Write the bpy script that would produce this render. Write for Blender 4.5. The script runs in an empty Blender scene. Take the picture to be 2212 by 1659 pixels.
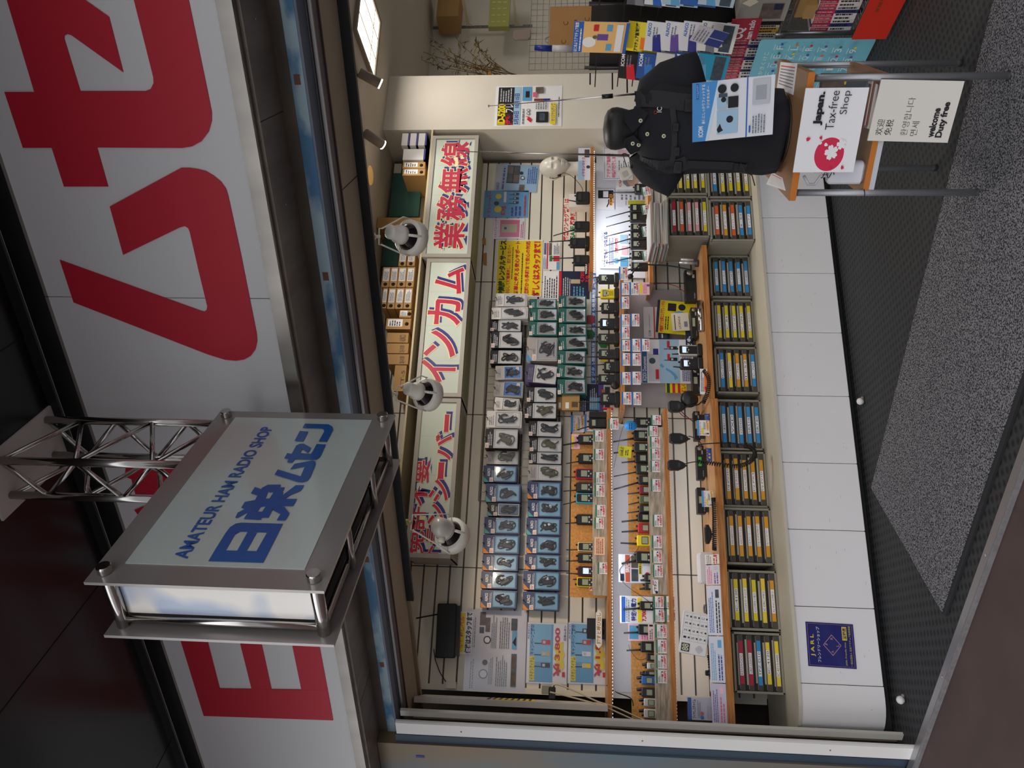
import bpy, math, random
from mathutils import Vector, Matrix
random.seed(7)
C = bpy.context
COL = C.scene.collection
V = Vector
# ---------------------------------------------------------------- camera (phone held sideways)
W_, H_ = 2212, 1659
FPX = 1647.18
YAW, PIT, ROL, FRONT = [math.radians(a) for a in (20.2428, 4.2102, 0.9452, 131.2034)]
EYE = V((0, 0, 1.5))
FW = V((math.sin(YAW)*math.cos(PIT), math.cos(YAW)*math.cos(PIT), math.sin(PIT)))
R0 = V((math.cos(YAW), -math.sin(YAW), 0))
U0 = R0.cross(FW)
RT = R0*math.cos(ROL) + U0*math.sin(ROL)
UP = -R0*math.sin(ROL) + U0*math.cos(ROL)
cam = bpy.data.cameras.new('camera')
cam.sensor_width = 36
cam.lens = FPX*36/W_
cam.clip_start = .02
cam.clip_end = 60
co = bpy.data.objects.new('camera', cam)
COL.objects.link(co)
bx, by = -UP, RT
bz = bx.cross(by)
co.matrix_world = Matrix(((bx.x, by.x, bz.x, EYE.x), (bx.y, by.y, bz.y, EYE.y), (bx.z, by.z, bz.z, EYE.z), (0, 0, 0, 1)))
C.scene.camera = co
# ---------------------------------------------------------------- world, exposure
C.scene.view_settings.view_transform = 'Standard'
C.scene.view_settings.look = 'None'
C.scene.view_settings.gamma = 1
C.scene.view_settings.use_curve_mapping = False
C.scene.view_settings.exposure = 0.2
wd = bpy.data.worlds.new('overcast_sky')
C.scene.world = wd
wd.use_nodes = True
nt = wd.node_tree
bg = nt.nodes['Background']
tc = nt.nodes.new('ShaderNodeTexCoord'); sx = nt.nodes.new('ShaderNodeSeparateXYZ'); rp = nt.nodes.new('ShaderNodeValToRGB')
nt.links.new(tc.outputs['Generated'], sx.inputs[0]); nt.links.new(sx.outputs['Z'], rp.inputs[0]); nt.links.new(rp.outputs[0], bg.inputs[0])
rp.color_ramp.elements[0].position = 0.0; rp.color_ramp.elements[0].color = (.20, .20, .21, 1)
rp.color_ramp.elements[1].position = .45; rp.color_ramp.elements[1].color = (.97, .97, 1.0, 1)
e = rp.color_ramp.elements.new(.12); e.color = (.66, .67, .70, 1)
bg.inputs[1].default_value = 1.6

def light(kind, name, loc, power, color, direction=(0, 0, -1), **kw):
    l = bpy.data.lights.new(name, kind)
    l.energy = power; l.color = color
    for k, v in kw.items(): setattr(l, k, v)
    o = bpy.data.objects.new(name, l); COL.objects.link(o)
    o.location = loc
    o.rotation_euler = V(direction).to_track_quat('-Z', 'Y').to_euler()
    return o
# the seen ceiling light panel, and unseen ones added to light the shop (their faces are built with the ceiling)
PANELS = [(3.61, 3.53), (2.0, 3.35), (3.7, 1.5), (5.1, 3.6)]
for i, (x, y) in enumerate(PANELS):
    light('AREA', 'ceiling_panel_light', (x, y, 2.70), [6, 12.5, 8, 6][i], (1, .93, .85), size=.42)
# ---------------------------------------------------------------- rays: a pixel of the photograph against a real plane
def ray(x, y): return FW + RT*((829.5-y)/FPX) - UP*((x-1106)/FPX)
def hit(x, y, n, d):
    r = ray(x, y); n = V(n); return EYE + r*((d-n.dot(EYE))/n.dot(r))
def on_y(x, y, Y): return hit(x, y, (0, 1, 0), Y)
def on_z(x, y, Z): return hit(x, y, (0, 0, 1), Z)
FD = V((math.cos(FRONT), math.sin(FRONT), 0)); NF = V((-FD.y, FD.x, 0))
def on_f(x, y, d): return hit(x, y, NF, d)
def fp(s, d, z): return FD*s + NF*d + V((0, 0, z))          # point from shop-front coordinates
def sk(x, y, d):                                              # (s, z) of a pixel on a shop-front plane
    p = on_f(x, y, d); return p.dot(FD), p.z
# ---------------------------------------------------------------- materials
def lin(h):
    h = h.lstrip('#'); c = [int(h[i:i+2], 16)/255 for i in (0, 2, 4)]
    return tuple((a/12.92 if a <= .04045 else ((a+.055)/1.055)**2.4) for a in c) + (1,)
MATS = {}
def mat(h, r=.55, m=0.0, e=0.0, noise=0.0, ns=30, bump=0.0, coat=0.0, alpha=1.0, name=None, aniso=None, ecol=None):
    key = (h, r, m, e, noise, ns, bump, coat, alpha, name, aniso, ecol)
    if key in MATS: return MATS[key]
    mm = bpy.data.materials.new(name or 'paint_'+h.strip('#')); MATS[key] = mm
    mm.use_nodes = True; n = mm.node_tree; b = n.nodes['Principled BSDF']
    b.inputs['Base Color'].default_value = lin(h); b.inputs['Roughness'].default_value = r; b.inputs['Metallic'].default_value = m
    mm.diffuse_color = lin(h)
    if coat: b.inputs['Coat Weight'].default_value = coat; b.inputs['Coat Roughness'].default_value = .12
    if e: b.inputs['Emission Color'].default_value = lin(ecol or h); b.inputs['Emission Strength'].default_value = e
    if alpha < 1: b.inputs['Alpha'].default_value = alpha
    if noise or bump:
        t = n.nodes.new('ShaderNodeTexCoord'); mp = n.nodes.new('ShaderNodeMapping'); nz = n.nodes.new('ShaderNodeTexNoise')
        n.links.new(t.outputs['Object'], mp.inputs[0]); n.links.new(mp.outputs[0], nz.inputs[0])
        nz.inputs['Scale'].default_value = ns; nz.inputs['Detail'].default_value = 6
        if aniso: mp.inputs['Scale'].default_value = aniso
        if noise:
            mx = n.nodes.new('ShaderNodeMixRGB'); mx.blend_type = 'MULTIPLY'; mx.inputs[0].default_value = 1
            cr = n.nodes.new('ShaderNodeValToRGB'); cr.color_ramp.elements[0].position = .3; cr.color_ramp.elements[1].position = .7
            v = 1-noise; cr.color_ramp.elements[0].color = (v, v, v, 1); cr.color_ramp.elements[1].color = (1, 1, 1, 1)
            n.links.new(nz.outputs[0], cr.inputs[0]); n.links.new(cr.outputs[0], mx.inputs[2]); mx.inputs[1].default_value = lin(h)
            n.links.new(mx.outputs[0], b.inputs['Base Color'])
        if bump:
            bp = n.nodes.new('ShaderNodeBump'); bp.inputs['Strength'].default_value = bump; bp.inputs['Distance'].default_value = .004
            n.links.new(nz.outputs[0], bp.inputs['Height']); n.links.new(bp.outputs[0], b.inputs['Normal'])
    return mm
def two_tone(name, c1, c2, scale, lo=.45, hi=.55, r=.6, m=0.0, bump=.3, det=8, aniso=(1, 1, 1), kind='noise', bd=.004):
    mm = bpy.data.materials.new(name); mm.use_nodes = True; n = mm.node_tree; b = n.nodes['Principled BSDF']
    t = n.nodes.new('ShaderNodeTexCoord'); mp = n.nodes.new('ShaderNodeMapping'); mp.inputs['Scale'].default_value = aniso
    n.links.new(t.outputs['Object'], mp.inputs[0])
    if kind == 'noise':
        z = n.nodes.new('ShaderNodeTexNoise'); z.inputs['Detail'].default_value = det; out = z.outputs[0]
    else:
        z = n.nodes.new('ShaderNodeTexVoronoi'); out = z.outputs['Distance']
        if kind == 'hex': z.inputs['Randomness'].default_value = 0
    z.inputs['Scale'].default_value = scale
    n.links.new(mp.outputs[0], z.inputs[0])
    cr = n.nodes.new('ShaderNodeValToRGB'); cr.color_ramp.elements[0].position = lo; cr.color_ramp.elements[1].position = hi
    cr.color_ramp.elements[0].color = lin(c1); cr.color_ramp.elements[1].color = lin(c2)
    n.links.new(out, cr.inputs[0]); n.links.new(cr.outputs[0], b.inputs['Base Color'])
    b.inputs['Roughness'].default_value = r; b.inputs['Metallic'].default_value = m
    if bump:
        bp = n.nodes.new('ShaderNodeBump'); bp.inputs['Strength'].default_value = bump; bp.inputs['Distance'].default_value = bd
        n.links.new(out, bp.inputs['Height']); n.links.new(bp.outputs[0], b.inputs['Normal'])
    return mm
def clearmat(name, tint, gloss=.12, rough=.06):
    mm = bpy.data.materials.new(name); mm.use_nodes = True; n = mm.node_tree; n.nodes.clear()
    o = n.nodes.new('ShaderNodeOutputMaterial'); t = n.nodes.new('ShaderNodeBsdfTransparent'); g = n.nodes.new('ShaderNodeBsdfGlossy'); x = n.nodes.new('ShaderNodeMixShader')
    t.inputs[0].default_value = lin(tint); g.inputs['Roughness'].default_value = rough; x.inputs[0].default_value = gloss
    n.links.new(t.outputs[0], x.inputs[1]); n.links.new(g.outputs[0], x.inputs[2]); n.links.new(x.outputs[0], o.inputs[0])
    return mm
WALL = mat('#e3ddd0', .7, noise=.05, ns=4, name='cream_wall_paint')
SLAT = mat('#e8e4d6', .45, noise=.05, ns=3, name='slatwall_laminate')
GROOVE = mat('#6a645c', .6, name='slatwall_groove')
WHITE = mat('#f2f2f4', .5, name='white_paper')
OFFW = mat('#e6e2d8', .5, name='off_white')
BLACK = mat('#121214', .45, name='black_plastic')
INK = mat('#17171b', .6, name='black_ink')
NAVYI = mat('#27308a', .6, name='navy_ink')
BLUEI = mat('#2a62b8', .6, name='blue_ink')
REDI = mat('#d0202f', .6, name='red_ink')
CREAM = mat('#f3dfa0', .6, name='cream_ink')
YEL = mat('#f3d800', .55, name='yellow_print')
GREYI = mat('#7b7f88', .6, name='grey_print')
GRN = mat('#2d7a50', .6, name='green_print')
STEEL = mat('#a8a49f', .28, 1.0, noise=.12, ns=6, name='brushed_steel', aniso=(1, 1, 30))
CHROME = mat('#c8c4c0', .16, 1.0, name='polished_steel')
ALU = mat('#a9a9ac', .35, .9, name='aluminium')
CLEAR = clearmat('clear_plastic', '#fcfdff', .045)
FROST = clearmat('plastic_sleeve', '#fbfcff', .05, .10)
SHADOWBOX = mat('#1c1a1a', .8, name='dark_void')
CARD = mat('#b08a55', .75, noise=.08, ns=8, name='cardboard')
def wood(name, c1, c2, aniso, r=.5): return two_tone(name, c1, c2, 6, .35, .65, r=r, bump=.08, aniso=aniso, bd=.002)
PINE = wood('pine_edge', '#a3632c', '#c98743', (1.2, 14, 14))
PINETOP = wood('pine_board', '#b58458', '#cfa574', (1.2, 10, 10))
PINEB = wood('pine_backboard', '#bf7f3a', '#d79b50', (14, 14, 1))
DRIFT = wood('grey_driftwood_plank', '#8f8577', '#c5baa8', (2, 12, 26), .7)
# ---------------------------------------------------------------- text outlines
GL = {}
def glyphs(s, off):
    k = (s, off)
    if k in GL: return GL[k]
    c = bpy.data.curves.new('t', 'FONT'); c.body = s; c.size = 1; c.offset = off; c.resolution_u = 3
    o = bpy.data.objects.new('t', c); COL.objects.link(o)
    C.view_layer.update()
    me = o.evaluated_get(C.evaluated_depsgraph_get()).to_mesh()
    vs = [(v.co.x, v.co.y) for v in me.vertices]; fs = [tuple(p.vertices) for p in me.polygons]
    bpy.data.objects.remove(o); bpy.data.curves.remove(c)
    if not vs: vs = [(0, 0)]
    xs = [v[0] for v in vs]; ys = [v[1] for v in vs]
    GL[k] = (vs, fs, min(xs), max(xs), min(ys), max(ys)); return GL[k]
# ---------------------------------------------------------------- mesh builder
def frame(o, ex, ey):
    ex = V(ex).normalized(); ey = V(ey).normalized(); ez = ex.cross(ey).normalized(); ey = ez.cross(ex)
    return Matrix(((ex.x, ey.x, ez.x, o[0]), (ex.y, ey.y, ez.y, o[1]), (ex.z, ey.z, ez.z, o[2]), (0, 0, 0, 1)))
FY = lambda x, z, Y: frame((x, Y, z), (1, 0, 0), (0, 0, 1))        # display-wall frame: x right, y up, z toward the room
def rot2(fr, deg): return fr @ Matrix.Rotation(math.radians(deg), 4, 'Z')
class MB:
    def __init__(s): s.v = []; s.f = []; s.m = []; s.mats = []; s.sm = []; s.M = None
    def mi(s, m):
        if m not in s.mats: s.mats.append(m)
        return s.mats.index(m)
    def add(s, vs, fs, m, smooth=False):
        b = len(s.v)
        if s.M is not None: vs = [tuple(s.M @ V(v)) for v in vs]
        s.v += [tuple(v) for v in vs]; i = s.mi(m)
        for f in fs: s.f.append([b+k for k in f]); s.m.append(i); s.sm.append(smooth)
        return s
    def box(s, x0, x1, y0, y1, z0, z1, m):
        vs = [(x, y, z) for x in (x0, x1) for y in (y0, y1) for z in (z0, z1)]
        return s.add(vs, [(0, 1, 3, 2), (4, 6, 7, 5), (0, 4, 5, 1), (2, 3, 7, 6), (0, 2, 6, 4), (1, 5, 7, 3)], m)
    def quad(s, a, b, c, d, m): return s.add([a, b, c, d], [(0, 1, 2, 3)], m)
    def rect(s, x0, y0, x1, y1, z, m): return s.quad((x0, y0, z), (x1, y0, z), (x1, y1, z), (x0, y1, z), m)
    def slab(s, poly, z0, z1, m, ch=0.0, smooth=False):
        n = len(poly); cx = sum(p[0] for p in poly)/n; cy = sum(p[1] for p in poly)/n
        W = max(abs(p[0]-cx) for p in poly); Hh = max(abs(p[1]-cy) for p in poly)
        rings = [(z0, 1)]
        if ch: rings = [(z0, 0), (z0+ch, 1), (z1-ch, 1), (z1, 0)]
        else: rings = [(z0, 1), (z1, 1)]
        vs = []
        for z, k in rings:
            a = 1 if k else 1-ch/max(W, 1e-6); bb = 1 if k else 1-ch/max(Hh, 1e-6)
            vs += [(cx+(p[0]-cx)*a, cy+(p[1]-cy)*bb, z) for p in poly]
        fs = [tuple(range(n))[::-1], tuple(range(len(vs)-n, len(vs)))]
        for r in range(len(rings)-1):
            for i in range(n): j = (i+1) % n; fs.append((r*n+i, r*n+j, (r+1)*n+j, (r+1)*n+i))
        return s.add(vs, fs, m, smooth)
    def rbox(s, x0, x1, y0, y1, z0, z1, r, m, ch=None, seg=4):
        P = []
        for cx, cy, a in ((x1-r, y1-r, 0), (x0+r, y1-r, 90), (x0+r, y0+r, 180), (x1-r, y0+r, 270)):
            for k in range(seg+1):
                t = math.radians(a+90*k/seg); P.append((cx+r*math.cos(t), cy+r*math.sin(t)))
        return s.slab(P, z0, z1, m, min(r*.6, abs(z1-z0)*.3) if ch is None else ch)
    def tube(s, pts, r, m, n=8, caps=True):
        pts = [V(p) for p in pts]; rs = r if isinstance(r, (list, tuple)) else [r]*len(pts)
        vs = []; up = None
        for i, p in enumerate(pts):
            d = (pts[min(i+1, len(pts)-1)]-pts[max(i-1, 0)])
            if d.length < 1e-9: d = V((0, 0, 1))
            d.normalize()
            if up is None: up = d.orthogonal().normalized()
            up = (up - d*up.dot(d))
            up = up.normalized() if up.length > 1e-6 else d.orthogonal().normalized()
            w = d.cross(up)
            for k in range(n):
                t = 2*math.pi*k/n; vs.append(p + (up*math.cos(t)+w*math.sin(t))*rs[i])
        fs = []
        for i in range(len(pts)-1):
            for k in range(n): j = (k+1) % n; fs.append((i*n+k, i*n+j, (i+1)*n+j, (i+1)*n+k))
        if caps: fs += [tuple(range(n))[::-1], tuple(range((len(pts)-1)*n, len(pts)*n))]
        return s.add(vs, fs, m, True)
    def lathe(s, prof, m, n=20, M=None, sy=1.0):
        vs = []; fs = []
        for r, z in prof:
            for k in range(n): t = 2*math.pi*k/n; vs.append((r*math.cos(t), r*sy*math.sin(t), z))
        for i in range(len(prof)-1):
            for k in range(n): j = (k+1) % n; fs.append((i*n+k, i*n+j, (i+1)*n+j, (i+1)*n+k))
        fs += [tuple(range(n))[::-1], tuple(range((len(prof)-1)*n, len(prof)*n))]
        if M is not None: vs = [tuple(M @ V(v)) for v in vs]
        return s.add(vs, fs, m, True)
    def text(s, t, x0, y0, x1, y1, z, m, off=0.0, stretch=True, dx=0, dy=0, align='l'):
        vs, fs, a, b, c, d = glyphs(t, off)
        if off: a0, b0, c0, d0 = glyphs(t, 0.0)[2:]
        else: a0, b0, c0, d0 = a, b, c, d
        kx = (x1-x0)/max(b0-a0, 1e-6); ky = (y1-y0)/max(d0-c0, 1e-6)
        if not stretch: kx = ky = min(kx, ky)
        ox = x0 if align == 'l' else (x0+x1)/2-(b0-a0)*kx/2
        return s.add([(ox+(v[0]-a0)*kx+dx, y0+(v[1]-c0)*ky+dy, z) for v in vs], fs, m)
    def lines(s, x0, y0, x1, y1, n, z, m, seed=0, fill=.45):
        R = random.Random(seed+n*17+int(abs(x0)*1e4)); hh = (y1-y0)/n
        for i in range(n):
            y = y1-hh*(i+.5); x = x0; xe = x0+(x1-x0)*R.uniform(.7, 1)
            while x < xe:
                w = R.uniform(.4, 1.6)*hh; s.rect(x, y-hh*fill/2, min(x+w, xe), y+hh*fill/2, z, m); x += w+hh*.22
        return s
    def build(s, name, parent=None, fr=None):
        me = bpy.data.meshes.new(name); me.from_pydata(s.v, [], s.f)
        for m in s.mats: me.materials.append(m)
        me.polygons.foreach_set('material_index', s.m); me.polygons.foreach_set('use_smooth', s.sm); me.update()
        o = bpy.data.objects.new(name, me); COL.objects.link(o)
        if parent is not None: o.parent = parent
        if fr is not None: o.matrix_local = fr
        return o
LABELS = []
def tag(o, label, cat, group=None):
    o['label'] = label; o['category'] = cat
    if group: o['group'] = group
    return o
def thing(name, label, cat, fr, group=None):
    o = bpy.data.objects.new(name, None); COL.objects.link(o); o.matrix_world = fr; o.empty_display_size = .05
    return tag(o, label, cat, group)
def struct(mb, name, fr=None):
    o = mb.build(name, None, fr); o['kind'] = 'structure'; return o
def dup(root, fr, label, group=None):
    ch = [c for c in CH.get(root.name, [])]
    r = root.copy(); COL.objects.link(r); r.matrix_world = fr; r['label'] = label
    if group: r['group'] = group
    CH[r.name] = []
    for c in ch:
        k = c.copy(); COL.objects.link(k); k.parent = r; k.matrix_local = c.matrix_local.copy(); CH[r.name].append(k)
    return r
CH = {}
def part(root, mb, name, label=None, fr=None):
    o = mb.build(name, root, fr); CH.setdefault(root.name, []).append(o)
    if label: o['label'] = label
    return o
ORD = ['first', 'second', 'third', 'fourth', 'fifth', 'sixth', 'seventh', 'eighth', 'ninth', 'tenth', 'eleventh', 'twelfth', 'thirteenth', 'fourteenth', 'fifteenth', 'sixteenth', 'seventeenth', 'eighteenth', 'nineteenth', 'twentieth']
def prect(x0, x1, y0, y1, Y):
    """pixel rectangle on a display plane -> X left, X right, Z bottom, Z top"""
    xm, ym = (x0+x1)/2, (y0+y1)/2
    return on_y(xm, y1, Y).x, on_y(xm, y0, Y).x, on_y(x1, ym, Y).z, on_y(x0, ym, Y).z
def dots(mb, pts, r, m):
    for p in pts: mb.lathe([(r*.3, 0), (r, .001), (r*.8, .003)], m, 6, Matrix.Translation(p))
# ================================================================ the setting
YW, YB, YC, YL = 4.42, 4.13, 3.86, 4.12       # slatwall, tray units, counter front, light boxes
FFR = frame((0, 0, 0), -FD, (0, 0, 1))         # local x = -s, y = z, z = d
ZC = 2.76
def fbox(mb, s0, s1, d0, d1, z0, z1, m): mb.box(-s1, -s0, z0, z1, d0, d1, m); return mb
# ---- floor, ground
m = MB(); RUB = two_tone('perforated_rubber', '#040405', '#26292c', 26, .20, .42, .7, bump=.8, kind='hex', aniso=(1, 1.25, 1))
a = fp(4.2, -2.26, 0); m.M = frame((0, 0, 0), FD, NF)
m.box(-4.5, 5, -7.5, -2.20, -.05, 0, RUB); struct(m, 'floor')
m = MB(); m.M = frame((0, 0, 0), FD, NF)
m.box(-6, 7, -2.20, 3.5, -.06, -.004, mat('#4c3b38', .85, noise=.28, ns=5, bump=.35, name='brown_pavement')); struct(m, 'ground')
m = MB(); m.M = frame((0, 0, 0), FD, NF)
m.box(-3, 3.6, -2.222, -2.188, -.01, .012, ALU)
m.box(-3, 3.6, -2.1875, -2.176, -.01, .010, mat('#8d8a8c', .6, .4, noise=.3, ns=40))
for k in range(9): m.lathe([(.006, 0), (.005, .003), (0, .003)], ALU, 8, Matrix.Translation((3.1-k*.62, -2.205, .012)))
struct(m, 'trim_1')
# grey loop mat with its dark rubber border (matches its inner corner and the threshold)
MATG = two_tone('grey_loop_mat', '#12121b', '#7d7c80', 170, .40, .60, .95, bump=.5, det=1)
c0 = V((0.895, 3.792, 0)); s_in = c0.dot(FD)
m = MB(); m.M = frame((0, 0, 0), FD, NF)
m.box(-1.6, s_in, -3.155, -2.335, .0005, .013, MATG); m.box(-1.6, s_in, -2.3345, -2.31, .0005, .010, mat('#17181b', .7))
o = m.build('floor_mat'); tag(o, 'grey speckled rectangular loop mat on the shop floor behind the metal threshold', 'mat')
# ---- fascia above the shop front: a stepped section swept along the front
S0, S1 = -2.9, 3.63
CONC = mat('#5b5348', .85, noise=.35, ns=7, bump=.4, name='stained_concrete')
BLU = two_tone('chipped_blue_beam', '#3f6f93', '#92a9b4', 3.2, .47, .56, .6, bump=.25, det=10, aniso=(1, 2.2, 2.2))
BLG = mat('#6b7788', .6, noise=.2, ns=6, name='blue_grey_flange')
BEIGE = mat('#b3a58e', .7, noise=.14, ns=3, name='soffit_panel')
DBR = mat('#3a2a22', .7, name='dark_brown_sealant')
DST = mat('#8d837a', .40, .35, noise=.3, ns=3, aniso=(6, 1, 1), name='dull_steel_soffit')
m = MB(); fbox(m, S0, 5, -2.30, -2.115, 2.350, 2.361, DST)
for s in (-1.35, .35, 1.5, 2.7): m.box(-s-.001, -s+.001, 2.3492, 2.351, -2.30, -2.115, SHADOWBOX)
for s in (-.9, 0.1, .6, 1.9): m.lathe([(.004, 0), (.003, .003), (0, .003)], ALU, 6, frame((-s, 2.35, -2.2), (1, 0, 0), (0, 0, 1)))
struct(m, 'trim_2', FFR)
m = MB(); fbox(m, S0, S1, -2.42, -2.301, 2.313, 2.40, CONC); struct(m, 'trim_3', FFR)
m = MB(); fbox(m, S0, S1, -2.372, -2.3015, 2.274, 2.3125, BLU); fbox(m, S0, S1, -2.376, -2.302, 2.266, 2.2735, BLG)
for s in (-.95, -.35, .25, .85, 1.45, 2.05, 2.65): fbox(m, s, s+.028, -2.3030, -2.2995, 2.285, 2.303, mat('#6b4a38', .9)); 
struct(m, 'trim_4', FFR)
m = MB(); fbox(m, S0, S1-.1, -2.386, -2.3765, 2.249, 2.2655, ALU); fbox(m, S0, S1-.1, -2.384, -2.374, 2.258, 2.262, DBR); fbox(m, S0, S1-.1, -2.436, -2.3865, 2.250, 2.27, mat('#6d5f63', .6)); fbox(m, S0, S1-.1, -2.446, -2.436, 2.246, 2.27, DBR); struct(m, 'trim_5', FFR)
m = MB(); fbox(m, S0, 3.52, -2.643, -2.446, 2.248, 2.27, BEIGE)
for s in (-.72, .62, 1.9): m.box(-s-.0015, -s+.0015, 2.2472, 2.249, -2.643, -2.446, SHADOWBOX)
struct(m, 'trim_6', FFR)
m = MB(); fbox(m, S0, 2.62, -2.662, -2.6435, 2.214, 2.262, mat('#17171a', .5)); fbox(m, S0, 2.62, -2.686, -2.6625, 2.232, 2.262, mat('#17171a', .5))
o = m.build('lighting_rail', None, FFR); tag(o, 'long black lighting rail under the front edge of the soffit carrying the clamp lamps', 'lighting rail')
m = MB(); fbox(m, S0, 3.5, -2.72, -2.70, 2.245, ZC, BEIGE); fbox(m, S0, 3.5, -2.70, -2.643, 2.262, 2.30, BEIGE); struct(m, 'trim_7', FFR)
# ---- room ceiling and walls
m = MB()
def fpt(s, d): p = fp(s, d, 0); return (p.x, p.y)
poly = [fpt(-4.2, -2.70), fpt(3.6, -2.70), (-.9, 6.2), (6.8, 6.2), (6.8, -2)]
CEIL = mat('#cfc6b6', .8, noise=.04, ns=2, name='ceiling_paint')
m.slab(poly, ZC, ZC+.03, CEIL)
PF = mat('#f4f1ea', .5, e=2.4, ecol='#fff0dc', name='light_diffuser')
struct(m, 'ceiling')
lc = [on_z(765, 62, ZC), on_z(820, 60, ZC)]
for i, (x, y) in enumerate(PANELS):
    T = thing('ceiling_light', ['square recessed ceiling light panel above the brochure rack, seen beside the column', 'unseen ceiling light panel added over the display shelves, behind the soffit', 'unseen ceiling light panel added over the table near the entrance', 'unseen ceiling light panel added deep inside the shop'][i], 'ceiling light', Matrix.Translation((x, y, ZC)) @ Matrix.Rotation(math.radians(-4), 4, 'Z'))
    q = MB(); h = .235
    for a, b, c, d in ((-h, h, -h, -h+.025), (-h, h, h-.025, h), (-h, -h+.025, -h+.025, h-.025), (h-.025, h, -h+.025, h-.025)): q.box(a, b, c, d, -.02, -.0005, mat('#8e8578', .5))
    part(T, q, 'frame')
    q = MB(); q.box(-h+.026, h-.026, -h+.026, h-.026, -.012, -.001, PF)
    for k in (-.075, .075): q.box(k-.003, k+.003, -h+.03, h-.03, -.016, -.0125, mat('#aaa59c', .5))
    q.box(-h+.03, h-.03, .09, .094, -.016, -.0125, mat('#aaa59c', .5))
    part(T, q, 'diffuser')
# column, its side, back walls
XC0, XC1 = on_y(829, 281, YL).x, on_y(837, 165, YL).x
m = MB(); m.box(XC0, XC1, YL, YW+.45, 0, ZC, WALL); struct(m, 'column')
m = MB(); m.box(XC1-.3, 6.6, 5.35, 5.4, 0, ZC, WALL); m.box(XC1-.3, 6.6, 5.25, 5.35, 2.52, ZC, WALL); struct(m, 'wall_back')
m = MB(); m.box(6.6, 6.65, -2, 5.4, 0, ZC, WALL); struct(m, 'wall_right')
# slatwall with real grooves
XS1 = on_y(1180, 352, YW).x; XS0 = on_y(1150, 1478, YW).x
m = MB(); pitch = .0755; zg = on_y(1486, 1050, YW).z; z0 = zg-pitch*math.floor((zg-.43)/pitch)
xl = XS0-.02
m.box(xl, XS1, YW, YW+.018, .425, z0-.005, SLAT)
while z0 < 2.70:
    m.box(xl, XS1, YW, YW+.018, z0+.005, min(z0+pitch-.005, 2.74), SLAT); z0 += pitch
m.box(xl, XS1, YW+.018, YW+.03, .425, 2.74, GROOVE)
for y in (609, 896, 1227):                                         # vertical panel joints
    x = on_y(1040, y, YW).x; m.box(x-.0025, x+.0025, YW-.0015, YW+.002, .43, 2.74, mat('#3c3833', .6))
m.box(XS1, XS1+.012, YW-.006, YW+.02, .43, 2.74, mat('#4a443e', .5)); m.box(xl-.03, xl, YW-.004, YW+.03, .43, 2.74, SLAT)
struct(m, 'wall_display')
m = MB(); m.box(XS1, XC0+.05, YW+.20, YW+.22, 0, ZC, WALL); m.box(XS1-3.6, XS1+.1, YW+.2, YW+.22, 0, ZC, mat('#4a4238', .8)); struct(m, 'wall_rear')
m = MB(); m.M = FFR; fbox(m, 3.0, 3.9, -3.6, -3.55, 0, ZC, SHADOWBOX); fbox(m, 3.72, 3.76, -3.6, -2.34, 0, ZC, SHADOWBOX); struct(m, 'wall_left')
# soffit-level side panel (left cheek, cream laminate under the soffit)
m = MB()
p = [on_y(905, 1478, YW), on_y(905, 1250, YW)]
m.box(XS0-.36, XS0-.02, YW-.5, YW-.02, 2.27, 2.29, BEIGE); struct(m, 'trim_8')
# ---- shop-front posts at the left end (shutter guide, channel, wide white post, painted wall)
def K(y, x=1050): return on_f(x, y, -1).dot(FD)              # s per metre of depth along the sight line
GP = mat('#dedcd8', .5, noise=.06, ns=3, name='cream_guide_paint'); TEAL = mat('#2f4353', .6, noise=.2, ns=4, name='teal_paint')
m = MB(); fbox(m, K(1544)*2.33, K(1555)*2.33, -2.345, -2.33, 0, 2.25, mat('#c9c6bd', .5, noise=.1, ns=5)); struct(m, 'trim_9', FFR)
m = MB(); fbox(m, K(1549)*2.37, K(1575)*2.37, -2.38, -2.37, 0, 2.25, mat('#4a433f', .7, noise=.3, ns=9)); fbox(m, K(1557)*2.36, K(1559)*2.36, -2.365, -2.36, 0, 2.2, mat('#8a7a66', .8)); struct(m, 'trim_10', FFR)
m = MB(); a, b = K(1571)*2.22, K(1597)*2.22; db = 2.22*K(1571)/K(1563)
m.slab([(a, -db), (b-.004, -db), (b, -2.23), (b-.006, -2.222), (a+.004, -2.222), (a, -2.230)], 0, 2.245, GP)
for z in (.35, 1.15, 1.95): m.lathe([(.0035, 0), (.003, .002), (0, .002)], mat('#6a5548', .7), 6, frame(((a+b)/2, -2.2215, z), (-1, 0, 0), (0, 0, 1)))
o = struct(m, 'trim_11'); o.matrix_world = frame((0, 0, 0), FD, NF)
m = MB(); fbox(m, K(1596)*2.25, K(1620)*2.25, -2.27, -2.25, 0, 2.262, TEAL); struct(m, 'trim_12', FFR)
RUST = two_tone('weathered_blue_metal', '#5f6f78', '#7a6a52', 2.0, .40, .62, .5, m=.2, bump=.15, aniso=(1, .35, 1))
m = MB(); fbox(m, K(1616)*2.24, 5.2, -2.36, -2.24, 0, 2.348, RUST)
p = sk(908, 1635, -2.24); m.box(-p[0]-.004, -p[0]+.012, p[1]-.02, p[1]+.02, -2.2398, -2.2385, NAVYI)
struct(m, 'wall_outside', FFR)
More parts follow.
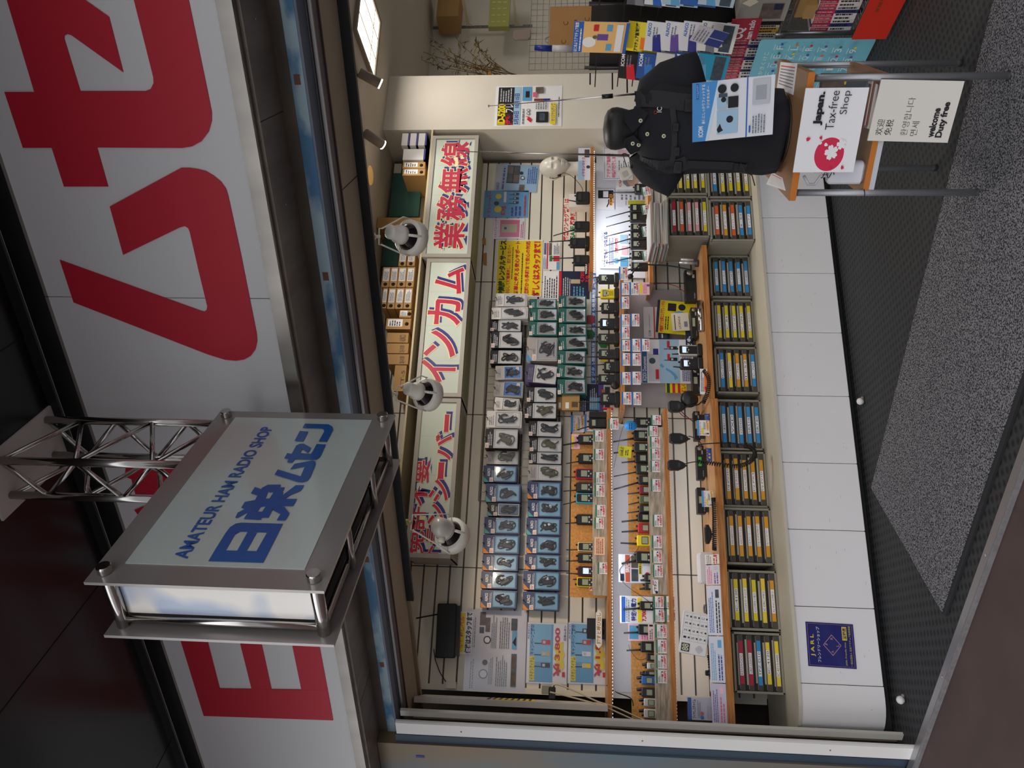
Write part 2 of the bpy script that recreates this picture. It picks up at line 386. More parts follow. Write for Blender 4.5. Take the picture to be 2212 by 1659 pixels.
# ---- dark glossy soffit over the pavement
SOF = mat('#0e0f12', .30, coat=.12, name='glossy_black_soffit')
m = MB(); m.M = frame((0, 0, 0), FD, NF)
ZS = 3.16
m.box(-4, 6, -2.0, -.35, ZS, ZS+.03, SOF)
m.box(-4, 6, -2.2, -2.0, ZS+.10, ZS+.13, SOF)
m.box(-4, 6, -2.01, -2.0, ZS-.035, ZS+.1, mat('#26282c', .3, .4))
for k in range(-4, 6): m.box(k*.95-.002, k*.95+.002, -2.0, -.35, ZS-.0015, ZS, mat('#050506', .6))
m.box(-4, 6, -.9, -.895, ZS-.004, ZS, mat('#2b3038', .4))
struct(m, 'ceiling_outside')
# ================================================================ the big fascia sign
DS = -2.10
T = thing('fascia_sign', 'long white shop sign with big red Japanese letters in a steel frame over the entrance', 'sign', FFR)
zb, zt = 2.402, 3.045
m = MB(); SIGNW = mat('#dcdcdd', .5, coat=.04, noise=.03, ns=1.5, name='white_sign_face')
fbox(m, -2.9, .86, DS-.03, DS, zb, 3.115, SIGNW); fbox(m, .863, 5, DS-.03, DS, zb, 3.115, SIGNW); part(T, m, 'face_panel')
FRM = mat('#9a958f', .25, 1, noise=.25, ns=2.5, aniso=(3, .3, 3), name='sign_frame_steel')
m = MB(); fbox(m, -2.9, 5, DS-.06, DS+.014, zb-.043, zb, FRM); fbox(m, -2.9, 5, DS-.06, DS+.014, 3.115, 3.185, FRM); part(T, m, 'frame', 'brushed steel frame strips')
RED = mat('#c2142f', .5, coat=.04, name='red_sign_letter')
def spoly(mb, pts, d, mt, th=.003, sc=1.0, ox=0, oy=0):
    P = [sk(ox+x/sc, oy+y/sc, d) for x, y in pts]; P = [(-a, b) for a, b in P]
    ar = sum(P[i][0]*P[(i+1) % len(P)][1]-P[(i+1) % len(P)][0]*P[i][1] for i in range(len(P)))
    if ar < 0: P = P[::-1]
    n = len(P)
    mb.add([(x, y, d) for x, y in P]+[(x, y, d+th) for x, y in P], [tuple(range(n, 2*n))]+[(i, (i+1) % n, n+(i+1) % n, n+i) for i in range(n)], mt)
SE = [(0, -150), (300, -150), (512, 0), (653, 100), (738, 430), (430, 210), (405, 203), (388, 212), (386, 230), (482, 543), (872, 543), (903, 530), (920, 495), (918, 460), (765, -150), (1097, -150), (1240, 540), (1266, 670), (1266, 720), (1248, 785), (1205, 842), (1150, 873), (1090, 883), (582, 880), (648, 1113), (385, 1113), (312, 882), (140, 882), (30, 549), (208, 549)]
MU = [(392, 362), (410, 362), (427, 364.5), (445, 369), (462, 379), (478, 392), (489, 408), (494, 425), (520, 545), (555, 720.6), (556, 737), (552, 754), (542, 768), (528, 776), (510, 778.5), (488, 776.7), (450, 765), (160, 652.6), (130, 561), (434, 670.7), (442, 672.5), (447, 669), (448.3, 661), (430, 585), (410.5, 500), (407, 492), (400, 488), (389, 491), (267, 550), (238, 445.6)]
m = MB(); spoly(m, SE, DS+.0005, RED, sc=2.765); part(T, m, 'letter')
m = MB(); spoly(m, MU, DS+.0005, RED); part(T, m, 'letter')
m = MB(); L = lambda x0, y0, k: (lambda y: x0+k*(y-y0))
ol, orr = L(394, 1393.6, .307), L(691.7, 1401.8, .188); h1l, h1r = L(452, 1395.7, .258), L(521.6, 1398.5, .25); h2l, h2r = L(567.6, 1399.7, .22), L(633.5, 1401.8, .205)
for fa, fb in ((ol, h1l), (h1r, h2l), (h2r, orr)): spoly(m, [(fa(1285), 1285), (fb(1285), 1285), (fb(1497), 1497), (fa(1494), 1494)], DS+.0005, RED)
spoly(m, [(ol(1486), 1486), (orr(1490), 1490), (720, 1555), (440.6, 1545.4)], DS+.0008, RED); spoly(m, [(ol(1225)+26, 1225), (orr(1225), 1225), (orr(1287), 1287), (ol(1287), 1287)], DS+.0005, RED)
part(T, m, 'letter')
m = MB()
pa, pb = sk(470, 985, DS), sk(560, 1215, DS)
m.text('栄', -pb[0], zb+.06, -pa[0], 3.03, DS+.003, RED, off=.035)
spoly(m, [(282, 1025), (345, 1060), (385, 1048), (368, 1072), (294, 1070)], DS+.0005, RED); spoly(m, [(336, 1022), (343, 1012), (352, 1009), (400, 1009), (400, 1048), (345, 1052), (337, 1040)], DS+.0005, RED)
part(T, m, 'letter')
# ================================================================ projecting sign box on its truss
SP = 1.19
T = thing('projecting_sign', 'boxed steel and glass projecting sign with blue lettering, hung on a truss over the entrance', 'sign', frame((0, 0, 0), -NF, (0, 0, 1)))
def pk(x, y, s):                                              # local (x = -d, y = z) on a plane across the front
    p = hit(x, y, FD, s); return -p.dot(NF), p.z
zl = -SP
Q = [pk(477, 888, SP), pk(853.5, 895, SP), pk(701.5, 1274, SP), pk(177, 1260.5, SP)]
X0, X1 = (Q[2][0]+Q[3][0])/2, (Q[0][0]+Q[1][0])/2; Z0, Z1 = (Q[1][1]+Q[2][1])/2, (Q[0][1]+Q[3][1])/2
TH = .165
# thickness from the back plate's near corner
GLS = mat('#a9aaa5', .10, .0, coat=1, name='tinted_sign_glass')
m = MB(); m.box(X0, X1, Z0, Z1, zl-.008, zl, mat('#a39f9b', .25, .35, noise=.12, ns=4, coat=.4, name='sign_edge_glass')); part(T, m, 'front_plate')
m = MB(); bx_, by_ = (X1-X0)*.085, (Z1-Z0)*.115
m.box(X0+bx_, X1-bx_*.6, Z0+by_, Z1-by_, zl+.0002, zl+.002, mat('#cbd8d4', .15, coat=.8, name='pale_green_sign_face')); part(T, m, 'sign_face', 'pale green glass face with blue writing')
m = MB(); m.box(X0, X1, Z0, Z1, zl-TH-.008, zl-TH, mat('#a8a29f', .35, .5, noise=.1, ns=4, name='back_plate_steel')); part(T, m, 'back_plate')
BLUL = mat('#1f5fae', .4, coat=.5, name='blue_sign_letter')
m = MB()
a, b = pk(393, 1208, SP), pk(590, 925, SP); w = b[0]-a[0]
m.text('AMATEUR HAM RADIO SHOP', a[0], pk(405, 1208, SP)[1]-.0, b[0], pk(405, 1208, SP)[1]+.034, zl+.0035, BLUL, off=.025)
# the logo characters, drawn stroke by stroke on the glass
def gpoly(pts, sc=2.883, ox=440, oy=900, zz=.0035):
    P = [pk(ox+x/sc, oy+y/sc, SP) for x, y in pts]
    ar = sum(P[i][0]*P[(i+1) % len(P)][1]-P[(i+1) % len(P)][0]*P[i][1] for i in range(len(P)))
    if ar < 0: P = P[::-1]
    m.add([(x, y, zl+zz) for x, y in P], [tuple(range(len(P)))], BLUL)
for k, P in enumerate(([(30, 907), (71, 838), (408, 846), (372, 917)], [(131, 742), (135, 735), (165, 695), (200, 673), (235, 667), (495, 674), (466, 732), (230, 723), (195, 742)], [(131, 742), (195, 742), (140, 838), (71, 838)], [(275, 725), (332, 730), (268, 843), (210, 842)], [(395, 731), (466, 732), (408, 846), (330, 845)],
          [(198, 637), (213, 605), (330, 545), (345, 562), (215, 637)], [(235, 575), (258, 538), (330, 525), (350, 550), (280, 592)], [(295, 485), (320, 445), (392, 470), (370, 510)],
          [(252, 645), (365, 450), (400, 432), (415, 445), (385, 518), (357, 568), (335, 600), (335, 650)], [(357, 568), (385, 518), (412, 517), (388, 567)], [(437, 478), (412, 517), (388, 567), (365, 600), (335, 600), (335, 650), (362, 650), (358, 637), (405, 637), (425, 595), (500, 480)], [(410, 480), (400, 432), (482, 431), (476, 448), (507, 448), (480, 497), (437, 478)],
          [(430, 560), (470, 520), (582, 520), (558, 565), (470, 563), (440, 590)], [(470, 515), (575, 435), (627, 435), (605, 470), (540, 497), (500, 525)], [(430, 590), (470, 563), (505, 570), (535, 610), (510, 655), (455, 655), (480, 615)],
          [(443, 370), (463, 337), (605, 380), (632, 318), (540, 337), (567, 302), (680, 281), (697, 288), (698, 305), (665, 385), (648, 407), (615, 417), (590, 415)],
          [(503, 268), (522, 235), (549, 240), (578, 188), (600, 177), (625, 176), (670, 203), (652, 235), (625, 215), (612, 212), (603, 235), (668, 240), (680, 225), (705, 178), (762, 182), (725, 260), (705, 275), (670, 277), (568, 272), (553, 295), (520, 293), (530, 272)],
          [(567, 159), (600, 97), (652, 101), (622, 162)], [(617, 78), (632, 52), (778, 56), (803, 70), (807, 90), (768, 165), (717, 163), (752, 100), (748, 86), (735, 82)])): gpoly(P, zz=.0035+.00008*k)
part(T, m, 'lettering')
for y in (Z0+.032, Z1-.032):
    for x in (X0+.035, X1-.03):
        m = MB(); m.tube([(x, y, zl-.008), (x, y, zl-TH-.02)], .0155, CHROME, 14); o = part(T, m, 'standoff_tube'); m = MB(); m.rbox(x-.0165, x+.0165, y-.0165, y+.0165, zl, zl+.020, .0164, CHROME, .002, 6); m.build('cap_bolt', o)
m = MB()
for y in (Z0+.032, Z1-.032):
    for zz in (zl-.03, zl-TH+.02): m.tube([(X0+.035, y, zz), (X1-.03, y, zz)], .009, CHROME, 10)
for x in (X0+.035, X1-.03):
    for zz in (zl-.03, zl-TH+.02): m.tube([(x, Z0+.03, zz), (x, Z1-.03, zz)], .009, CHROME, 10)
for k in (.33, .66): m.tube([(X0+(X1-X0)*k, Z0+.02, zl-.02), (X0+(X1-X0)*k, Z0+.02, zl-TH+.01)], .011, CHROME, 10)
part(T, m, 'inner_frame')
m = MB()
m.box(X0+.045, X0+.05, Z0+.04, Z1-.045, zl-TH+.03, zl-.035, two_tone('acrylic_painted_reflection', '#f6f2ea', '#b9c8de', 3.5, .47, .53, .12, bump=0, det=2))  # sky and building reflection painted into the panel colour as blue patches
part(T, m, 'side_panel', 'glossy white end panel with a pale blue reflection painted in')
m = MB(); m.box(X0+.06, X1-.05, Z0+.05, Z0+.056, zl-TH+.03, zl-.03, SHADOWBOX)
for k in range(4): a = X0+.09+k*(X1-X0-.16)/4; m.box(a, a+.10, Z0+.046, Z0+.05, zl-.09, zl-.085, mat('#c5cfca', .3))
part(T, m, 'bottom_panel')
# truss
T2 = thing('truss', 'vertical polished steel lattice truss carrying the projecting sign', 'truss', frame((0, 0, 0), -NF, (0, 0, 1)))
def tz(x, y, s): return hit(x, y, FD, s)
zf, zb_ = zl-.035, zl-TH+.01
chord = []
for (px_, py_, zz) in ((440, 914, zf), (330, 1003, zf), (300, 1077, zb_), (330, 988, zb_)):
    p = hit(px_, py_, FD, -zz); chord.append((min(-p.dot(NF), 2.05), zz))
for (cx, cz) in chord:
    m = MB(); m.tube([(cx, Z1-.02, cz), (cx, ZS+.6 if False else ZS-.002, cz)], .0125, CHROME, 12); part(T2, m, 'chord')
def zig(a, b, n, ph):
    for k in range(n):
        z0 = Z1-.01+(ZS-Z1)*k/n; z1 = Z1-.01+(ZS-Z1)*(k+1)/n
        p, q = (a, b) if (k+ph) % 2 == 0 else (b, a)
        m = MB(); m.tube([(p[0], z0, p[1]), (q[0], z1, q[1])], .0075, CHROME, 8); part(T2, m, 'brace')
zig(chord[0], chord[1], 5, 0); zig(chord[1], chord[2], 5, 1); zig(chord[0], chord[3], 5, 1); zig(chord[3], chord[2], 5, 0)
m = MB(); m.box(chord[2][0]-.06, chord[0][0]+.05, ZS-.008, ZS-.0005, min(c[1] for c in chord)-.05, max(c[1] for c in chord)+.03, mat('#c9c6c2', .5)); part(T2, m, 'mounting_plate')
# ================================================================ counter, light boxes, shelves
PANW = mat('#f0eeee', .35, noise=.03, ns=4, name='white_counter_laminate')
CTOP = mat('#cfc8b6', .5, noise=.06, ns=4, name='counter_ledge')
seams = [on_y(x, y, YC).x for x, y in ((1725, 420-112), (1722, 470), (1735, 590), (1745, 718), (1758, 855), (1775, 1000), (1790, 1145), (1805, 1312), (1825, 1480))]
xr = [on_y(1720, 330, YC).x]+seams[1:]
T = thing('display_counter', 'long low counter with white laminate front panels under the grey tray units', 'counter', Matrix.Identity(4))
for i in range(len(xr)-1):
    m = MB(); m.M = FY(0, 0, YC); m.rbox(xr[i+1]+.0015, xr[i]-.0015, .035, .408, -.016, 0, .004, PANW, .002)
    R = random.Random(i)
    for k in range(5):
        x = R.uniform(xr[i+1]+.03, xr[i]-.03); z = R.uniform(.06, .36); m.rect(x, z, x+R.uniform(.004, .018), z+.0009, .0004, GREYI)
    part(T, m, 'front_panel')
xe = xr[-1]; m = MB(); P = []
for k in range(9):
    t = math.pi/2*k/8; P.append((xe-.17*math.sin(t)-.06, YC+.17-.17*math.cos(t)))
prof = [(xe-.001, YC)]+P+[(P[-1][0], YC+.30)]
vs = [(x, y, z) for z in (.035, .414) for x, y in prof]; n = len(prof)
m.add(vs, [(i, i+1, n+i+1, n+i) for i in range(n-1)], PANW, True)
m.lathe([(.0, 0), (.003, .0), (0, .001)], GREYI, 6, Matrix.Translation((xe-.1, YC-.001, .1))); part(T, m, 'rounded_end_panel')
m = MB(); prof2 = [(xr[0], YC-.012)]+[(xe, YC-.012)]+[(x-.004, y-.008) for x, y in P]+[(P[-1][0]-.005, YW), (xr[0], YW)]
m.slab(prof2[::-1] if False else prof2[::-1], .409, .424, CTOP)
part(T, m, 'worktop')
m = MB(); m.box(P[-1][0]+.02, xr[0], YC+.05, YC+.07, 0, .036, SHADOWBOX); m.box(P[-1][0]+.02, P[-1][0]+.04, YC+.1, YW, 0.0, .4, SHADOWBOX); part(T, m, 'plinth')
# JARL plate on the end panel
a, b = on_y(1795, 1443, YC), on_y(1793, 1347, YC); c, d = on_y(1742, 1395, YC), on_y(1845, 1395, YC)
m = MB(); w, h = b.x-a.x, c.z-d.z; NP = mat('#23256e', .3, coat=.5, name='navy_plate'); GOLD = mat('#d9c03a', .5, name='gold_print'); PINKP = mat('#b98f9b', .5)
m.box(0, w, 0, h, 0, .002, NP)
for x0, y0, x1, y1 in ((.03, .03, .97, .035), (.03, .965, .97, .97), (.03, .03, .034, .97), (.966, .03, .97, .97)): m.rect(x0*w, y0*h, x1*w, y1*h, .0024, PINKP)
m.text('J A R L', .23*w, .83*h, .72*w, .92*h, .0024, GOLD, off=.03); m.text('フレンドリーショップ', .10*w, .72*h, .90*w, .79*h, .0024, WHITE)
m.add([(.26*w, .47*h, .0024), (.5*w, .28*h, .0024), (.74*w, .47*h, .0024), (.5*w, .66*h, .0024)], [(0, 1, 2, 3)], PINKP)
m.add([(.28*w, .47*h, .0027), (.5*w, .295*h, .0027), (.72*w, .47*h, .0027), (.5*w, .645*h, .0027)], [(0, 1, 2, 3)], NP)
for t, x, y in (('J', .5, .57), ('A', .35, .445), ('R', .65, .445), ('L', .5, .33)): m.text(t, (x-.025)*w, y*h, (x+.025)*w, (y+.055)*h, .003, PINKP)
m.text('JARL Friendly shop', .06*w, .175*h, .58*w, .215*h, .0024, GOLD); m.rect(.62*w, .15*h, .93*w, .25*h, .0024, GOLD); m.text('登録店', .65*w, .165*h, .90*w, .235*h, .0028, NP, off=.02)
m.text('一般社団法人 日本アマチュア無線連盟', .05*w, .07*h, .95*w, .115*h, .0024, GOLD)
o = m.build('sign_plate', None, FY(a.x, d.z, YC-.0005) @ Matrix.Rotation(math.radians(-1.2), 4, 'Z')); tag(o, 'dark blue plate with gold lettering and diamond emblem on the white counter front', 'sign')
# ---- tray units with five label strips each
GSH = mat('#8f8b7c', .45, name='tray_shell_grey'); TRD = mat('#4b4841', .25, alpha=1, name='smoky_tray'); TRI = mat('#5a554b', .35, name='tray_inside')
PAP = mat('#b9b2a0', .7, name='papers_in_tray')
STR = {'y': mat('#e3cf1e', .5), 'o': mat('#dd9a1c', .5), 'b': mat('#2f8fd0', .5), 'r': mat('#b3163a', .5), 'p': mat('#eda3ad', .5), 'O': mat('#e2602a', .5), 'Y': mat('#f0d43a', .5)}
def tray_unit(xl, xrr, zb, zt, Y, cols, label, texts, depth=.29, group=None):
    w, h = xrr-xl, zt-zb
    T = thing('tray_unit', label, 'tray unit', FY(xl, zb, Y), group)
    m = MB(); t = .012
    m.rbox(0, w, 0, h, -depth, -.02, .014, GSH, .003)
    m.rbox(0, t, 0, h, -.02, 0, .005, GSH, .002); m.rbox(w-t, w, 0, h, -.02, 0, .005, GSH, .002); m.rbox(0, w, h-t, h, -.02, 0, .005, GSH, .002); m.rbox(0, w, 0, t, -.02, 0, .005, GSH, .002)
    m.rect(t, t, w-t, h-t, -.0195, mat('#2b2824', .7)); part(T, m, 'shell')
    n = 5; ph = (h-2*t)/n
    for k in range(n):
        y0 = h-t-ph*(k+1)
        m = MB(); m.box(t+.002, w-t-.002, y0+.002, y0+ph*.62, -.018, -.004, TRD); m.box(t+.006, w-t-.006, y0+ph*.60, y0+ph*.66, -.016, -.002, mat('#77726a', .3))
        R = random.Random(k+int(xl*100)); m.box(t+.02+R.uniform(0, .02), w-t-.02-R.uniform(0, .02), y0+ph*.66, y0+ph*(.66+R.uniform(.05, .2)), -.018, -.008, PAP)
        hx = w*R.uniform(.0, .03)
        q = cols[k]
        m2 = MB()
        m2.rect(w*.13+hx, y0+ph*.12, w*.87-hx, y0+ph*.55, -.0034, STR[q])
        o = part(T, m, 'drawer'); a = w*(.32+R.uniform(-.04, .02)); b = w*(.66+R.uniform(-.04, .06))
        m2.rect(a, y0+ph*.16, b, y0+ph*.52, -.0031, WHITE)
        m2.text(texts[k % len(texts)], a+.004, y0+ph*.22, b-.004, y0+ph*.45, -.0028, INK)
        s = m2.build('label_strip', o)
    return T
def bx(y0, y1, xm, Y): return on_y(xm, y1, Y).x, on_y(xm, y0, Y).x
TU = [((546, 643), 1580, 'bbbbb', ['デジタル簡易無線', 'インカム', 'ICOM', 'ケンウッド特小'], 'grey five-drawer tray unit with five all-blue labels, directly left of the protruding units'),
      ((647, 742), 1585, 'yyyyy', ['IC-4110/4350', 'IC-R6', 'ICOM', 'IC-DPR3'], 'grey five-drawer tray unit with five yellow labels, nearest one to the silver roll'),
      ((749, 850), 1592, 'bYoob', ['IC-705', 'IC-9700', 'IC-7300', 'ID-52'], 'grey five-drawer tray unit with blue labels above orange ones, centre of the row'),
      ((863, 972), 1600, 'bbbbb', ['八重洲デジタル', 'VXD', 'VXD450', 'SR510', 'SR740'], 'grey five-drawer tray unit with five blue labels, above which the coiled cord loops down'),
      ((975, 1096), 1608, 'ooooo', ['DJ-PV1D', 'DJ-R20D', 'ALINCO特小', 'DJ-PX3'], 'grey five-drawer tray unit with orange labels crossed by the hanging coiled cord'),
      ((1097, 1220), 1616, 'ooooo', ['ALINCO総合カタログ', 'ALINCOオプション', 'DJ-Pシリーズ', 'DJ-DPS70/71', 'DJ-TX10/TX31'], 'grey five-drawer tray unit with orange labels, just right of the dark gap'),
      ((1232, 1362), 1625, 'yYyYo', ['IC-4120', 'ICOMカタログ', 'ICOM特定小電力', 'IC-DRC1MKⅡ', 'ALINCO特小'], 'grey tray unit with four yellow labels and one orange, left of the dark gap'),
      ((1366, 1499), 1634, 'rrbYY', ['KENWOOD', 'UBZ-LS20/S27', 'TPZ-D10', 'IC-4120', 'IC-4310/4400'], 'grey five-drawer tray unit with red, blue and yellow labels, at the rounded counter end')]
TUX = {546: (1622, 1533), 647: (1629, 1539), 749: (1638, 1545), 863: (1647, 1548), 975: (1657.5, 1556.5), 1097: (1669, 1564), 1232: (1682, 1573), 1366: (1692, 1584)}
YB2 = on_z(1629, 480, .4245).y; XPR = bx(430, 520, 1580, YB2)[0]-.004
for (y0, y1), xm, cols, tx, lab in TU:
    (xb_, xt_), yc = TUX[y0], (y0+y1)/2; Yt = on_z(xb_, yc, .4245).y; l, r = bx(y0, y1, xm, Yt); r = min(r, XPR)
    tray_unit(l, r, .4245, min(on_y(xt_, yc, Yt).z, .722), Yt, cols, lab, tx, group='tray units along the counter')
YB2 = on_z(1629, 480, .4245).y
for (y0, y1, xa, xb, xm, cols, tx, lab) in ((430, 520, 1533, 1630, 1580, 'OoObb', ['アンテナ', 'アンリツ', 'ダイヤモンド', '第一電波'], 'protruding grey tray unit with orange and blue labels, bottom one of its stack'),
                                   (423, 512, 1441, 1531, 1490, 'rOppy', ['ケンウッド', 'アイコム', 'ICOM リグ', 'ALINCO リグ'], 'protruding grey tray unit with red, orange, pink and yellow labels under the magazines')):
    l, r = bx(y0, y1, xm, YB2); zt = on_y(xa, 470, YB2).z; zb = on_y(xb, 470, YB2).z
    if zb < .43: zb = .4245; zt1 = zt
    else: zb = zt1+.001
    tray_unit(l, r, zb, zt, YB2, cols, lab, tx)
zz2 = zt
for (y0, y1, za, zb_, xm, cols, lab) in ((326, 427, .4245, zt1, 1580, 'bYyyY', 'grey tray unit with one blue and four yellow labels, half behind black shirt'), (322, 420, zt1+.001, zz2, 1490, 'yYyYy', 'grey tray unit with yellow labels, upper unit half behind the black shirt')):
    l, r = bx(y0, y1, xm, YB2); tray_unit(l, r-.002, za, zb_, YB2, cols, lab, ['カタログ', 'IC-7610', 'FT-991'])
# ---- light boxes with boxes on top
LB = [((292, 556), '業務無線', 0, 'light box reading 業務無線, right-hand end against the column'), ((558, 858), 'インカム', 1, 'light box reading インカム, middle of the three above the display'), ((860, 1208), '', 2, 'light box whose letters run off the left end, partly behind a clamp lamp')]
LBF = mat('#aaa59b', .45, noise=.05, ns=5, name='light_box_frame'); LBW = mat('#ccd6c9', .28, e=.0, coat=.3, name='light_box_face'); LOUV = mat('#a5a77c', .5, name='louvre_olive')
LRED = mat('#c02348', .5, name='sign_letter_crimson'); LNAV = mat('#2c2d7e', .5, name='sign_letter_navy'); LCRE = mat('#f0e2b0', .5, name='sign_letter_cream')
zl0 = 1.5+.566*YL/3.8
for (y0, y1), txt, i, lab in LB:
    xr_, xl_ = on_y(1000, y0, YL).x, on_y(990, y1, YL).x
    zt = [2.42, 2.385, 2.36][i]
    w, h = xr_-xl_-.004, zt-zl0
    T = thing('light_box', 'beige framed '+lab, 'light box', FY(xl_+.002, zl0, YL)); D = YW-YL-.002; t = .024
    m = MB()
    for q in ((0, w, 0, t), (0, w, h-t, h), (0, t, t, h-t), (w-t, w, t, h-t)): m.box(*q, -.03, 0, LBF)
    m.box(0, w, h-.006, h, -D, -.03, LBF); m.box(0, .006, 0, h, -D, -.03, LBF); m.box(w-.006, w, 0, h, -D, -.03, LBF); part(T, m, 'frame')
    m = MB(); m.box(t, w-t, t, h-t, -.016, -.008, LBW)
    for k in (1, 2, 3): m.rect(w*k/4-.0008, t, w*k/4+.0008, h-t, -.0078, mat('#b9bfae', .5))
    part(T, m, 'face_panel')
    m = MB(); m.box(0, w, 0, .004, -D, -.02, LBF)
    for k in range(int((w-.06)/.012)): m.box(.03+k*.012, .03+k*.012+.008, -.0015, .0, -D+.03, -.05, LOUV)
    part(T, m, 'louvred_underside')
    m = MB()
    def sg(s, x0, x1, ya, yb):
        dx = .05*(yb-ya)
        m.text(s, x0*w, ya*h, x1*w, yb*h, -.0070, LNAV, off=.042, dx=.016, dy=-.012)
        m.text(s, x0*w, ya*h, x1*w, yb*h, -.0062, LCRE, off=.046)
        m.text(s, x0*w, ya*h, x1*w, yb*h, -.0054, LRED, off=.020)
    if i == 0:
        for k, ch in enumerate('業務無線'): sg(ch, .07+k*.225, .27+k*.225, .17+.01*k, .78)
    elif i == 1:
        for ch, x0, x1, ya, yb in (('イ', .10, .25, .18, .92), ('ン', .28, .46, .22, .88), ('カ', .51, .69, .16, .86), ('ム', .74, .93, .14, .76)): sg(ch, x0, x1, ya, yb)
    else:
        for k, ch in enumerate('免許不要'): sg(ch, .02+k*.145, .155+k*.145, .62, .98)
        for k, (ch, x0, x1, ya, yb) in enumerate((('ト', .02, .07, .28, .60), ('ラ', .09, .18, .22, .56), ('ン', .20, .32, .20, .56), ('シ', .34, .47, .16, .58), ('ー', .48, .58, .30, .40), ('バ', .60, .76, .16, .52), ('ー', .78, .89, .26, .34))): sg(ch, x0, x1, ya, yb)
    part(T, m, 'lettering', 'crimson letters edged in cream and navy')
# a plank above the light boxes carries the stock boxes
m = MB(); m.box(on_y(960, 1208, YL).x, XC0, YL+.0, YW, 2.4205, 2.432, mat('#cfc09a', .6, name='plank_paint')); o = m.build('stock_shelf'); tag(o, 'thin cream plank on top of the light boxes holding stock cartons', 'shelf')
CB = [mat('#b78f58', .75, noise=.06, ns=7, name='carton_light'), mat('#a67f4a', .75, noise=.06, ns=7, name='carton_brown'), mat('#e6e4e2', .6, name='carton_white'), mat('#17493f', .7, name='green_board')]
def carton(x0, x1, y0, y1, ci, lab, tx=None, Y=YL+.02, dep=.24, hole=False, flip=False, name='carton'):
    a, b, c, d = prect(x0, x1, y0, y1, Y)
    m = MB(); m.box(0, b-a, 0, d-c, -dep, 0, CB[ci]); w, h = b-a, d-c
    if ci == 2: m.box(0, w, 0, h*.0+.012, -dep, .0005, NAVYI)
    if hole:
        m.rect(.50*w-.25*w, h*.33, w*.92, h*.93, .0005, WHITE) if h > w else m.rect(w*.3, h*.12, w*.93, h*.88, .0005, WHITE)
        if h > w: m.lines(.3*w, h*.4, .85*w, h*.88, 5, .001, INK, 3)
        else: m.lines(w*.34, h*.2, w*.88, h*.8, 4, .001, INK, 3)
        m.lathe([(.012, 0), (0, .0006)], mat('#2a1f16', .9), 12, Matrix.Translation((w*.14 if w > h else w*.5, h*.5 if w > h else h*.16, 0)))
    if tx: m.text(tx, w*.1, h*.12, w*.8, h*.4, .0008, INK)
    o = m.build(name, None, FY(a, c, Y)); tag(o, lab, 'box'); return o
for k, (x0, x1) in enumerate(((868, 885), (886, 903), (904, 922))): carton(x0, x1, 288, 314, 2, 'small white carton with a blue edge beside the column, '+['top', 'middle', 'bottom'][k]+' of three')
carton(871, 919, 322, 345, 2, 'plastic wrapped white papers piled beside the small white cartons', name='paper_bundle')
for k, (y0, y1) in enumerate(((350, 364), (365, 379))): carton(870, 918, y0, y1, 0, 'flat brown binder box with white label, '+['next to the wrapped papers', 'second from the wrapped papers'][k], hole=True)
carton(845, 908, 374, 468, 3, 'dark green board standing behind the brown binder boxes', Y=YL+.2, dep=.02, name='green_board')
carton(815, 908, 470, 492, 1, 'wide brown carton with a small white label behind the right clamp lamp', Y=YL+.1)
carton(828, 862, 496, 575, 3, 'dark green board above the small brown boxes by the right clamp lamp', Y=YL+.18, dep=.02, name='green_board')
for k, (x0, x1, y0, y1) in enumerate(((862, 878, 543, 574), (880, 897, 543, 574), (826, 842, 577, 620), (843, 859, 577, 620), (860, 877, 577, 620), (878, 895, 577, 620), (826, 836, 622, 666), (838, 854, 622, 667), (855, 872, 622, 667), (873, 890, 622, 667))):
    row = ['pair by the lamp', 'near row', 'far row'][0 if k < 2 else 1 if k < 6 else 2]; kk = k if k < 2 else k-2 if k < 6 else k-6
    carton(x0, x1, y0, y1, 0, 'narrow brown binder box with white label, %s from top, %s' % (ORD[kk], row), hole=True, Y=YL+.02+.004*(k % 2))
carton(863, 888, 670, 686, 0, 'small brown carton with white label under the binder boxes', hole=True)
carton(834, 887, 688, 711, 0, 'long brown carton with a white label facing out', hole=True)
for k, (y0, y1, t) in enumerate(((719, 740, 'ALINCO'), (742, 763, 'DJ-X100'), (765, 787, 'DJ-X100'))): carton(836, 882, y0, y1, 0, 'flat brown carton with printed side, %s of the flat stack above the light boxes' % ['top', 'middle', 'lowest'][k], tx=t)
carton(851, 876, 789, 845, 0, 'brown carton standing upright next to the middle clamp lamp', tx='CT-5')
# ---- wooden shelves: plank, LED strip underneath
def shelf(x0, y0, x1, y1, th, Y, lab, dep=None, edge=PINE, led=False, ext=0.0):
    """front top edge runs from pixel (x0,y0) on the right to (x1,y1) on the left"""
    p, q = on_y(x0, y0, Y), on_y(x1, y1, Y); z = (p.z+q.z)/2; dep = dep or (YW-Y-.002)
    T = thing('wall_shelf', lab, 'shelf', FY(q.x-ext, z, Y)); w = p.x-q.x+ext
    m = MB(); m.box(0, w, -th, 0, -dep, -.0001, PINETOP); m.box(0, w, -th, 0.0004, -.0001, .012, edge)
    part(T, m, 'plank')
    if led:
        m = MB()
        for k in range(int(w/.0165)): m.box(.01+k*.0165, .014+k*.0165, -th-.003, -th-.0002, -.012, -.008, LEDM)
        part(T, m, 'led_strip')
    return q.x-ext, p.x, z
LEDM = mat('#ffffff', .4, e=4, ecol='#eaf0ff', name='led_white')
SH = {}
Y1 = 4.17
SH['mid'] = shelf(1310, 884, 1314, 1555, .0235, Y1, 'pine shelf for the handheld radios on the grey plank, upper of the two long ones', led=True)
SH['mid2'] = shelf(1428, 884, 1457, 1560, .024, Y1, 'pine shelf carrying the lower long row of handheld radios', led=True)
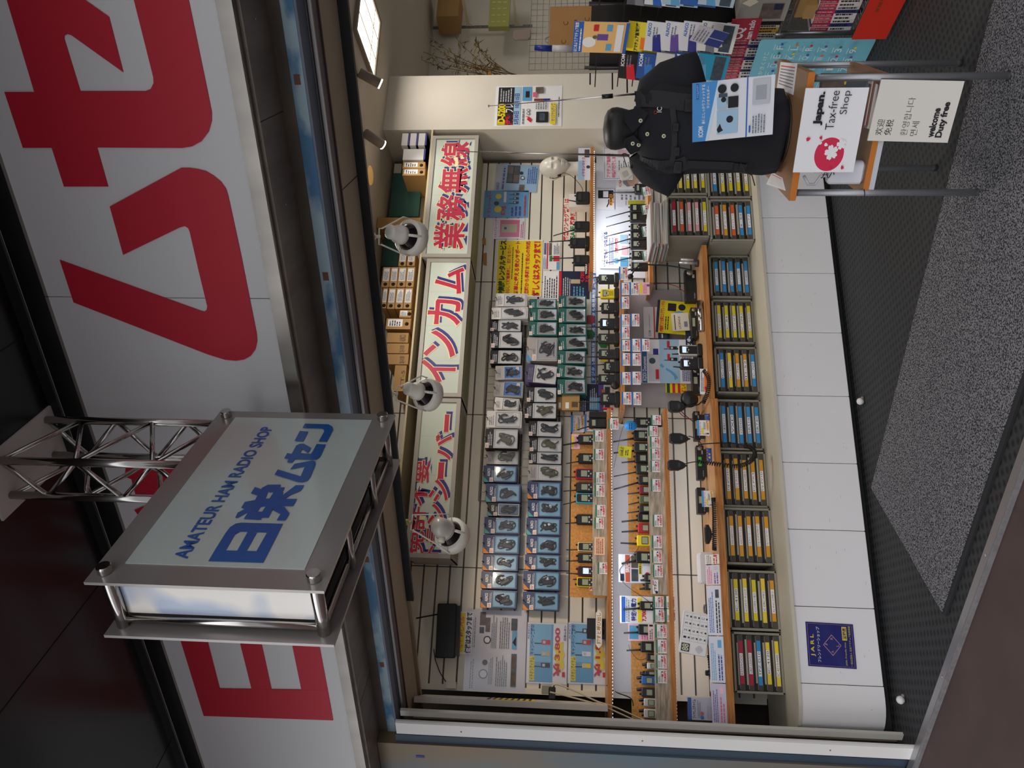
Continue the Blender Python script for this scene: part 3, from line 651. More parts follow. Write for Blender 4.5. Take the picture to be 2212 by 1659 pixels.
SH['low'] = shelf(1534.5, 862, 1572, 1540, .034, 4.0, 'lowest and longest pine shelf, papers hang over its front edge', ext=.06)
p, q = on_y(1512, 532, 4.0), on_y(1534, 862, 4.0)
SH['upr'] = shelf(1275.5, 320, 1274, 590, .023, Y1, 'short pine shelf with the white mannequin head', led=True)
SH['midr'] = shelf(1338, 578, 1342, 886, .022, Y1, 'pine shelf with desktop radios in chargers and blue-edged price cards')
SH['lowr'] = shelf(1398, 405, 1404, 612, .022, Y1, 'short pine shelf of slim radios behind the magazine pile')
T = thing('wall_shelf', 'right-hand length of lowest pine shelf under the mobile radios', 'shelf', FY(q.x+.001, (p.z+q.z)/2, 4.0))
m = MB(); w = p.x-q.x; m.box(0, w, -.03, 0, -.41, -.0001, PINETOP); m.box(0, w, -.03, .0004, -.0001, .012, PINE); part(T, m, 'plank'); SH['low2'] = (q.x, p.x, (p.z+q.z)/2)
for y in (578, 596):
    pass

a_, b_, zz_ = SH['upr']
light('AREA', 'led_strip_light', ((a_*1.35+b_*.65)/2, Y1+.03, zz_-.03), 1.5, (.88, .93, 1), (0, .35, -1), size=(b_-a_)*.55, shape='RECTANGLE', size_y=.012)
for k_, w_ in (('mid', .75), ('mid2', .8)):
    a_, b_, zz_ = SH[k_]; light('AREA', 'led_strip_light', ((a_+b_)/2, Y1+.03, zz_-.032), w_, (.9, .94, 1), (0, .5, -1), size=(b_-a_)*.9, shape='RECTANGLE', size_y=.012)
# ================================================================ printed sheets on the display wall
LBL = mat('#a8cde6', .5, name='pale_blue_print'); SKY = mat('#5fa8d6', .5, name='sky_print'); DKB = mat('#1b2346', .5, name='night_blue_print'); PNK = mat('#e8638f', .5, name='pink_print'); LPK = mat('#f0c4cf', .5); TAN = mat('#e8c48a', .5); ORA = mat('#ee7a22', .5, name='orange_print'); BEI = mat('#c5b893', .5)
TEALI = mat('#1d8a86', .5); PURP = mat('#6a4fa0', .5); LGY = mat('#c9ccd2', .5); PHOT = mat('#7a6a60', .5, noise=.5, ns=30, name='photo_print'); PHO2 = mat('#4a5a68', .5, noise=.5, ns=40, name='photo_print_blue')
def paint_items(m, w, h, items, z=.0012):
    for k, it in enumerate(items):
        zz = z+.00035*(k+1); o = it[0]
        if o == 'r': m.rect(it[1]*w, it[2]*h, it[3]*w, it[4]*h, zz, it[5])
        elif o == 't': m.text(it[1], it[2]*w, it[3]*h, it[4]*w, it[5]*h, zz, it[6], off=it[7] if len(it) > 7 else 0.0)
        elif o == 'l': m.lines(it[1]*w, it[2]*h, it[3]*w, it[4]*h, it[5], zz, it[6], seed=k)
        elif o == 'p': m.add([(x*w, y*h, zz) for x, y in it[1]], [tuple(range(len(it[1])))], it[2])
        elif o == 'c':
            n = 20; m.add([(it[1]*w+it[3]*w*math.cos(6.2832*q/n), it[2]*h+it[3]*w*math.sin(6.2832*q/n), zz) for q in range(n)], [tuple(range(n))], it[4])
        elif o == 'R':                                             # little walkie-talkie picture
            x, y, s, c = it[1]*w, it[2]*h, it[3]*h, it[4]
            m.rect(x, y, x+s*.5, y+s, zz, c); m.rect(x+s*.05, y+s, x+s*.15, y+s*1.8, zz, INK); m.rect(x+s*.1, y+s*.55, x+s*.4, y+s*.85, zz+.0002, LGY)
def sheet(x0, x1, y0, y1, Y, name, label, cat, items, bg=WHITE, rot=0, sleeve=False, th=.0012, fr=None, wh=None):
    if fr is None:
        a, b, c, d = prect(x0, x1, y0, y1, Y); w, h = b-a, d-c
        fr = frame(((a+b)/2, Y, (c+d)/2), (1, 0, 0), (0, 0, 1)) @ Matrix.Rotation(math.radians(rot), 4, 'Z') @ Matrix.Translation((-w/2, -h/2, 0))
    else: w, h = wh
    m = MB(); m.box(0, w, 0, h, 0, th, bg); paint_items(m, w, h, items, th)
    o = m.build(name, None, fr); tag(o, label, cat)
    if sleeve:
        q = MB(); q.box(-.006, w+.006, -.006, h+.006, th+.0045, th+.0050, FROST); q.build('plastic_sleeve', o)
    return o
Yw = YW-.003
sheet(1071, 1162, 356, 414, Yw, 'poster', 'light blue illustrated leaflet with comic panels, top corner of wall beside the column', 'poster', [('r', 0, .86, 1, 1, LGY), ('t', 'ALINCO', .03, .9, .3, .96, BLUEI, .02), ('l', .06, .76, .95, .86, 1, PURP), ('r', .3, .44, .96, .74, INK), ('r', .32, .45, .62, .58, PHOT), ('r', .64, .45, .94, .58, PHO2), ('r', .32, .6, .62, .73, PHO2), ('r', .64, .6, .94, .73, PHOT), ('r', .02, .3, .25, .42, PHOT), ('c', .5, .36, .07, INK), ('c', .5, .36, .045, WHITE), ('c', .68, .4, .06, INK), ('l', .3, .02, .95, .26, 5, BLUEI)], LBL, rot=-3, sleeve=True)
sheet(1046, 1141, 412, 470, Yw, 'poster', 'blue transceiver leaflet with yellow circles and small radios, below-left of the comic leaflet', 'poster', [('t', 'ALINCO', .75, .93, .95, .97, BLUEI), ('t', 'トランシーバー', .04, .84, .96, .92, REDI, .03), ('c', .3, .68, .12, YEL), ('c', .78, .68, .1, YEL), ('c', .52, .72, .08, INK), ('r', .55, .5, .95, .56, WHITE), ('t', 'DJ', .1, .5, .4, .6, REDI, .03), ('R', .5, .22, .12, INK), ('R', .66, .22, .12, INK), ('R', .82, .22, .12, INK), ('l', .05, .14, .45, .4, 3, NAVYI), ('l', .05, .04, .95, .11, 1, REDI)], SKY, sleeve=True)
sheet(1066, 1133, 472, 516, Yw, 'poster', 'pink framed leaflet picturing a beige pager unit', 'poster', [('r', .08, .16, .92, .84, PNK), ('r', .3, .24, .72, .74, BEI), ('r', .42, .55, .6, .68, LGY), ('r', .45, .57, .57, .66, INK), ('t', 'スタッフコーリング', .04, .88, .96, .97, REDI, .02), ('r', .1, .79, .9, .83, WHITE), ('l', .04, .02, .96, .13, 2, REDI)], WHITE, sleeve=True)
sheet(1072, 1171, 518, 641, Yw-.001, 'poster', 'bright yellow rental service poster with green and red Japanese lettering', 'poster', [('r', .02, .02, .98, .98, YEL), ('t', 'IP無線レンタルサービス', .03, .80, .98, .94, mat('#144a20', .6), .05), ('t', '安心して現場運用し、広域をカバー', .03, .69, .9, .77, REDI, .03), ('l', .3, .63, .96, .67, 1, INK), ('t', '簡単に使える安心サポート', .03, .50, .97, .60, REDI, .04), ('l', .05, .41, .96, .46, 1, INK), ('t', '短期から長期まで安心の対応', .03, .28, .97, .37, REDI, .03), ('t', '詳しくはスタッフまで！', .02, .05, .96, .20, REDI, .05)], WHITE)
sheet(1173, 1210, 524, 583, Yw, 'flyer', 'small flyer with striped headings and a green block, under the yellow poster', 'flyer', [('r', .02, .7, .98, .78, REDI), ('r', .55, .82, .98, .88, NAVYI), ('r', .55, .9, .98, .95, PHO2), ('l', .02, .8, .5, .98, 3, BLUEI), ('r', .3, .45, .5, .62, GRN), ('r', .52, .5, .98, .66, PHOT), ('r', .0, .04, .28, .2, SKY), ('r', .3, .04, .5, .4, REDI), ('l', .55, .05, .98, .4, 4, GREYI)], WHITE)
sheet(1173, 1273, 586, 646, Yw, 'poster', 'dark blue price poster with red figures, between packs and the right radios', 'poster', [('r', 0, 0, 1, .66, DKB), ('l', .03, .68, .95, .98, 6, INK), ('r', .05, .60, .97, .655, REDI), ('l', .06, .40, .8, .58, 4, LGY), ('r', .55, .2, .7, .4, BEI), ('l', .06, .1, .5, .36, 4, SKY), ('t', '4,780', .6, .10, .97, .19, REDI, .03), ('t', '7,800', .6, .0, .97, .08, REDI, .03)], WHITE)
sheet(1217, 1244, 428, 521, Yw, 'banner', 'clear banner with bold red lettering about emergency broadcasts on the slatwall', 'sign', [('t', '緊急ワンセグ搭載 は', .02, .58, .98, .98, REDI, .04), ('t', 'SAFE', .06, .05, .34, .42, GRN, .04), ('t', '緊急放送を受', .38, .05, .98, .46, REDI, .05)], mat('#e9e4d8', .5))
# left end
sheet(988, 1021, 1321, 1413, Yw-.002, 'sign', 'white strip sign reading call bell in pink and price in black beside the black receiver', 'sign', [('r', .04, .52, .96, .95, YEL), ('t', '呼び出しベル', .16, .58, .88, .9, PNK, .04), ('t', '価格はスタッフまで', .03, .08, .98, .46, INK, .05)], WHITE)
sheet(1008, 1136, 1318, 1493, Yw, 'leaflet', 'large laminated white sheet showing headset pictures and small photographs', 'leaflet', [('l', .02, .86, .45, .93, 2, GREYI), ('l', .52, .86, .98, .93, 2, GREYI), ('r', .70, .72, .78, .80, PHO2), ('r', .8, .7, .97, .8, PHOT), ('r', .72, .62, .9, .7, PHOT), ('c', .20, .70, .06, GREYI), ('c', .20, .70, .045, WHITE), ('c', .34, .68, .035, INK), ('c', .62, .66, .05, INK), ('c', .62, .66, .035, WHITE), ('l', .08, .54, .45, .62, 3, GREYI), ('l', .52, .5, .95, .60, 4, GREYI), ('l', .06, .30, .45, .50, 6, GREYI), ('r', .06, .15, .46, .24, PHO2), ('r', .08, .16, .24, .23, PHOT), ('r', .28, .17, .44, .23, PHOT), ('r', .52, .16, .74, .24, SKY), ('p', [(.55, .17), (.68, .17), (.6, .23)], INK), ('r', .75, .16, .9, .26, PHO2), ('l', .52, .28, .95, .46, 5, GREYI), ('t', 'プラントロニクス', .40, .955, .6, .975, REDI)], mat('#dcdade', .4), sleeve=True)
def price_poster(x0, x1, y0, y1, price, cols, lab):
    it = [('r', .02, .35, .98, .93, SKY), ('r', .35, .40, .98, .9, mat('#7fc2e6', .5)), ('t', 'ALINCO', .72, .945, .97, .985, BLUEI, .02), ('r', .04, .80, .44, .93, YEL), ('t', 'イチオシアイテム', .06, .81, .42, .92, mat('#6a8a1e', .5), .03), ('t', 'キャンペーン実施中', .47, .82, .96, .92, NAVYI, .02)]
    for k, c in enumerate(cols): it.append(('R', .26+k*.19, .42, .22, c))
    it += [('p', [(.22, .12), (.28, .2), (.24, .3), (.36, .26), (.42, .35), (.5, .27), (.6, .34), (.64, .25), (.74, .24), (.68, .17), (.7, .09), (.58, .11), (.48, .05), (.42, .1), (.3, .06)], YEL), ('t', '￥', .13, .16, .3, .33, REDI, .03), ('t', price, .3, .17, .92, .3, REDI, .03), ('r', .12, .05, .2, .12, REDI), ('t', '日栄ムセン', .72, .03, .97, .09, NAVYI, .02)]
    return sheet(x0, x1, y0, y1, Yw, 'price_poster', lab, 'poster', it, WHITE, sleeve=True)
price_poster(1138, 1225, 1346, 1477, '13,800', [INK, BEI, REDI], 'blue and white price poster reading 13,800 with three small radios pictured')
price_poster(1227, 1312, 1346, 1478, '11,800', [YEL, WHITE, REDI, INK], 'blue and white price poster reading 11,800 with four small radios pictured')
a, b, c, d = prect(1286, 1301, 1316, 1401, YW-.12); w, h = b-a, d-c
m = MB(); m.slab([(0, h/2), (w*.1, h*.06), (w*.9, h*.06), (w, h/2), (w*.9, h*.94), (w*.1, h*.94)], 0, .0015, WHITE); m.text('押すと呼び出し', w*.12, h*.2, w*.9, h*.8, .002, mat('#b08a1e', .5), off=.03)
tag(m.build('arrow_sign', None, FY(a, c, YW-.12)), 'white pointed card reading press to call, standing on the upper long shelf', 'sign')
a, b, c, d = prect(1272, 1312, 1336, 1380, YW-.08)
m = MB(); m.M = None; m.box(0, b-a, 0, d-c, -.05, 0, BLACK); m.lathe([(.022, 0), (.02, .01), (.0, .012)], mat('#2a2a2e', .3), 16, Matrix.Translation(((b-a)*.35, .03, 0))); m.lathe([(.022, 0), (.02, .01), (.0, .012)], mat('#2a2a2e', .3), 16, Matrix.Translation(((b-a)*.75, .03, 0)))
tag(m.build('headset_stand', None, FY(a, SH['mid'][2]+.0005, YW-.08)), 'black headset display stand behind the pointed white card', 'stand')
# tall black receiver with antenna on the slatwall
a, b, c, d = prect(943, 995, 1303, 1421, YW-.045); w, h = b-a, d-c
T = thing('wall_receiver', 'large black call receiver box with whip antenna mounted on the slatwall', 'receiver', FY(a, c, YW-.045) @ Matrix.Rotation(math.radians(1.5), 4, 'Z'))
m = MB(); m.rbox(0, w, h*.18, h*.98, -.043, 0, .008, mat('#101314', .35), .004); m.box(.01, w-.01, h*.02, h*.2, -.043, -.01, mat('#15191a', .3)); m.box(.02, w-.02, h*.5, h*.52, 0, .004, mat('#1a2022', .3)); part(T, m, 'body')
m = MB(); q = on_y(901, 1333, YW-.045); m.tube([(w*.80, h*.96, -.01), (q.x-a, q.z-c, 0)], .004, BLACK, 8); part(T, m, 'antenna')
m = MB(); pts = [on_y(x, y, YW-.02) for x, y in ((937, 1402), (940, 1425), (950, 1452), (963, 1473))]; m.M = T.matrix_world.inverted(); m.tube(pts, .0025, BLACK, 6); part(T, m, 'cord')
a, b, c, d = prect(963, 985, 1473, 1487, YW-.02); m = MB(); m.box(0, b-a, 0, d-c, -.018, 0, OFFW); tag(m.build('plug_box', None, FY(a, c, YW-.02)), 'small white junction box at the end of the receiver cord', 'plug')
# white edge board and its hardware at the left end
p, q = on_y(893, 1524, 4.05), on_y(1313, 1540-12, 4.05)
m = MB(); xb = on_y(1100, 1527, 4.05).x; xa = on_y(1100, 1514, 4.05).x
m.box(xb, xa-.0, 4.05, YW-.06, q.z, p.z, mat('#d9d0c8', .5, noise=.08, ns=5))
o = m.build('end_board'); tag(o, 'upright white board standing out from the slatwall at its left end', 'board')
m = MB(); m.box(xa+.0005, xa+.002, 4.10, 4.30, on_y(1155, 1520, 4.1).z, on_y(1065, 1520, 4.1).z, YEL)
for k in range(8): z = on_y(1155, 1520, 4.1).z+.02+k*.03; m.box(xa+.002, xa+.0026, 4.10, 4.30, z, z+.012, INK)
tag(m.build('warning_sticker'), 'yellow and black sticker on the side of the upright white board', 'sticker')
# ================================================================ ID-5200 poster on the column
YP = YL-.001
sheet(1070, 1214, 186, 273, YP, 'poster', 'campaign poster with black and yellow heading taped to the cream column', 'poster', [('r', .03, .72, .97, .96, INK), ('t', 'ID-5200', .05, .85, .55, .95, YEL, .05), ('t', '激変', .04, .73, .32, .84, REDI, .05), ('t', 'フレ', .34, .73, .55, .84, WHITE, .02), ('l', .6, .75, .95, .94, 5, LGY), ('r', .03, .62, .97, .72, LBL), ('t', '5月30日', .05, .64, .36, .71, NAVYI, .03), ('t', '10月15日', .45, .64, .8, .71, NAVYI, .03), ('r', .62, .46, .97, .60, SKY), ('r', .7, .49, .86, .55, INK), ('l', .05, .55, .5, .6, 1, GREYI), ('p', [(.08, .46), (.16, .52), (.12, .54), (.2, .5), (.24, .55), (.22, .48), (.16, .44)], REDI), ('c', .3, .50, .035, GREYI), ('c', .3, .50, .02, WHITE), ('c', .38, .50, .035, GREYI), ('c', .38, .50, .02, WHITE), ('r', .08, .2, .34, .38, INK), ('r', .12, .25, .3, .33, PHO2), ('l', .4, .22, .58, .40, 5, GREYI), ('r', .6, .28, .66, .42, mat('#7a3a30', .6)), ('r', .6, .18, .66, .28, NAVYI), ('r', .8, .28, .95, .4, PHOT), ('r', .7, .38, .82, .44, PNK), ('r', .03, .09, .55, .17, YEL), ('t', 'オリジナルグッズ', .1, .1, .53, .16, BLUEI, .02), ('l', .2, .03, .9, .06, 1, INK)], WHITE)
# ================================================================ blister packs on hooks
NVY = mat('#33436e', .45, name='navy_card'); BKC = mat('#1b1a1d', .45, name='black_card'); GRC = mat('#1c5a52', .45, name='green_card'); GYC = mat('#a9a29e', .45, name='grey_card'); WHC = mat('#d9d4cf', .45, name='white_card')
TRB = mat('#7fb0cc', .35, name='blue_tray'); TRG = mat('#d2ccc4', .35, name='clear_tray'); OLV = mat('#4a4a2c', .5, name='olive_cord'); DGR = mat('#2e3436', .5, name='dark_cord'); GYW = mat('#cfd2d4', .4, name='white_cord')
def coil(m, cx, cy, rx, ry, z, mt, seed, n=26, r=.0036):
    R = random.Random(seed); a, b, p = R.choice([(3, 2), (5, 4), (3, 4), (5, 3)]), R.uniform(0, 3), []
    for k in range(n+1):
        t = 6.2832*k/n; p.append((cx+rx*math.sin(a[0]*t*.5+b)*(.7+.3*math.cos(t)), cy+ry*math.sin(a[1]*t*.5), z+.002*math.sin(7*t)))
    m.tube(p, r, mt, 5)
STYLES = {  # header, tray, cord, corner, words
    'clear': (WHC, TRG, BLACK, None, 'clear-fronted white'), 'black': (BKC, TRG, BLACK, None, 'black-headed clear'), 'camo': (BKC, TRG, OLV, None, 'black-headed clear'), 'olive': (GYC, TRG, OLV, None, 'silvery clear'),
    'blueclam': (GYC, mat('#3f74b8', .3), BLACK, None, 'grey and bright blue'), 'white': (WHC, mat('#e8dcc8', .4), BLACK, None, 'cream and clear'),
    'navyt': (NVY, TRB, DGR, mat('#4fa9a6', .5), 'navy teal-cornered'), 'navyo': (NVY, TRB, DGR, mat('#e08a2c', .5), 'navy orange-cornered'), 'dark': (BKC, mat('#35546a', .4), BLACK, mat('#4fa9a6', .5), 'dark teal-cornered'),
    'green': (GRC, mat('#8f8a80', .35), BLACK, None, 'green-framed'), 'kenw': (GYC, GYC, BLACK, mat('#3f8fd0', .5), 'large grey'), 'purple': (mat('#4a3f66', .5), TRG, BLACK, None, 'purple-headed')}
def pack_parts(T, w, h, st, seed, full=True):
    hd, tr, cd, corner, _ = STYLES[st]; R = random.Random(seed)
    m = MB(); m.rbox(0, w, 0, h, -.0006, .0004, .004, hd, 0, 2)
    if corner: m.add([(0, h*.82, .0008), (w*.0, h*.97, .0008), (w*.10, h*.99, .0008), (w*.34, h*.99, .0008)], [(0, 3, 2, 1)], corner)
    if st in ('navyt', 'navyo', 'dark'): m.text('ALINCO', w*.36, h*.80, w*.82, h*.88, .0008, WHITE, off=.02); m.lines(w*.1, h*.69, w*.9, h*.76, 2, .0008, LGY, seed)
    elif st == 'kenw': m.text('KENWOOD', w*.08, h*.73, w*.5, h*.79, .0008, INK); m.rect(w*.12, h*.06, w*.9, h*.16, .0008, REDI); m.lines(w*.2, h*.08, w*.8, h*.14, 1, .001, WHITE)
    elif st == 'green': m.lines(w*.1, h*.80, w*.8, h*.92, 2, .0008, LGY, seed)
    else: m.lines(w*.15, h*.78, w*.85, h*.93, 3, .0008, LGY if hd is BKC else GREYI, seed)
    m.rect(w*.42, h*.955, w*.58, h*.975, .0009, INK)
    sx_, sy_ = (w*.02, h*.88) if st in ('black', 'camo', 'green') else (w*.02, h*.70) if corner else (w*.62, h*.12)
    m.rect(sx_, sy_, sx_+w*.26, sy_+h*.11, .0012, OFFW); m.lines(sx_+w*.03, sy_+h*.02, sx_+w*.24, sy_+h*.09, 2, .0014, REDI, seed)
    if st in ('black', 'camo', 'olive', 'purple'): m.rbox(w*.01, w*.99, h*.01, h*.74, .0004, .0009, .003, mat('#c3beb9', .35), 0, 2)
    part(T, m, 'card')
    bx0, bx1, by0, by1 = w*.08, w*.92, h*.05, h*.66
    if st == 'green': bx0, bx1, by0, by1 = w*.1, w*.9, h*.06, h*.70
    if st == 'clear': by1 = h*.74
    if st in ('black', 'camo', 'olive', 'purple'): bx0, bx1, by0, by1 = w*.04, w*.96, h*.03, h*.71
    m = MB(); m.rect(bx0, by0, bx1, by1, .0010, tr)
    if st == 'green':
        m.add([(bx0, by0, .0012), (bx1, by0, .0012), (bx1, by0+(by1-by0)*.5, .0012)], [(0, 1, 2)], LGY)
    part(T, m, 'backing')
    m = MB(); m.rbox(bx0, bx1, by0, by1, .0015, .0165, .008, CLEAR, .005)
    for a_, b_, c_, d_ in ((bx0-.002, bx1+.002, by0-.002, by0+.0015), (bx0-.002, bx1+.002, by1-.0015, by1+.002), (bx0-.002, bx0+.0015, by0, by1), (bx1-.0015, bx1+.002, by0, by1)): m.box(a_, b_, c_, d_, .0008, .0035, mat('#b8c4cc' if tr is not TRB else '#6f97b5', .15, coat=.6))
    part(T, m, 'blister')
    m = MB(); cx, cy = (bx0+bx1)/2, (by0+by1)/2; rx, ry = (bx1-bx0)*.36, (by1-by0)*.38
    coil(m, cx, cy, rx, ry, .007, cd, seed); coil(m, cx+rx*.2, cy+ry*.1, rx*.6, ry*.7, .010, cd, seed+5)
    a_ = R.uniform(-.4, .6); m.M = Matrix.Translation((cx-rx*.3, cy-ry*.1, .006)) @ Matrix.Rotation(a_, 4, 'Z'); m.rbox(-rx*.36, rx*.36, -ry*.62, ry*.62, -.003, .009, .005, BLACK if cd is not OLV else OLV)
    if st in ('navyo', 'navyt') and R.random() < .6: m.M = Matrix.Translation((cx+rx*.4, cy-ry*.1, .006)); m.lathe([(.009, 0), (.009, .004), (.005, .006)], GYW, 12)
    m.M = None
    if st in ('navyo', 'navyt', 'olive', 'camo'): m.rbox(cx+rx*.1, cx+rx*.8, cy+ry*.05, cy+ry*.5, .003, .007, .003, GYW, .001)
    part(T, m, 'earphone')
def simple_pack(w, h, st):
    hd, tr, cd, corner, _ = STYLES[st]; m = MB(); m.rbox(0, w, 0, h, -.0006, .0004, .004, hd, 0, 2)
    m.rbox(w*.08, w*.92, h*.05, h*.66, .0006, .0155, .008, mat('#c9cdd2' if tr is not TRB else '#8fb0cc', .2, coat=.5), .005); return m
HK = mat('#4a4440', .35, .8, name='hook_metal')
def row(rowname, specs, grp):
    for i, (x0, x1, y0, y1, st, n, rot) in enumerate(specs):
        Y = YW-.05-n*.021
        a, b, c, d = prect(x0, x1, y0, y1, Y); w, h = b-a, d-c
        fr = frame(((a+b)/2, Y, (c+d)/2), (1, 0, 0), (0, 0, 1)) @ Matrix.Rotation(math.radians(rot), 4, 'Z') @ Matrix.Translation((-w/2, -h/2, 0))
        T = thing('blister_pack', '%s earphone pack, front of the %s hook from the column, %s' % (STYLES[st][4], ORD[i], rowname), 'earphone pack', fr, grp); pack_parts(T, w, h, st, i*7+len(rowname))
        R = random.Random(i+len(rowname))
        mb = simple_pack(w, h, st); base = None
        for k in range(n):
            f2 = frame(((a+b)/2+R.uniform(-.002, .002)-.001*k, Y+.021*(k+1), (c+d)/2-.001*k), (1, 0, 0), (0, 0, 1)) @ Matrix.Rotation(math.radians(rot+R.uniform(-1, 1)), 4, 'Z') @ Matrix.Translation((-w/2, -h/2, 0))
            if base is None: base = o = mb.build('blister_pack', None, f2)
            else: o = base.copy(); COL.objects.link(o); o.matrix_world = f2
            tag(o, '%s earphone pack, %s behind the front one, %s hook from the column, %s' % (STYLES[st][4].split()[0], ORD[k], ORD[i], rowname), 'earphone pack', grp)
        m = MB(); xh = (a+b)/2; zh = d-h*.035; m.tube([(xh, YW-.002, zh), (xh, Y-.03, zh), (xh, Y-.036, zh+.006)], .0022, HK, 6)
        tag(m.build('display_hook'), 'metal hook holding the %s earphone packs, %s from the column, %s' % (STYLES[st][4], ORD[i], rowname), 'hook', 'display hooks')
row('upper row', [(1071, 1139, 634, 662, 'clear', 3, 0), (1062, 1140, 664, 689, 'clear', 4, 2), (1059, 1126, 690, 716, 'black', 3, 0), (1061, 1128, 717, 752, 'black', 4, 0), (1059, 1126, 757, 786, 'black', 3, 0), (1070, 1128, 790, 820, 'blueclam', 3, 2), (1067, 1130, 823, 858, 'blueclam', 2, -2), (1068, 1121, 860, 886, 'white', 5, -4), (1051, 1127, 888, 924, 'clear', 5, 0), (1048, 1119, 927, 969, 'camo', 5, 0), (1050, 1120, 971, 1003, 'olive', 2, 0), (1044, 1117, 1006, 1042, 'navyt', 2, 0), (1049, 1125, 1045, 1085, 'navyt', 3, 0), (1053, 1124, 1087, 1115, 'dark', 3, 0), (1046, 1123, 1117, 1153, 'navyt', 2, 1), (1043, 1122, 1156, 1196, 'navyo', 2, 0), (1042, 1119, 1198, 1233, 'navyo', 2, 0), (1039, 1117, 1235, 1272, 'navyo', 2, 0), (1038, 1116, 1275, 1314, 'navyo', 2, 0)], 'earphone packs on the upper hooks')
row('middle row', [(1143, 1203, 646, 666, 'green', 4, 0), (1145, 1205, 667, 693, 'green', 4, 0), (1143, 1204, 695, 725, 'green', 4, 0), (1138, 1204, 729, 780, 'kenw', 3, 0), (1136, 1203, 789, 828, 'purple', 4, -5), (1138, 1202, 837, 869, 'black', 4, 0), (1133, 1202, 871, 904, 'camo', 4, 0), (1142, 1213, 910, 943, 'black', 3, -1), (1144, 1214, 945, 976, 'camo', 2, 0), (1142, 1213, 977, 1002, 'black', 2, 0), (1141, 1213, 1004, 1038, 'olive', 2, 0), (1139, 1212, 1041, 1078, 'navyo', 2, 0), (1140, 1213, 1081, 1117, 'navyt', 2, 0), (1137, 1211, 1119, 1156, 'navyt', 2, 0), (1137, 1210, 1158, 1196, 'navyo', 2, 0), (1134, 1210, 1198, 1231, 'navyo', 2, 0), (1130, 1210, 1234, 1275, 'navyo', 2, 0), (1129, 1208, 1279, 1319, 'navyo', 2, 0)], 'earphone packs on the middle hooks')
row('lower row', [(1207, 1267, 639, 664, 'green', 4, 0), (1207, 1267, 666, 697, 'green', 4, 0), (1207, 1268, 700, 725, 'green', 4, 0), (1206, 1269, 727, 755, 'green', 4, 4), (1205, 1266, 758, 786, 'green', 4, 0), (1203, 1265, 789, 817, 'green', 4, -4), (1204, 1266, 819, 852, 'green', 4, 2)], 'earphone packs on the lower hooks')
for k, (x0, x1, y0, y1) in enumerate(((1214, 1252, 853, 886), (1202, 1226, 856, 884))):
    a, b, c, d = prect(x0, x1, y0, y1, 4.30+.035*k); m = MB(); w, h = b-a, d-c; m.box(0, w, 0, h, -.03, 0, CARD); m.rect(w*.2, h*.1, w*.55, h*.45, .001, mat('#5a4530', .7)) if k == 0 else None; m.rect(w*.1, h*.6, w*.5, h*.8, .001, OFFW)
    tag(m.build('small_box', None, FY(a, c, 4.30+.035*k)), ['small brown radio box with a white price label under the green packs', 'second small brown box tucked behind the first under the green packs'][k], 'box')
# wire grid behind the packs
m = MB(); WG = mat('#b5aa96', .4, .5, name='grid_wire'); g0, g1 = on_y(1050, 1082, YW-.02), on_y(1050, 650, YW-.02)
zt_, zb_ = on_y(1038, 1000, YW-.02).z, on_y(1215, 1000, YW-.02).z
n = int((g1.x-g0.x)/.05)
for k in range(n+1): x = g0.x+(g1.x-g0.x)*k/n; m.tube([(x, YW-.02, zb_), (x, YW-.02, zt_)], .0016, WG, 5)
for k in range(9): z = zb_+(zt_-zb_)*k/8; m.tube([(g0.x, YW-.018, z), (g1.x, YW-.018, z)], .0016, WG, 5)
for x in (g0.x, g1.x): m.tube([(x, YW-.019, zb_), (x, YW-.019, zt_)], .003, WG, 6)
for z in (zb_, zt_): m.tube([(g0.x, YW-.019, z), (g1.x, YW-.019, z)], .003, WG, 6)
tag(m.build('wire_grid'), 'cream wire grid panel on the slatwall behind the hanging earphone packs', 'wire grid')
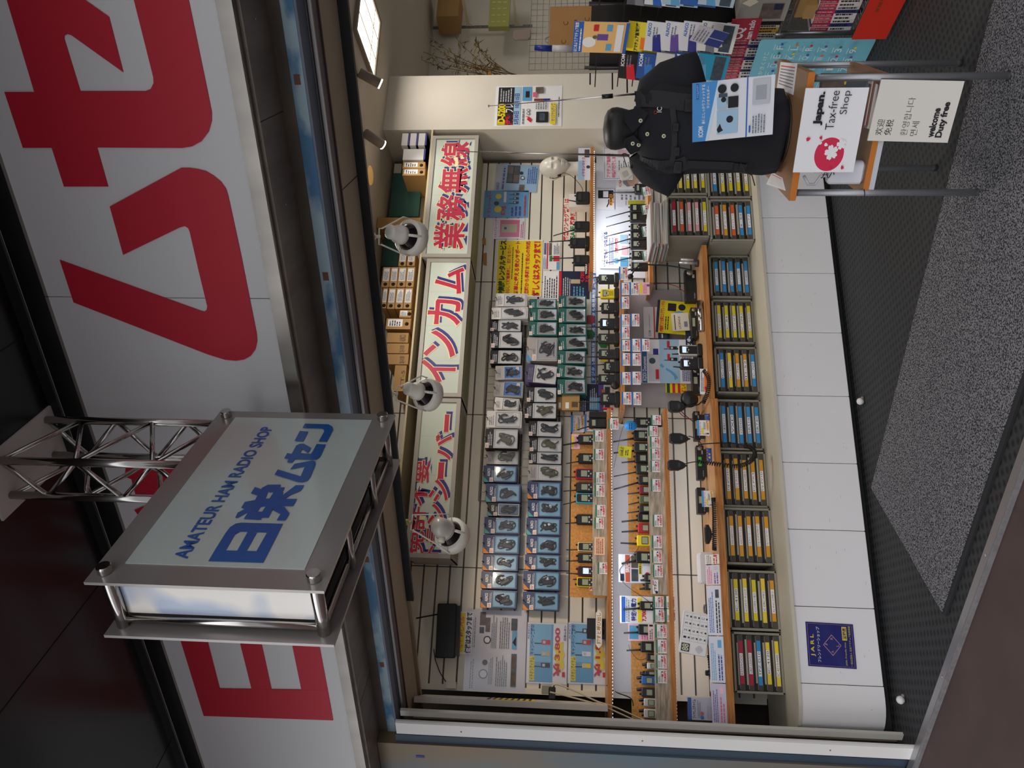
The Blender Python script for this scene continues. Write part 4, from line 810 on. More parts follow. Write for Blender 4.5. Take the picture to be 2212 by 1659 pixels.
# ================================================================ handheld radios
RC = {}
def rmat(h): return mat(h, .42, name='radio_'+h.strip('#'))
LCD = mat('#9aa38a', .25, coat=.4, name='lcd_grey'); LCDB = mat('#cfe6ff', .3, e=.5, name='lcd_lit'); KEY = mat('#3a3b40', .4); KEYW = mat('#c9c9c4', .5)
BCOL = {'black': '#141518', 'dark grey': '#26282b', 'red': '#b8202c', 'crimson': '#7d1f2c', 'yellow': '#e6cf14', 'cream': '#e2d79a', 'olive': '#5f6238', 'blue': '#2a6fc0', 'pale grey': '#c8c8c4', 'pink': '#cf2f4e', 'cyan': '#35b6dc', 'wine': '#6b2030'}
def radio(x0, y0, y1, Y, zbase, col, label, ant=None, ar=.0035, trim=None, keys=True, scr=LCD, group=None, x1=None, screen_low=False, th=.032, charger=False, tilt=0):
    xm = x0+20
    a, b, c, d = prect(x0, x1 or x0+38, y0, y1, Y); zb = c if zbase is None else zbase+(.022 if charger else .0006); w, h = b-a, d-zb
    fr = FY(a, zb, Y)
    T = thing('handheld_radio', label, 'radio', fr, group)
    hh = d-c if x1 else h
    m = MB(); bc = rmat(BCOL[col]); m.rbox(0, w, 0, h, -th, 0, w*.16, bc, .004)
    if trim: m.rbox(w*.10, w*.90, h*.03, h*.97, 0, .0025, w*.12, rmat('#17181b'), .001)
    y_s = h*.62 if not screen_low else h*.25
    for k in range(5): yy = (h*.16+k*h*.06) if not screen_low else (h*.6+k*h*.06); m.rect(w*.22, yy, w*.78, yy+h*.02, .0028 if trim else .0006, mat('#050506', .6) if col != 'black' else mat('#2e3034', .4))
    part(T, m, 'body')
    m = MB(); z0 = .0027 if trim else .0002; m.rbox(w*.14, w*.86, y_s-.003, y_s+h*.2+.003, z0, z0+.0012, .003, BLACK, .0004); m.rect(w*.2, y_s, w*.8, y_s+h*.2, z0+.0016, scr); part(T, m, 'screen')
    if keys:
        m = MB()
        for r_ in range(2):
            for q in range(3): m.rbox(w*(.18+.24*q), w*(.18+.24*q)+w*.15, y_s-h*.07*(r_+1), y_s-h*.07*(r_+1)+h*.045, z0, z0+.0018, .0012, KEYW if (q+r_) % 2 == 0 else KEY, .0003, 2)
        part(T, m, 'keypad')
    if ant:
        q = on_y(ant[0], ant[1], Y-.0); ax, az = q.x-a, q.z-zb; rx = w*.2 if ax < w*.5 else w*.8
        m = MB(); m.tube([(rx, h-.003, -th*.5), (rx+(ax-rx)*.12, h+(az-h)*.12, -th*.5), (ax, az, -th*.5+.002)], [ar*1.5, ar*1.15, ar], BLACK, 8); part(T, m, 'antenna')
        m = MB(); kx = w*.72 if rx < w*.5 else w*.28; m.tube([(kx, h-.002, -th*.5), (kx, h+.010, -th*.5)], .0055, BLACK, 10); part(T, m, 'knob')
    if charger:
        m = MB(); m.rbox(-.006, w+.006, -.0215, .008, -.06, .012, .01, rmat('#101113'), .004); part(T, m, 'charger')
    return T
zM, zM2, zU, zMR, zLR, zL, zL2 = SH['mid'][2], SH['mid2'][2], SH['upr'][2], SH['midr'][2], SH['lowr'][2], SH['low'][2], SH['low2'][2]
def backboard(x0, x1, y0, y1, Y, zb, lab, mt=PINEB, name='backing_board', d=.012):
    a, b, c, dd = prect(x0, x1, y0, y1, Y); m = MB(); m.box(0, b-a, 0, dd-zb, -d, 0, mt); tag(m.build(name, None, FY(a, zb, Y)), lab, 'board')
backboard(1233, 1280, 936, 1290, Y1+.09, zM+.0006, 'orange pine board behind the radios on the upper long shelf')
backboard(1357, 1404, 931, 1192, Y1+.09, zM2+.0006, 'orange pine board behind the middle radios of the lower long shelf')
backboard(1364, 1411, 1262, 1287, Y1+.09, zM2+.0006, 'short strip of pine board between the two pinned leaflets')
backboard(1364, 1413, 1382, 1555, Y1+.09, zM2+.0006, 'orange pine board behind the small radios at the left end of the lower long shelf')
backboard(1325, 1450, 917, 1497, YW-.008, zM2+.03, 'large pale white board on the slatwall behind the lower long shelf', mat('#e4e6ee', .5), 'white_board', .006)
def plank(x0, y0, x1, y1, th, Y, zs, lab):
    p, q = on_y(x0, y0, Y), on_y(x1, y1, Y); z = (p.z+q.z)/2
    m = MB(); m.box(0, p.x-q.x, 0, z-zs-.0006, -.012, 0, DRIFT)
    for k in (.33, .66): m.rect(0, (z-zs)*k, p.x-q.x, (z-zs)*k+.0012, .0004, mat('#7a7062', .8))
    tag(m.build('price_plank', None, FY(q.x, zs+.0006, Y)), lab, 'plank')
YPK = Y1+.015
plank(1280, 926, 1280.5, 1286, 0, YPK, zM, 'grey weathered plank carrying price cards on the upper long shelf')
plank(1399, 922, 1406, 1284, 0, YPK, zM2, 'grey weathered plank carrying price cards on the lower long shelf, right half')
plank(1412, 1346, 1417, 1560, 0, YPK, zM2, 'grey weathered plank carrying price cards on the lower long shelf, left half')
YR = Y1+.06
names_top = [('black', 1249, 939, 958, (1216, 960), .005, None, LCD, 'chunky black radio with thick antenna, right-hand end of the upper plank'),
 ('black', 1249, 979, 1000, (1223, 1000), .0028, None, LCD, 'black radio with green screen and thin antenna on the upper plank'),
 ('pink', 1243, 1012, 1034, (1219, 1029), .0028, 1, LCD, 'black radio with bright pink-red rim on the upper long shelf'),
 ('dark grey', 1244, 1042, 1062, (1217, 1060), .0028, None, LCD, 'plain dark grey radio between the pink-rimmed and cyan-rimmed ones'),
 ('cyan', 1244, 1065, 1087, (1216, 1089), .0028, 1, LCD, 'black radio with cyan rim on the upper long shelf'),
 ('black', 1245, 1111, 1133, (1221, 1130), .0032, None, LCD, 'broad black radio standing alone left of the cyan-rimmed one'),
 ('cream', 1248, 1171, 1191, (1223, 1187), .0026, 1, LCD, 'cream-rimmed radio on the upper long shelf'),
 ('dark grey', 1248, 1195, 1215, (1223, 1211), .0026, 1, LCD, 'dark radio between the cream-rimmed and wine-red ones'),
 ('wine', 1248, 1223, 1244, (1223, 1237), .0026, 1, LCDB, 'wine-red radio with bright screen on the upper long shelf'),
 ('yellow', 1246, 1247, 1268, (1238, 1251), .003, 1, LCD, 'yellow-rimmed radio at the left end of the upper plank')]
for col, x0, y0, y1, ant, ar, tr, sc, lab in names_top: radio(x0, y0, y1, YR, zM, col, lab, ant, ar, tr, True, sc)
radio(1272, 903, 924, YR-.02, zM, 'black', 'black radio with its back turned beside a black speaker, outside the upper plank', (1247, 927), .0035, keys=False)
a, b, c, d = prect(1290, 1312, 889, 902, YR-.02); m = MB(); m.rbox(0, b-a, 0, .10, -.05, 0, .006, BLACK); tag(m.build('speaker_block', None, FY(a, zM+.0006, YR-.02)), 'small black charger block at the right-hand end of the upper long shelf', 'charger')
low = [('black', 1373, 903, 921, (1370, 909), .006, None, 'black keypad radio beside the round blue sticker at the shelf end', 1),
 ('black', 1369, 929, 950, (1325, 953), .0045, None, 'black keypad radio with long thick slanting antenna, next to the blue sticker', 1),
 ('dark grey', 1370, 955, 977, (1326, 977), .0045, None, 'radio with the yellow tag around its antenna', 1),
 ('black', 1372, 980, 999, (1343, 998), .004, None, 'slim black radio with short antenna, just left of the yellow-tagged one', 0),
 ('dark grey', 1374, 1002, 1023, (1326, 1028), .003, None, 'black keypad radio with very thin long antenna on the lower plank', 1),
 ('dark grey', 1379, 1027, 1045, (1326, 1056), .004, None, 'dark grey radio directly right of the small crimson one', 1),
 ('crimson', 1381, 1049, 1067, (1356, 1066), .0035, None, 'small crimson radio with keypad beside the olive one', 1),
 ('olive', 1381, 1069, 1088, (1358, 1089), .0035, None, 'olive green radio with dark keypad on the lower plank', 1),
 ('dark grey', 1381, 1091, 1107, (1355, 1107), .003, None, 'grey radio between the olive one and the rounded black one', 1),
 ('black', 1378, 1109, 1126, (1343, 1126), .0045, None, 'rounded black radio directly right of the bright red one', 0),
 ('red', 1378, 1131, 1150, (1343, 1148), .0045, None, 'bright red radio on the lower long shelf', 0),
 ('yellow', 1376, 1156, 1179, (1341, 1172), .0045, None, 'solid yellow radio on the lower long shelf', 0),
 ('black', 1374, 1191, 1216, (1343, 1217), .005, None, 'black radio with orange button in front of the colourful leaflet', 1),
 ('dark grey', 1392, 1240, 1256, (1384, 1253), .005, None, 'small black headset radio just left of the colourful leaflet middle', 0),
 ('dark grey', 1393, 1259, 1274, (1382, 1272), .005, None, 'tiny dark radio in front of the short pine strip', 0)]
for col, x0, y0, y1, ant, ar, tr, lab, kk in low: radio(x0, y0, y1, YR, zM2, col, lab, ant, ar, tr, bool(kk))
lft = [('black', 1382, 1299, 1318, (1347, 1316), .0045, 'black radio with red button before the lit white price leaflet', 1), ('black', 1379, 1349, 1371, (1348, 1367), .004, 'black radio with short orange-based antenna by the pale pink card', 0), ('black', 1384, 1386, 1409, (1354, 1405), .004, 'black radio with round button and straight antenna above the left plank', 0)]
for col, x0, y0, y1, ant, ar, lab, kk in lft: radio(x0, y0, y1, YR, zM2, col, lab, ant, ar, None, bool(kk))
for x0, y0, y1, col, lab in ((1397, 1413, 1428, 'black', 'small plain black unit leaning behind the left plank'), (1398, 1432, 1446, 'pale grey', 'small pale grey unit on the left plank'), (1393, 1450, 1459, 'dark grey', 'flat dark unit leaning beside the blue one'), (1386, 1461, 1479, 'blue', 'slim bright blue unit leaning behind the left plank'), (1386, 1486, 1506, 'dark grey', 'dark grey waterproof unit with two round buttons'), (1391, 1509, 1527, 'pale grey', 'pale grey intercom with black oval keys, right of the pair'), (1391, 1532, 1552, 'pale grey', 'pale grey intercom with black oval keys, at the shelf end')):
    T = radio(x0, y0, y1, YR, zM2, col, lab, (x0-10, y0+4) if col != 'black' else None, .007, None, False)
# ---- radios of the right-hand shelves
rs = [(1293, 592, 610, 'black', (1270, 600), 'black radio with silver whip antennas in a charger beneath the upper pine shelf end', None, LCD), (1297, 624, 643, 'yellow', (1286, 640), 'bright yellow radio with black screen in a charger', None, LCD), (1299, 653, 674, 'black', (1279, 671), 'black radio in a charger just left of the bright yellow one', None, LCD), (1296, 687, 709, 'black', (1250, 704), 'black radio with lit blue-white screen in a charger', None, LCDB), (1292, 720, 740, 'dark grey', (1254, 735), 'dark radio with side grille between the lit screen and green hexagon', None, LCD), (1293, 754, 773, 'dark grey', (1254, 769), 'dark radio with pale-edged charger by the green hexagon', None, LCD), (1305, 781, 803, 'black', (1268, 788), 'squat black radio lower than its neighbours in a charger', None, LCD), (1292, 808, 828, 'black', (1262, 813), 'black radio with keypad dots beside a round black speaker', None, LCD), (1297, 848, 872, 'black', (1250, 867), 'black and red rugged radio at the left end of the charger row', None, LCD)]
YMR = Y1+.07
for x0, y0, y1, col, ant, lab, tr, sc in rs: radio(x0, y0, y1, YMR, zMR, col, lab, ant, .003, tr, True, sc, charger=True)
a, b, c, d = prect(1297, 1330, 873, 876, YMR-.035); 
m = MB(); m.box(0, .008, 0, .06, -.02, .001, REDI); tag(m.build('red_clip', None, FY(a-.01, zMR+.04, YMR-.005)), 'red side clip on the rugged radio', 'clip')
q = on_y(1331, 834, YMR-.03); m = MB(); m.lathe([(.0, 0), (.022, .002), (.026, .012), (.02, .02), (0, .022)], BLACK, 18); tag(m.build('round_speaker', None, frame((q.x, YMR-.03, zMR+.03), (1, 0, 0), (0, 0, 1))), 'round black speaker knob near the end of the charger row', 'speaker')
# blue strip sign, hexagons, pinned posters behind
sheet(1277, 1287, 590, 828, Yw, 'strip_sign', 'long narrow blue strip sign with white Japanese lettering behind the charger row', 'sign', [('t', 'デジタル簡易無線 登録局 デジタル簡易無線 登録局', .02, .15, .98, .85, WHITE, .02)], mat('#2b66b0', .5))
for x, y, mt, lab in ((1304, 742, mat('#1f8a3c', .5), 'green hexagon tag behind the charger row'), (1275, 690, mat('#b03a4a', .5), 'dull red hexagon tag behind the charger row'), (1274, 722, mat('#1c6a3a', .5), 'dark green hexagon tag behind the charger row'), (1304, 772, YEL, 'yellow hexagon tag behind the charger row')):
    q = on_y(x, y, Yw-.004); m = MB(); m.slab([(.034*math.cos(1.0472*k+.5236), .034*math.sin(1.0472*k+.5236)) for k in range(6)], 0, .0012, mt); tag(m.build('hexagon_tag', None, FY(q.x, q.z, Yw-.004)), lab, 'tag')
sheet(1268, 1323, 830, 889, Yw, 'poster', 'blue and purple radio leaflet behind the rugged red and black radio', 'poster', [('r', 0, .55, 1, 1, DKB), ('r', .0, .35, 1, .55, PURP), ('r', .05, .5, .5, .9, SKY), ('l', .1, .6, .9, .9, 4, LGY), ('r', .1, .1, .9, .3, PHO2), ('r', .6, .32, .8, .42, ORA)], WHITE)
sheet(1251, 1268, 855, 889, Yw-.002, 'poster', 'narrow navy card behind the small brown boxes', 'poster', [('l', .05, .1, .95, .9, 3, LGY)], DKB)
for k, (x0, x1, y0, y1) in enumerate(((1233, 1262, 897, 934), (1262, 1291, 895, 932))):
    sheet(x0, x1, y0, y1, Yw-.004-.002*k, 'flyer', ['colourful flyer with black and yellow bold print above the upper plank end', 'second colourful flyer with yellow print, half behind the turned black radio'][k], 'flyer', [('r', 0, .82, 1, 1, mat('#4f8fd6', .5)), ('t', 'キャンペーン', .05, .66, .95, .8, PNK, .04), ('r', .1, .5, .5, .62, YEL), ('l', .1, .3, .9, .48, 2, INK), ('t', '1000円', .3, .04, .96, .22, mat('#d98a10', .5), .06)], WHITE)
sheet(1234, 1253, 938, 970, Y1+.088, 'flyer', 'pink and yellow flyer on the upper pine board behind the chunky radio', 'flyer', [('r', .1, .7, .9, .95, YEL), ('l', .1, .3, .9, .65, 3, PNK), ('c', .7, .15, .12, PURP)], LPK)
sheet(1336, 1409, 1198, 1259, Y1+.085, 'flyer', 'colourful radio catalogue cover with orange title band on the lower long shelf', 'flyer', [('r', .02, .66, .98, .8, mat('#c95a3a', .5)), ('t', 'SRFD', .36, .68, .7, .78, WHITE, .04), ('r', .05, .42, .48, .62, PHO2), ('r', .52, .42, .95, .62, PHOT), ('r', .3, .32, .98, .4, YEL), ('t', '業務無線入門ガイド', .32, .33, .96, .39, INK, .02), ('r', .05, .84, .3, .95, DKB), ('r', .6, .1, .95, .28, LGY), ('c', .3, .15, .08, REDI)], mat('#e9eaf0', .5))
sheet(1339, 1410, 1288, 1347, Y1+.085, 'flyer', 'lit white price leaflet with blue and yellow bands at the lower long shelf', 'flyer', [('r', .03, .83, .97, .95, BLUEI), ('l', .05, .7, .95, .82, 2, GREYI), ('t', '特定小電力', .1, .5, .9, .66, NAVYI, .03), ('r', .05, .34, .95, .46, YEL), ('t', '7,700', .1, .2, .5, .32, REDI, .05), ('R', .7, .05, .2, INK)], mat('#eef0f6', .5))
sheet(1357, 1412, 1348, 1385, Y1+.086, 'flyer', 'pale pink and blue card behind the radio with orange-based antenna', 'flyer', [('r', .1, .6, .9, .95, SKY), ('l', .1, .1, .9, .5, 4, PNK)], LPK)
# ---- price cards
def card(x0, x1, y0, y1, Y, edge, price, lab, rot=0, cat='price card'):
    em = {'g': mat('#2c7a58', .5), 'b': mat('#2f6fc4', .5), 'y': mat('#c8b820', .5)}[edge]
    return sheet(x0, x1, y0, y1, Y, 'price_card', lab, cat, [('r', 0, .84, 1, 1, em), ('l', .08, .62, .6, .8, 2, INK), ('l', .08, .38, .92, .58, 2, GREYI), ('r', .5, .34, .68, .48, REDI), ('c', .85, .44, .06, NAVYI), ('t', price, .12, .06, .92, .30, REDI, .03)], WHITE, rot=rot, th=.0010)
YCD = YPK-.0015
PR = ['14,300円', '16,200円', '22,000円', '17,600円', '19,800円', '11,000円', '24,200円', '12,100円', '13,800円', '9,900円', '15,400円', '18,700円']
for k, (x0, x1, y0, y1) in enumerate(((1282, 1304, 930, 954), (1283, 1305, 970, 994), (1284, 1306, 1020, 1045), (1284, 1306, 1047, 1073), (1286, 1308, 1091, 1116), (1284, 1305, 1118, 1142), (1291, 1313, 1215, 1240))):
    card(x0, x1, y0, y1, YCD, 'g', PR[k % 12], 'green-edged price card, %s from the right-hand end of the upper grey plank' % ORD[k])
sheet(1284, 1307, 1160, 1199, YCD, 'note', 'rounded pink handwritten note on the upper grey plank', 'note', [('l', .08, .15, .92, .85, 4, mat('#8a4a3a', .6))], mat('#f2c6a4', .5))
sheet(1273, 1283, 1260, 1276, Y1+.07, 'price_tag', 'white scrap with a red yen sign under the yellow-rimmed radio', 'price card', [('t', '￥', .1, .1, .9, .9, REDI, .05)], WHITE)
card(1314, 1336, 905, 928, Y1-.014, 'g', '11,000円', 'green-edged price card stuck on the edge of the upper long shelf')
for k, (x0, x1, y0, y1) in enumerate(((1406, 1428, 897, 918), (1400, 1421, 920, 942), (1404, 1426, 944, 967), (1405, 1426, 969, 993), (1405, 1426, 995, 1020), (1406, 1427, 1035, 1062), (1410, 1431, 1112, 1138), (1408, 1430, 1157, 1184), (1408, 1430, 1189, 1216), (1410, 1432, 1220, 1247))):
    card(x0, x1, y0, y1, YCD, 'g', PR[(k+3) % 12], 'green-edged price card, %s from the right-hand end of the lower grey planks' % ORD[k])
sheet(1410, 1422, 1252, 1283, YCD-.001, 'ad_card', 'white advert card with small black figures next to the last plank price cards', 'card', [('t', 'イヤホン', .1, .3, .9, .8, INK, .03), ('r', .6, .85, .95, .98, REDI), ('r', .02, .1, .2, .5, INK)], WHITE)
for k, (x0, x1, y0, y1) in enumerate(((1411, 1434, 1288, 1314), (1436, 1458, 1288, 1314), (1412, 1435, 1316, 1343), (1437, 1460, 1316, 1343))):
    card(x0, x1, y0, y1, YCD-.016, 'g', PR[(k+6) % 12], 'green-edged price card, %s of the block of four below the lower shelf' % ['upper right', 'lower right', 'upper left', 'lower left'][k])
sheet(1400, 1413, 1348, 1383, YCD, 'info_card', 'pale pink information card above the left grey plank', 'card', [('l', .05, .2, .8, .8, 2, INK), ('r', .84, .2, .96, .8, INK)], mat('#f0d8dc', .5))
for k, (x0, x1, y0, y1) in enumerate(((1415, 1440, 1349, 1378), (1417, 1440, 1382, 1411), (1417, 1440, 1415, 1444), (1417, 1441, 1447, 1476))):
    card(x0, x1, y0, y1, YCD, 'g', PR[(k+1) % 12], 'green-edged price card, %s on the left grey plank counting from the block of four' % ORD[k])
YBC = Y1-.014
for k, (x0, x1, y0, y1) in enumerate(((1337, 1356, 576, 605), (1340, 1359, 611, 637), (1360, 1380, 610, 637), (1340, 1359, 641, 667), (1340, 1360, 679, 705), (1362, 1381, 678, 705), (1340, 1360, 706, 732), (1341, 1361, 734, 759), (1363, 1383, 732, 760), (1384, 1403, 732, 759), (1342, 1361, 763, 790), (1363, 1384, 763, 790), (1341, 1362, 804, 831), (1363, 1384, 803, 831), (1343, 1364, 847, 874), (1365, 1385, 847, 875))):
    card(x0, x1, y0, y1, YBC, 'b', PR[(k*5) % 12], 'blue-edged price card, %s counting from the column under the charger row' % ORD[k])
sheet(1381, 1403, 610, 637, YBC, 'flyer', 'pink and yellow card hanging beneath two blue-edged price cards', 'flyer', [('r', .1, .72, .9, .95, YEL), ('l', .1, .25, .9, .65, 3, PNK), ('c', .75, .14, .1, PURP)], LPK)
# stickers on antennas
q = on_y(1362, 920, YR-.03); m = MB(); m.lathe([(.030, 0), (.030, .001), (0, .0012)], mat('#2f9be8', .4), 22, None, 1.25); m.lines(-.02, -.012, .02, .012, 2, .0014, NAVYI, 2); tag(m.build('round_sticker', None, FY(q.x, q.z, YR-.03)), 'round bright blue tag hanging by the keypad radio at the shelf end', 'tag')
sheet(1336, 1364, 964, 988, YR-.035, 'antenna_tag', 'glossy bright yellow tag on the antenna of a handheld radio', 'tag', [('t', 'SOON再入荷', .1, .6, .9, .85, INK, .02), ('l', .2, .2, .8, .5, 2, INK)], mat('#e8e21a', .25, coat=.6), rot=-6)
# upper right shelf: boxes and radios
for col, x0, y0, y1, ant, lab in (('black', 1244, 413, 437, (1229, 430), 'small black radio with cord in front of the white box on the short upper shelf'), ('black', 1241, 477, 497, (1195, 507), 'black radio tilting on the short upper shelf, nearest the mannequin head'), ('black', 1231, 513, 532, (1186, 520), 'tall black radio in the middle of the short upper shelf'), ('black', 1239, 550, 571, (1192, 556), 'wide black radio at the left end of the short upper shelf')):
    radio(x0, y0, y1, Y1+.06, zU, col, lab, ant, .0035, None, False, scr=mat('#2f3430', .3), charger=x0 == 1231)
a, b, c, d = prect(1229, 1273, 419, 447, Y1+.12); m = MB(); m.box(0, b-a, 0, d-zU-.001, -.06, 0, mat('#ece8e0', .5)); tag(m.build('white_box', None, FY(a, zU+.0006, Y1+.12)), 'white carton standing behind the small black radio on the short upper shelf', 'box')
sheet(1263, 1273, 569, 595, Y1+.03, 'brand_card', 'small black card with white lettering lying at the end of the short upper shelf', 'card', [('t', 'YAESU', .1, .5, .9, .85, WHITE, .03), ('r', .0, 0, 1, .2, REDI)], BLACK)
sheet(1249, 1276, 320, 389, Y1+.02, 'product_card', 'blue and white product card in a plastic bag below the mannequin head', 'card', [('r', 0, .5, .6, 1, LBL), ('t', 'イヤホンマイク', .1, .45, .7, .7, REDI, .03), ('r', .7, .1, .95, .5, mat('#4a2a28', .5)), ('c', .4, .2, .05, INK)], WHITE, sleeve=True)
# LED-lit white panel and sheets under it
a, b, c, d = prect(1288, 1396, 330, 600, YW-.02)
m = MB(); m.box(0, b-a, 0, d-c, -.008, 0, mat('#e9edf6', .45)); tag(m.build('white_board', None, FY(a, c, YW-.02)), 'glossy white board lit by LED dots under the short upper shelf', 'board')
Yq = YW-.032
sheet(1304, 1366, 318, 388, Yq-.10, 'notice', 'white notice in pink Japanese lettering about licence applications, partly behind the shirt', 'notice', [('r', .02, .02, .98, .98, mat('#9aa6c8', .5)), ('r', .04, .04, .96, .96, mat('#f0eef4', .5)), ('t', 'アマチュア無線局', .06, .76, .8, .9, PNK, .03), ('t', '申請代行致します', .06, .58, .8, .72, PNK, .03), ('l', .08, .1, .6, .5, 5, GREYI), ('r', .68, .12, .92, .5, mat('#d8b8c4', .5))], WHITE)
sheet(1331, 1392, 357, 409, Yq-.05, 'poster', 'white poster with a large grey haired portrait, beside the black shirt sleeve', 'poster', [('t', 'CSJ-MLA', .1, .8, .8, .9, REDI, .02), ('p', [(.15, .25), (.4, .18), (.65, .25), (.75, .45), (.7, .65), (.5, .76), (.25, .7), (.12, .5)], mat('#c9a690', .6)), ('p', [(.12, .5), (.1, .62), (.25, .76), (.5, .8), (.72, .66), (.6, .66), (.3, .62)], mat('#8a8a90', .6)), ('l', .2, .02, .9, .12, 2, GREYI), ('r', .3, .1, .6, .2, SKY)], mat('#ecebe8', .5))
sheet(1290, 1327, 409, 453, Yq, 'info_card', 'black and white card with two curved arrows and an orange label', 'card', [('r', .55, .05, .95, .95, INK), ('r', .60, .35, .9, .65, WHITE), ('p', [(.1, .42), (.3, .3), (.5, .3), (.5, .36), (.32, .36), (.16, .46)], INK), ('r', .2, .12, .75, .28, mat('#f0a020', .5)), ('t', '薄型簡易', .22, .14, .73, .26, INK, .02), ('t', 'タイプ', .3, .02, .7, .11, ORA, .04)], WHITE)
sheet(1332, 1402, 418, 446, Yq, 'table_sheet', 'white frequency table sheet with one yellow row, behind the first slim radio', 'sheet', [('r', .1, .1, .45, .65, mat('#b8b832', .5)), ('l', .5, .1, .95, .9, 6, GREYI), ('r', .1, .7, .45, .72, GREYI)], mat('#e4e2ea', .5))
sheet(1296, 1363, 500, 580, Yq, 'poster', 'white poster with blue comic drawings, brightly lit behind the slim radios', 'poster', [('t', 'ALINCO', .75, .9, .95, .96, BLUEI), ('t', 'どこでも！つながる', .05, .76, .98, .88, NAVYI, .04), ('l', .1, .56, .9, .72, 3, BLUEI), ('t', '特定小電力', .4, .42, .8, .52, REDI, .04), ('c', .2, .48, .07, SKY), ('r', .05, .1, .3, .35, SKY), ('r', .36, .1, .6, .3, LPK), ('r', .66, .1, .9, .35, LBL), ('l', .1, .02, .9, .08, 1, GREYI)], WHITE)
sl = [(1371, 396, 416, (1322, 413)), (1361, 440, 457, (1309, 468)), (1361, 459, 477, (1310, 487)), (1362, 482, 498, (1310, 508)), (1362, 500, 516, (1309, 528)), (1362, 518, 535, (1308, 544)), (1364, 541, 557, (1309, 566)), (1363, 566, 582, (1330, 590))]
for k, (x0, y0, y1, ant) in enumerate(sl): radio(x0, y0, y1, Y1+.06, zLR, 'black' if k else 'black', 'slim black radio with long slanting antenna, %s from the shirt sleeve' % ORD[k], ant, .0032, None, k > 2, LCD)
for k, (x0, x1, y0, y1) in enumerate(((1386, 1405, 404, 423), (1386, 1405, 443, 463), (1387, 1404, 489, 511), (1388, 1408, 542, 563))): card(x0, x1, y0, y1, Y1-.014, 'g', PR[k], 'green-edged price card, %s from the shirt sleeve below the slim radios' % ORD[k], rot=8)
# ---- grey board, catalogues and leaflets above the lowest shelf (right part)
a, b, c, d = prect(1356, 1476, 626, 880, YW-.02); m = MB(); m.box(0, b-a, 0, d-c, -.006, 0, mat('#b7b3b6', .5)); tag(m.build('grey_board', None, FY(a, c, YW-.02)), 'large plain grey board behind the catalogues over the lowest shelf', 'board')
Y2 = YW-.10
def standing(x0, x1, y0, y1, Y, *a_, **k_): return sheet(x0, x1, y0, y1, Y, *a_, **k_)
standing(1390, 1424, 664, 731, Y2+.03, 'catalogue', 'white catalogue with a single red stripe over the grey board', 'catalogue', [('t', 'ICOM', .06, .55, .24, .7, GREYI, .02), ('r', 0, .28, 1, .36, REDI), ('l', .3, .6, .8, .66, 1, GREYI)], mat('#d9d7da', .5), th=.006)
standing(1418, 1500, 652, 722, Y2-.02, 'catalogue', 'bright yellow rental catalogue with red vertical title and phones pictured', 'catalogue', [('r', 0, .93, 1, 1, DKB), ('t', 'IP無線機が全国エリアでレンタル', .03, .80, .97, .91, REDI, .03), ('r', .68, .5, .92, .72, INK), ('c', .82, .35, .1, INK), ('l', .1, .66, .6, .78, 2, INK), ('c', .5, .4, .2, SKY)], mat('#dccb18', .5), rot=-5, th=.008)
standing(1451, 1488, 677, 715, Y2-.045, 'booklet', 'small worn beige booklet marked LICENCE in front of the yellow catalogue', 'booklet', [('r', .05, .8, .9, .85, INK), ('t', 'LICENCE', .1, .5, .8, .62, INK), ('r', .2, .1, .5, .3, GREYI)], mat('#ddd2c0', .6), rot=3, th=.006)
standing(1422, 1446, 716, 732, Y2+.01, 'leaflet', 'dark blue photo leaflet peeking out beneath the yellow catalogue', 'leaflet', [('r', .1, .2, .9, .9, PHO2), ('l', .1, .5, .9, .8, 1, WHITE)], DKB)
standing(1384, 1497, 734, 828, Y2, 'brochure_board', 'large light blue brochure board with a map of Japan and two radios', 'brochure', [('r', 0, .88, 1, .98, mat('#2a67a8', .5)), ('t', 'KDDI Document', .05, .895, .6, .965, WHITE, .02), ('r', .03, .64, .66, .86, LGY), ('c', .5, .78, .07, PHO2), ('r', .64, .66, .78, .76, NAVYI), ('r', 0, 0, 1, .26, WHITE), ('r', 0, .26, 1, .64, LBL), ('p', [(.06, .36), (.12, .30), (.2, .34), (.28, .42), (.34, .52), (.30, .53), (.24, .45), (.16, .38)], SKY), ('p', [(.36, .55), (.44, .6), (.4, .64), (.34, .6)], SKY), ('R', .5, .30, .14, INK), ('R', .76, .30, .14, INK), ('r', .08, .66, .3, .72, REDI), ('r', .52, .44, .66, .49, REDI), ('r', .8, .44, .96, .49, REDI), ('l', .04, .03, .96, .22, 6, NAVYI)], WHITE, th=.004)
standing(1438, 1483, 828, 849, Y2+.01, 'leaflet', 'yellow leaflet with green and red headings beside the map board', 'leaflet', [('r', 0, .8, 1, .95, mat('#144a20', .6)), ('r', 0, .55, 1, .68, REDI), ('r', 0, .3, 1, .42, REDI), ('t', '詳しく', .1, .05, .9, .25, REDI, .04)], YEL)
sheet(1481, 1497, 705, 760, Y2-.03, 'banner', 'navy banner with white characters behind the mobile radios', 'sign', [('t', 'でも', .1, .2, .6, .8, WHITE, .03)], DKB)
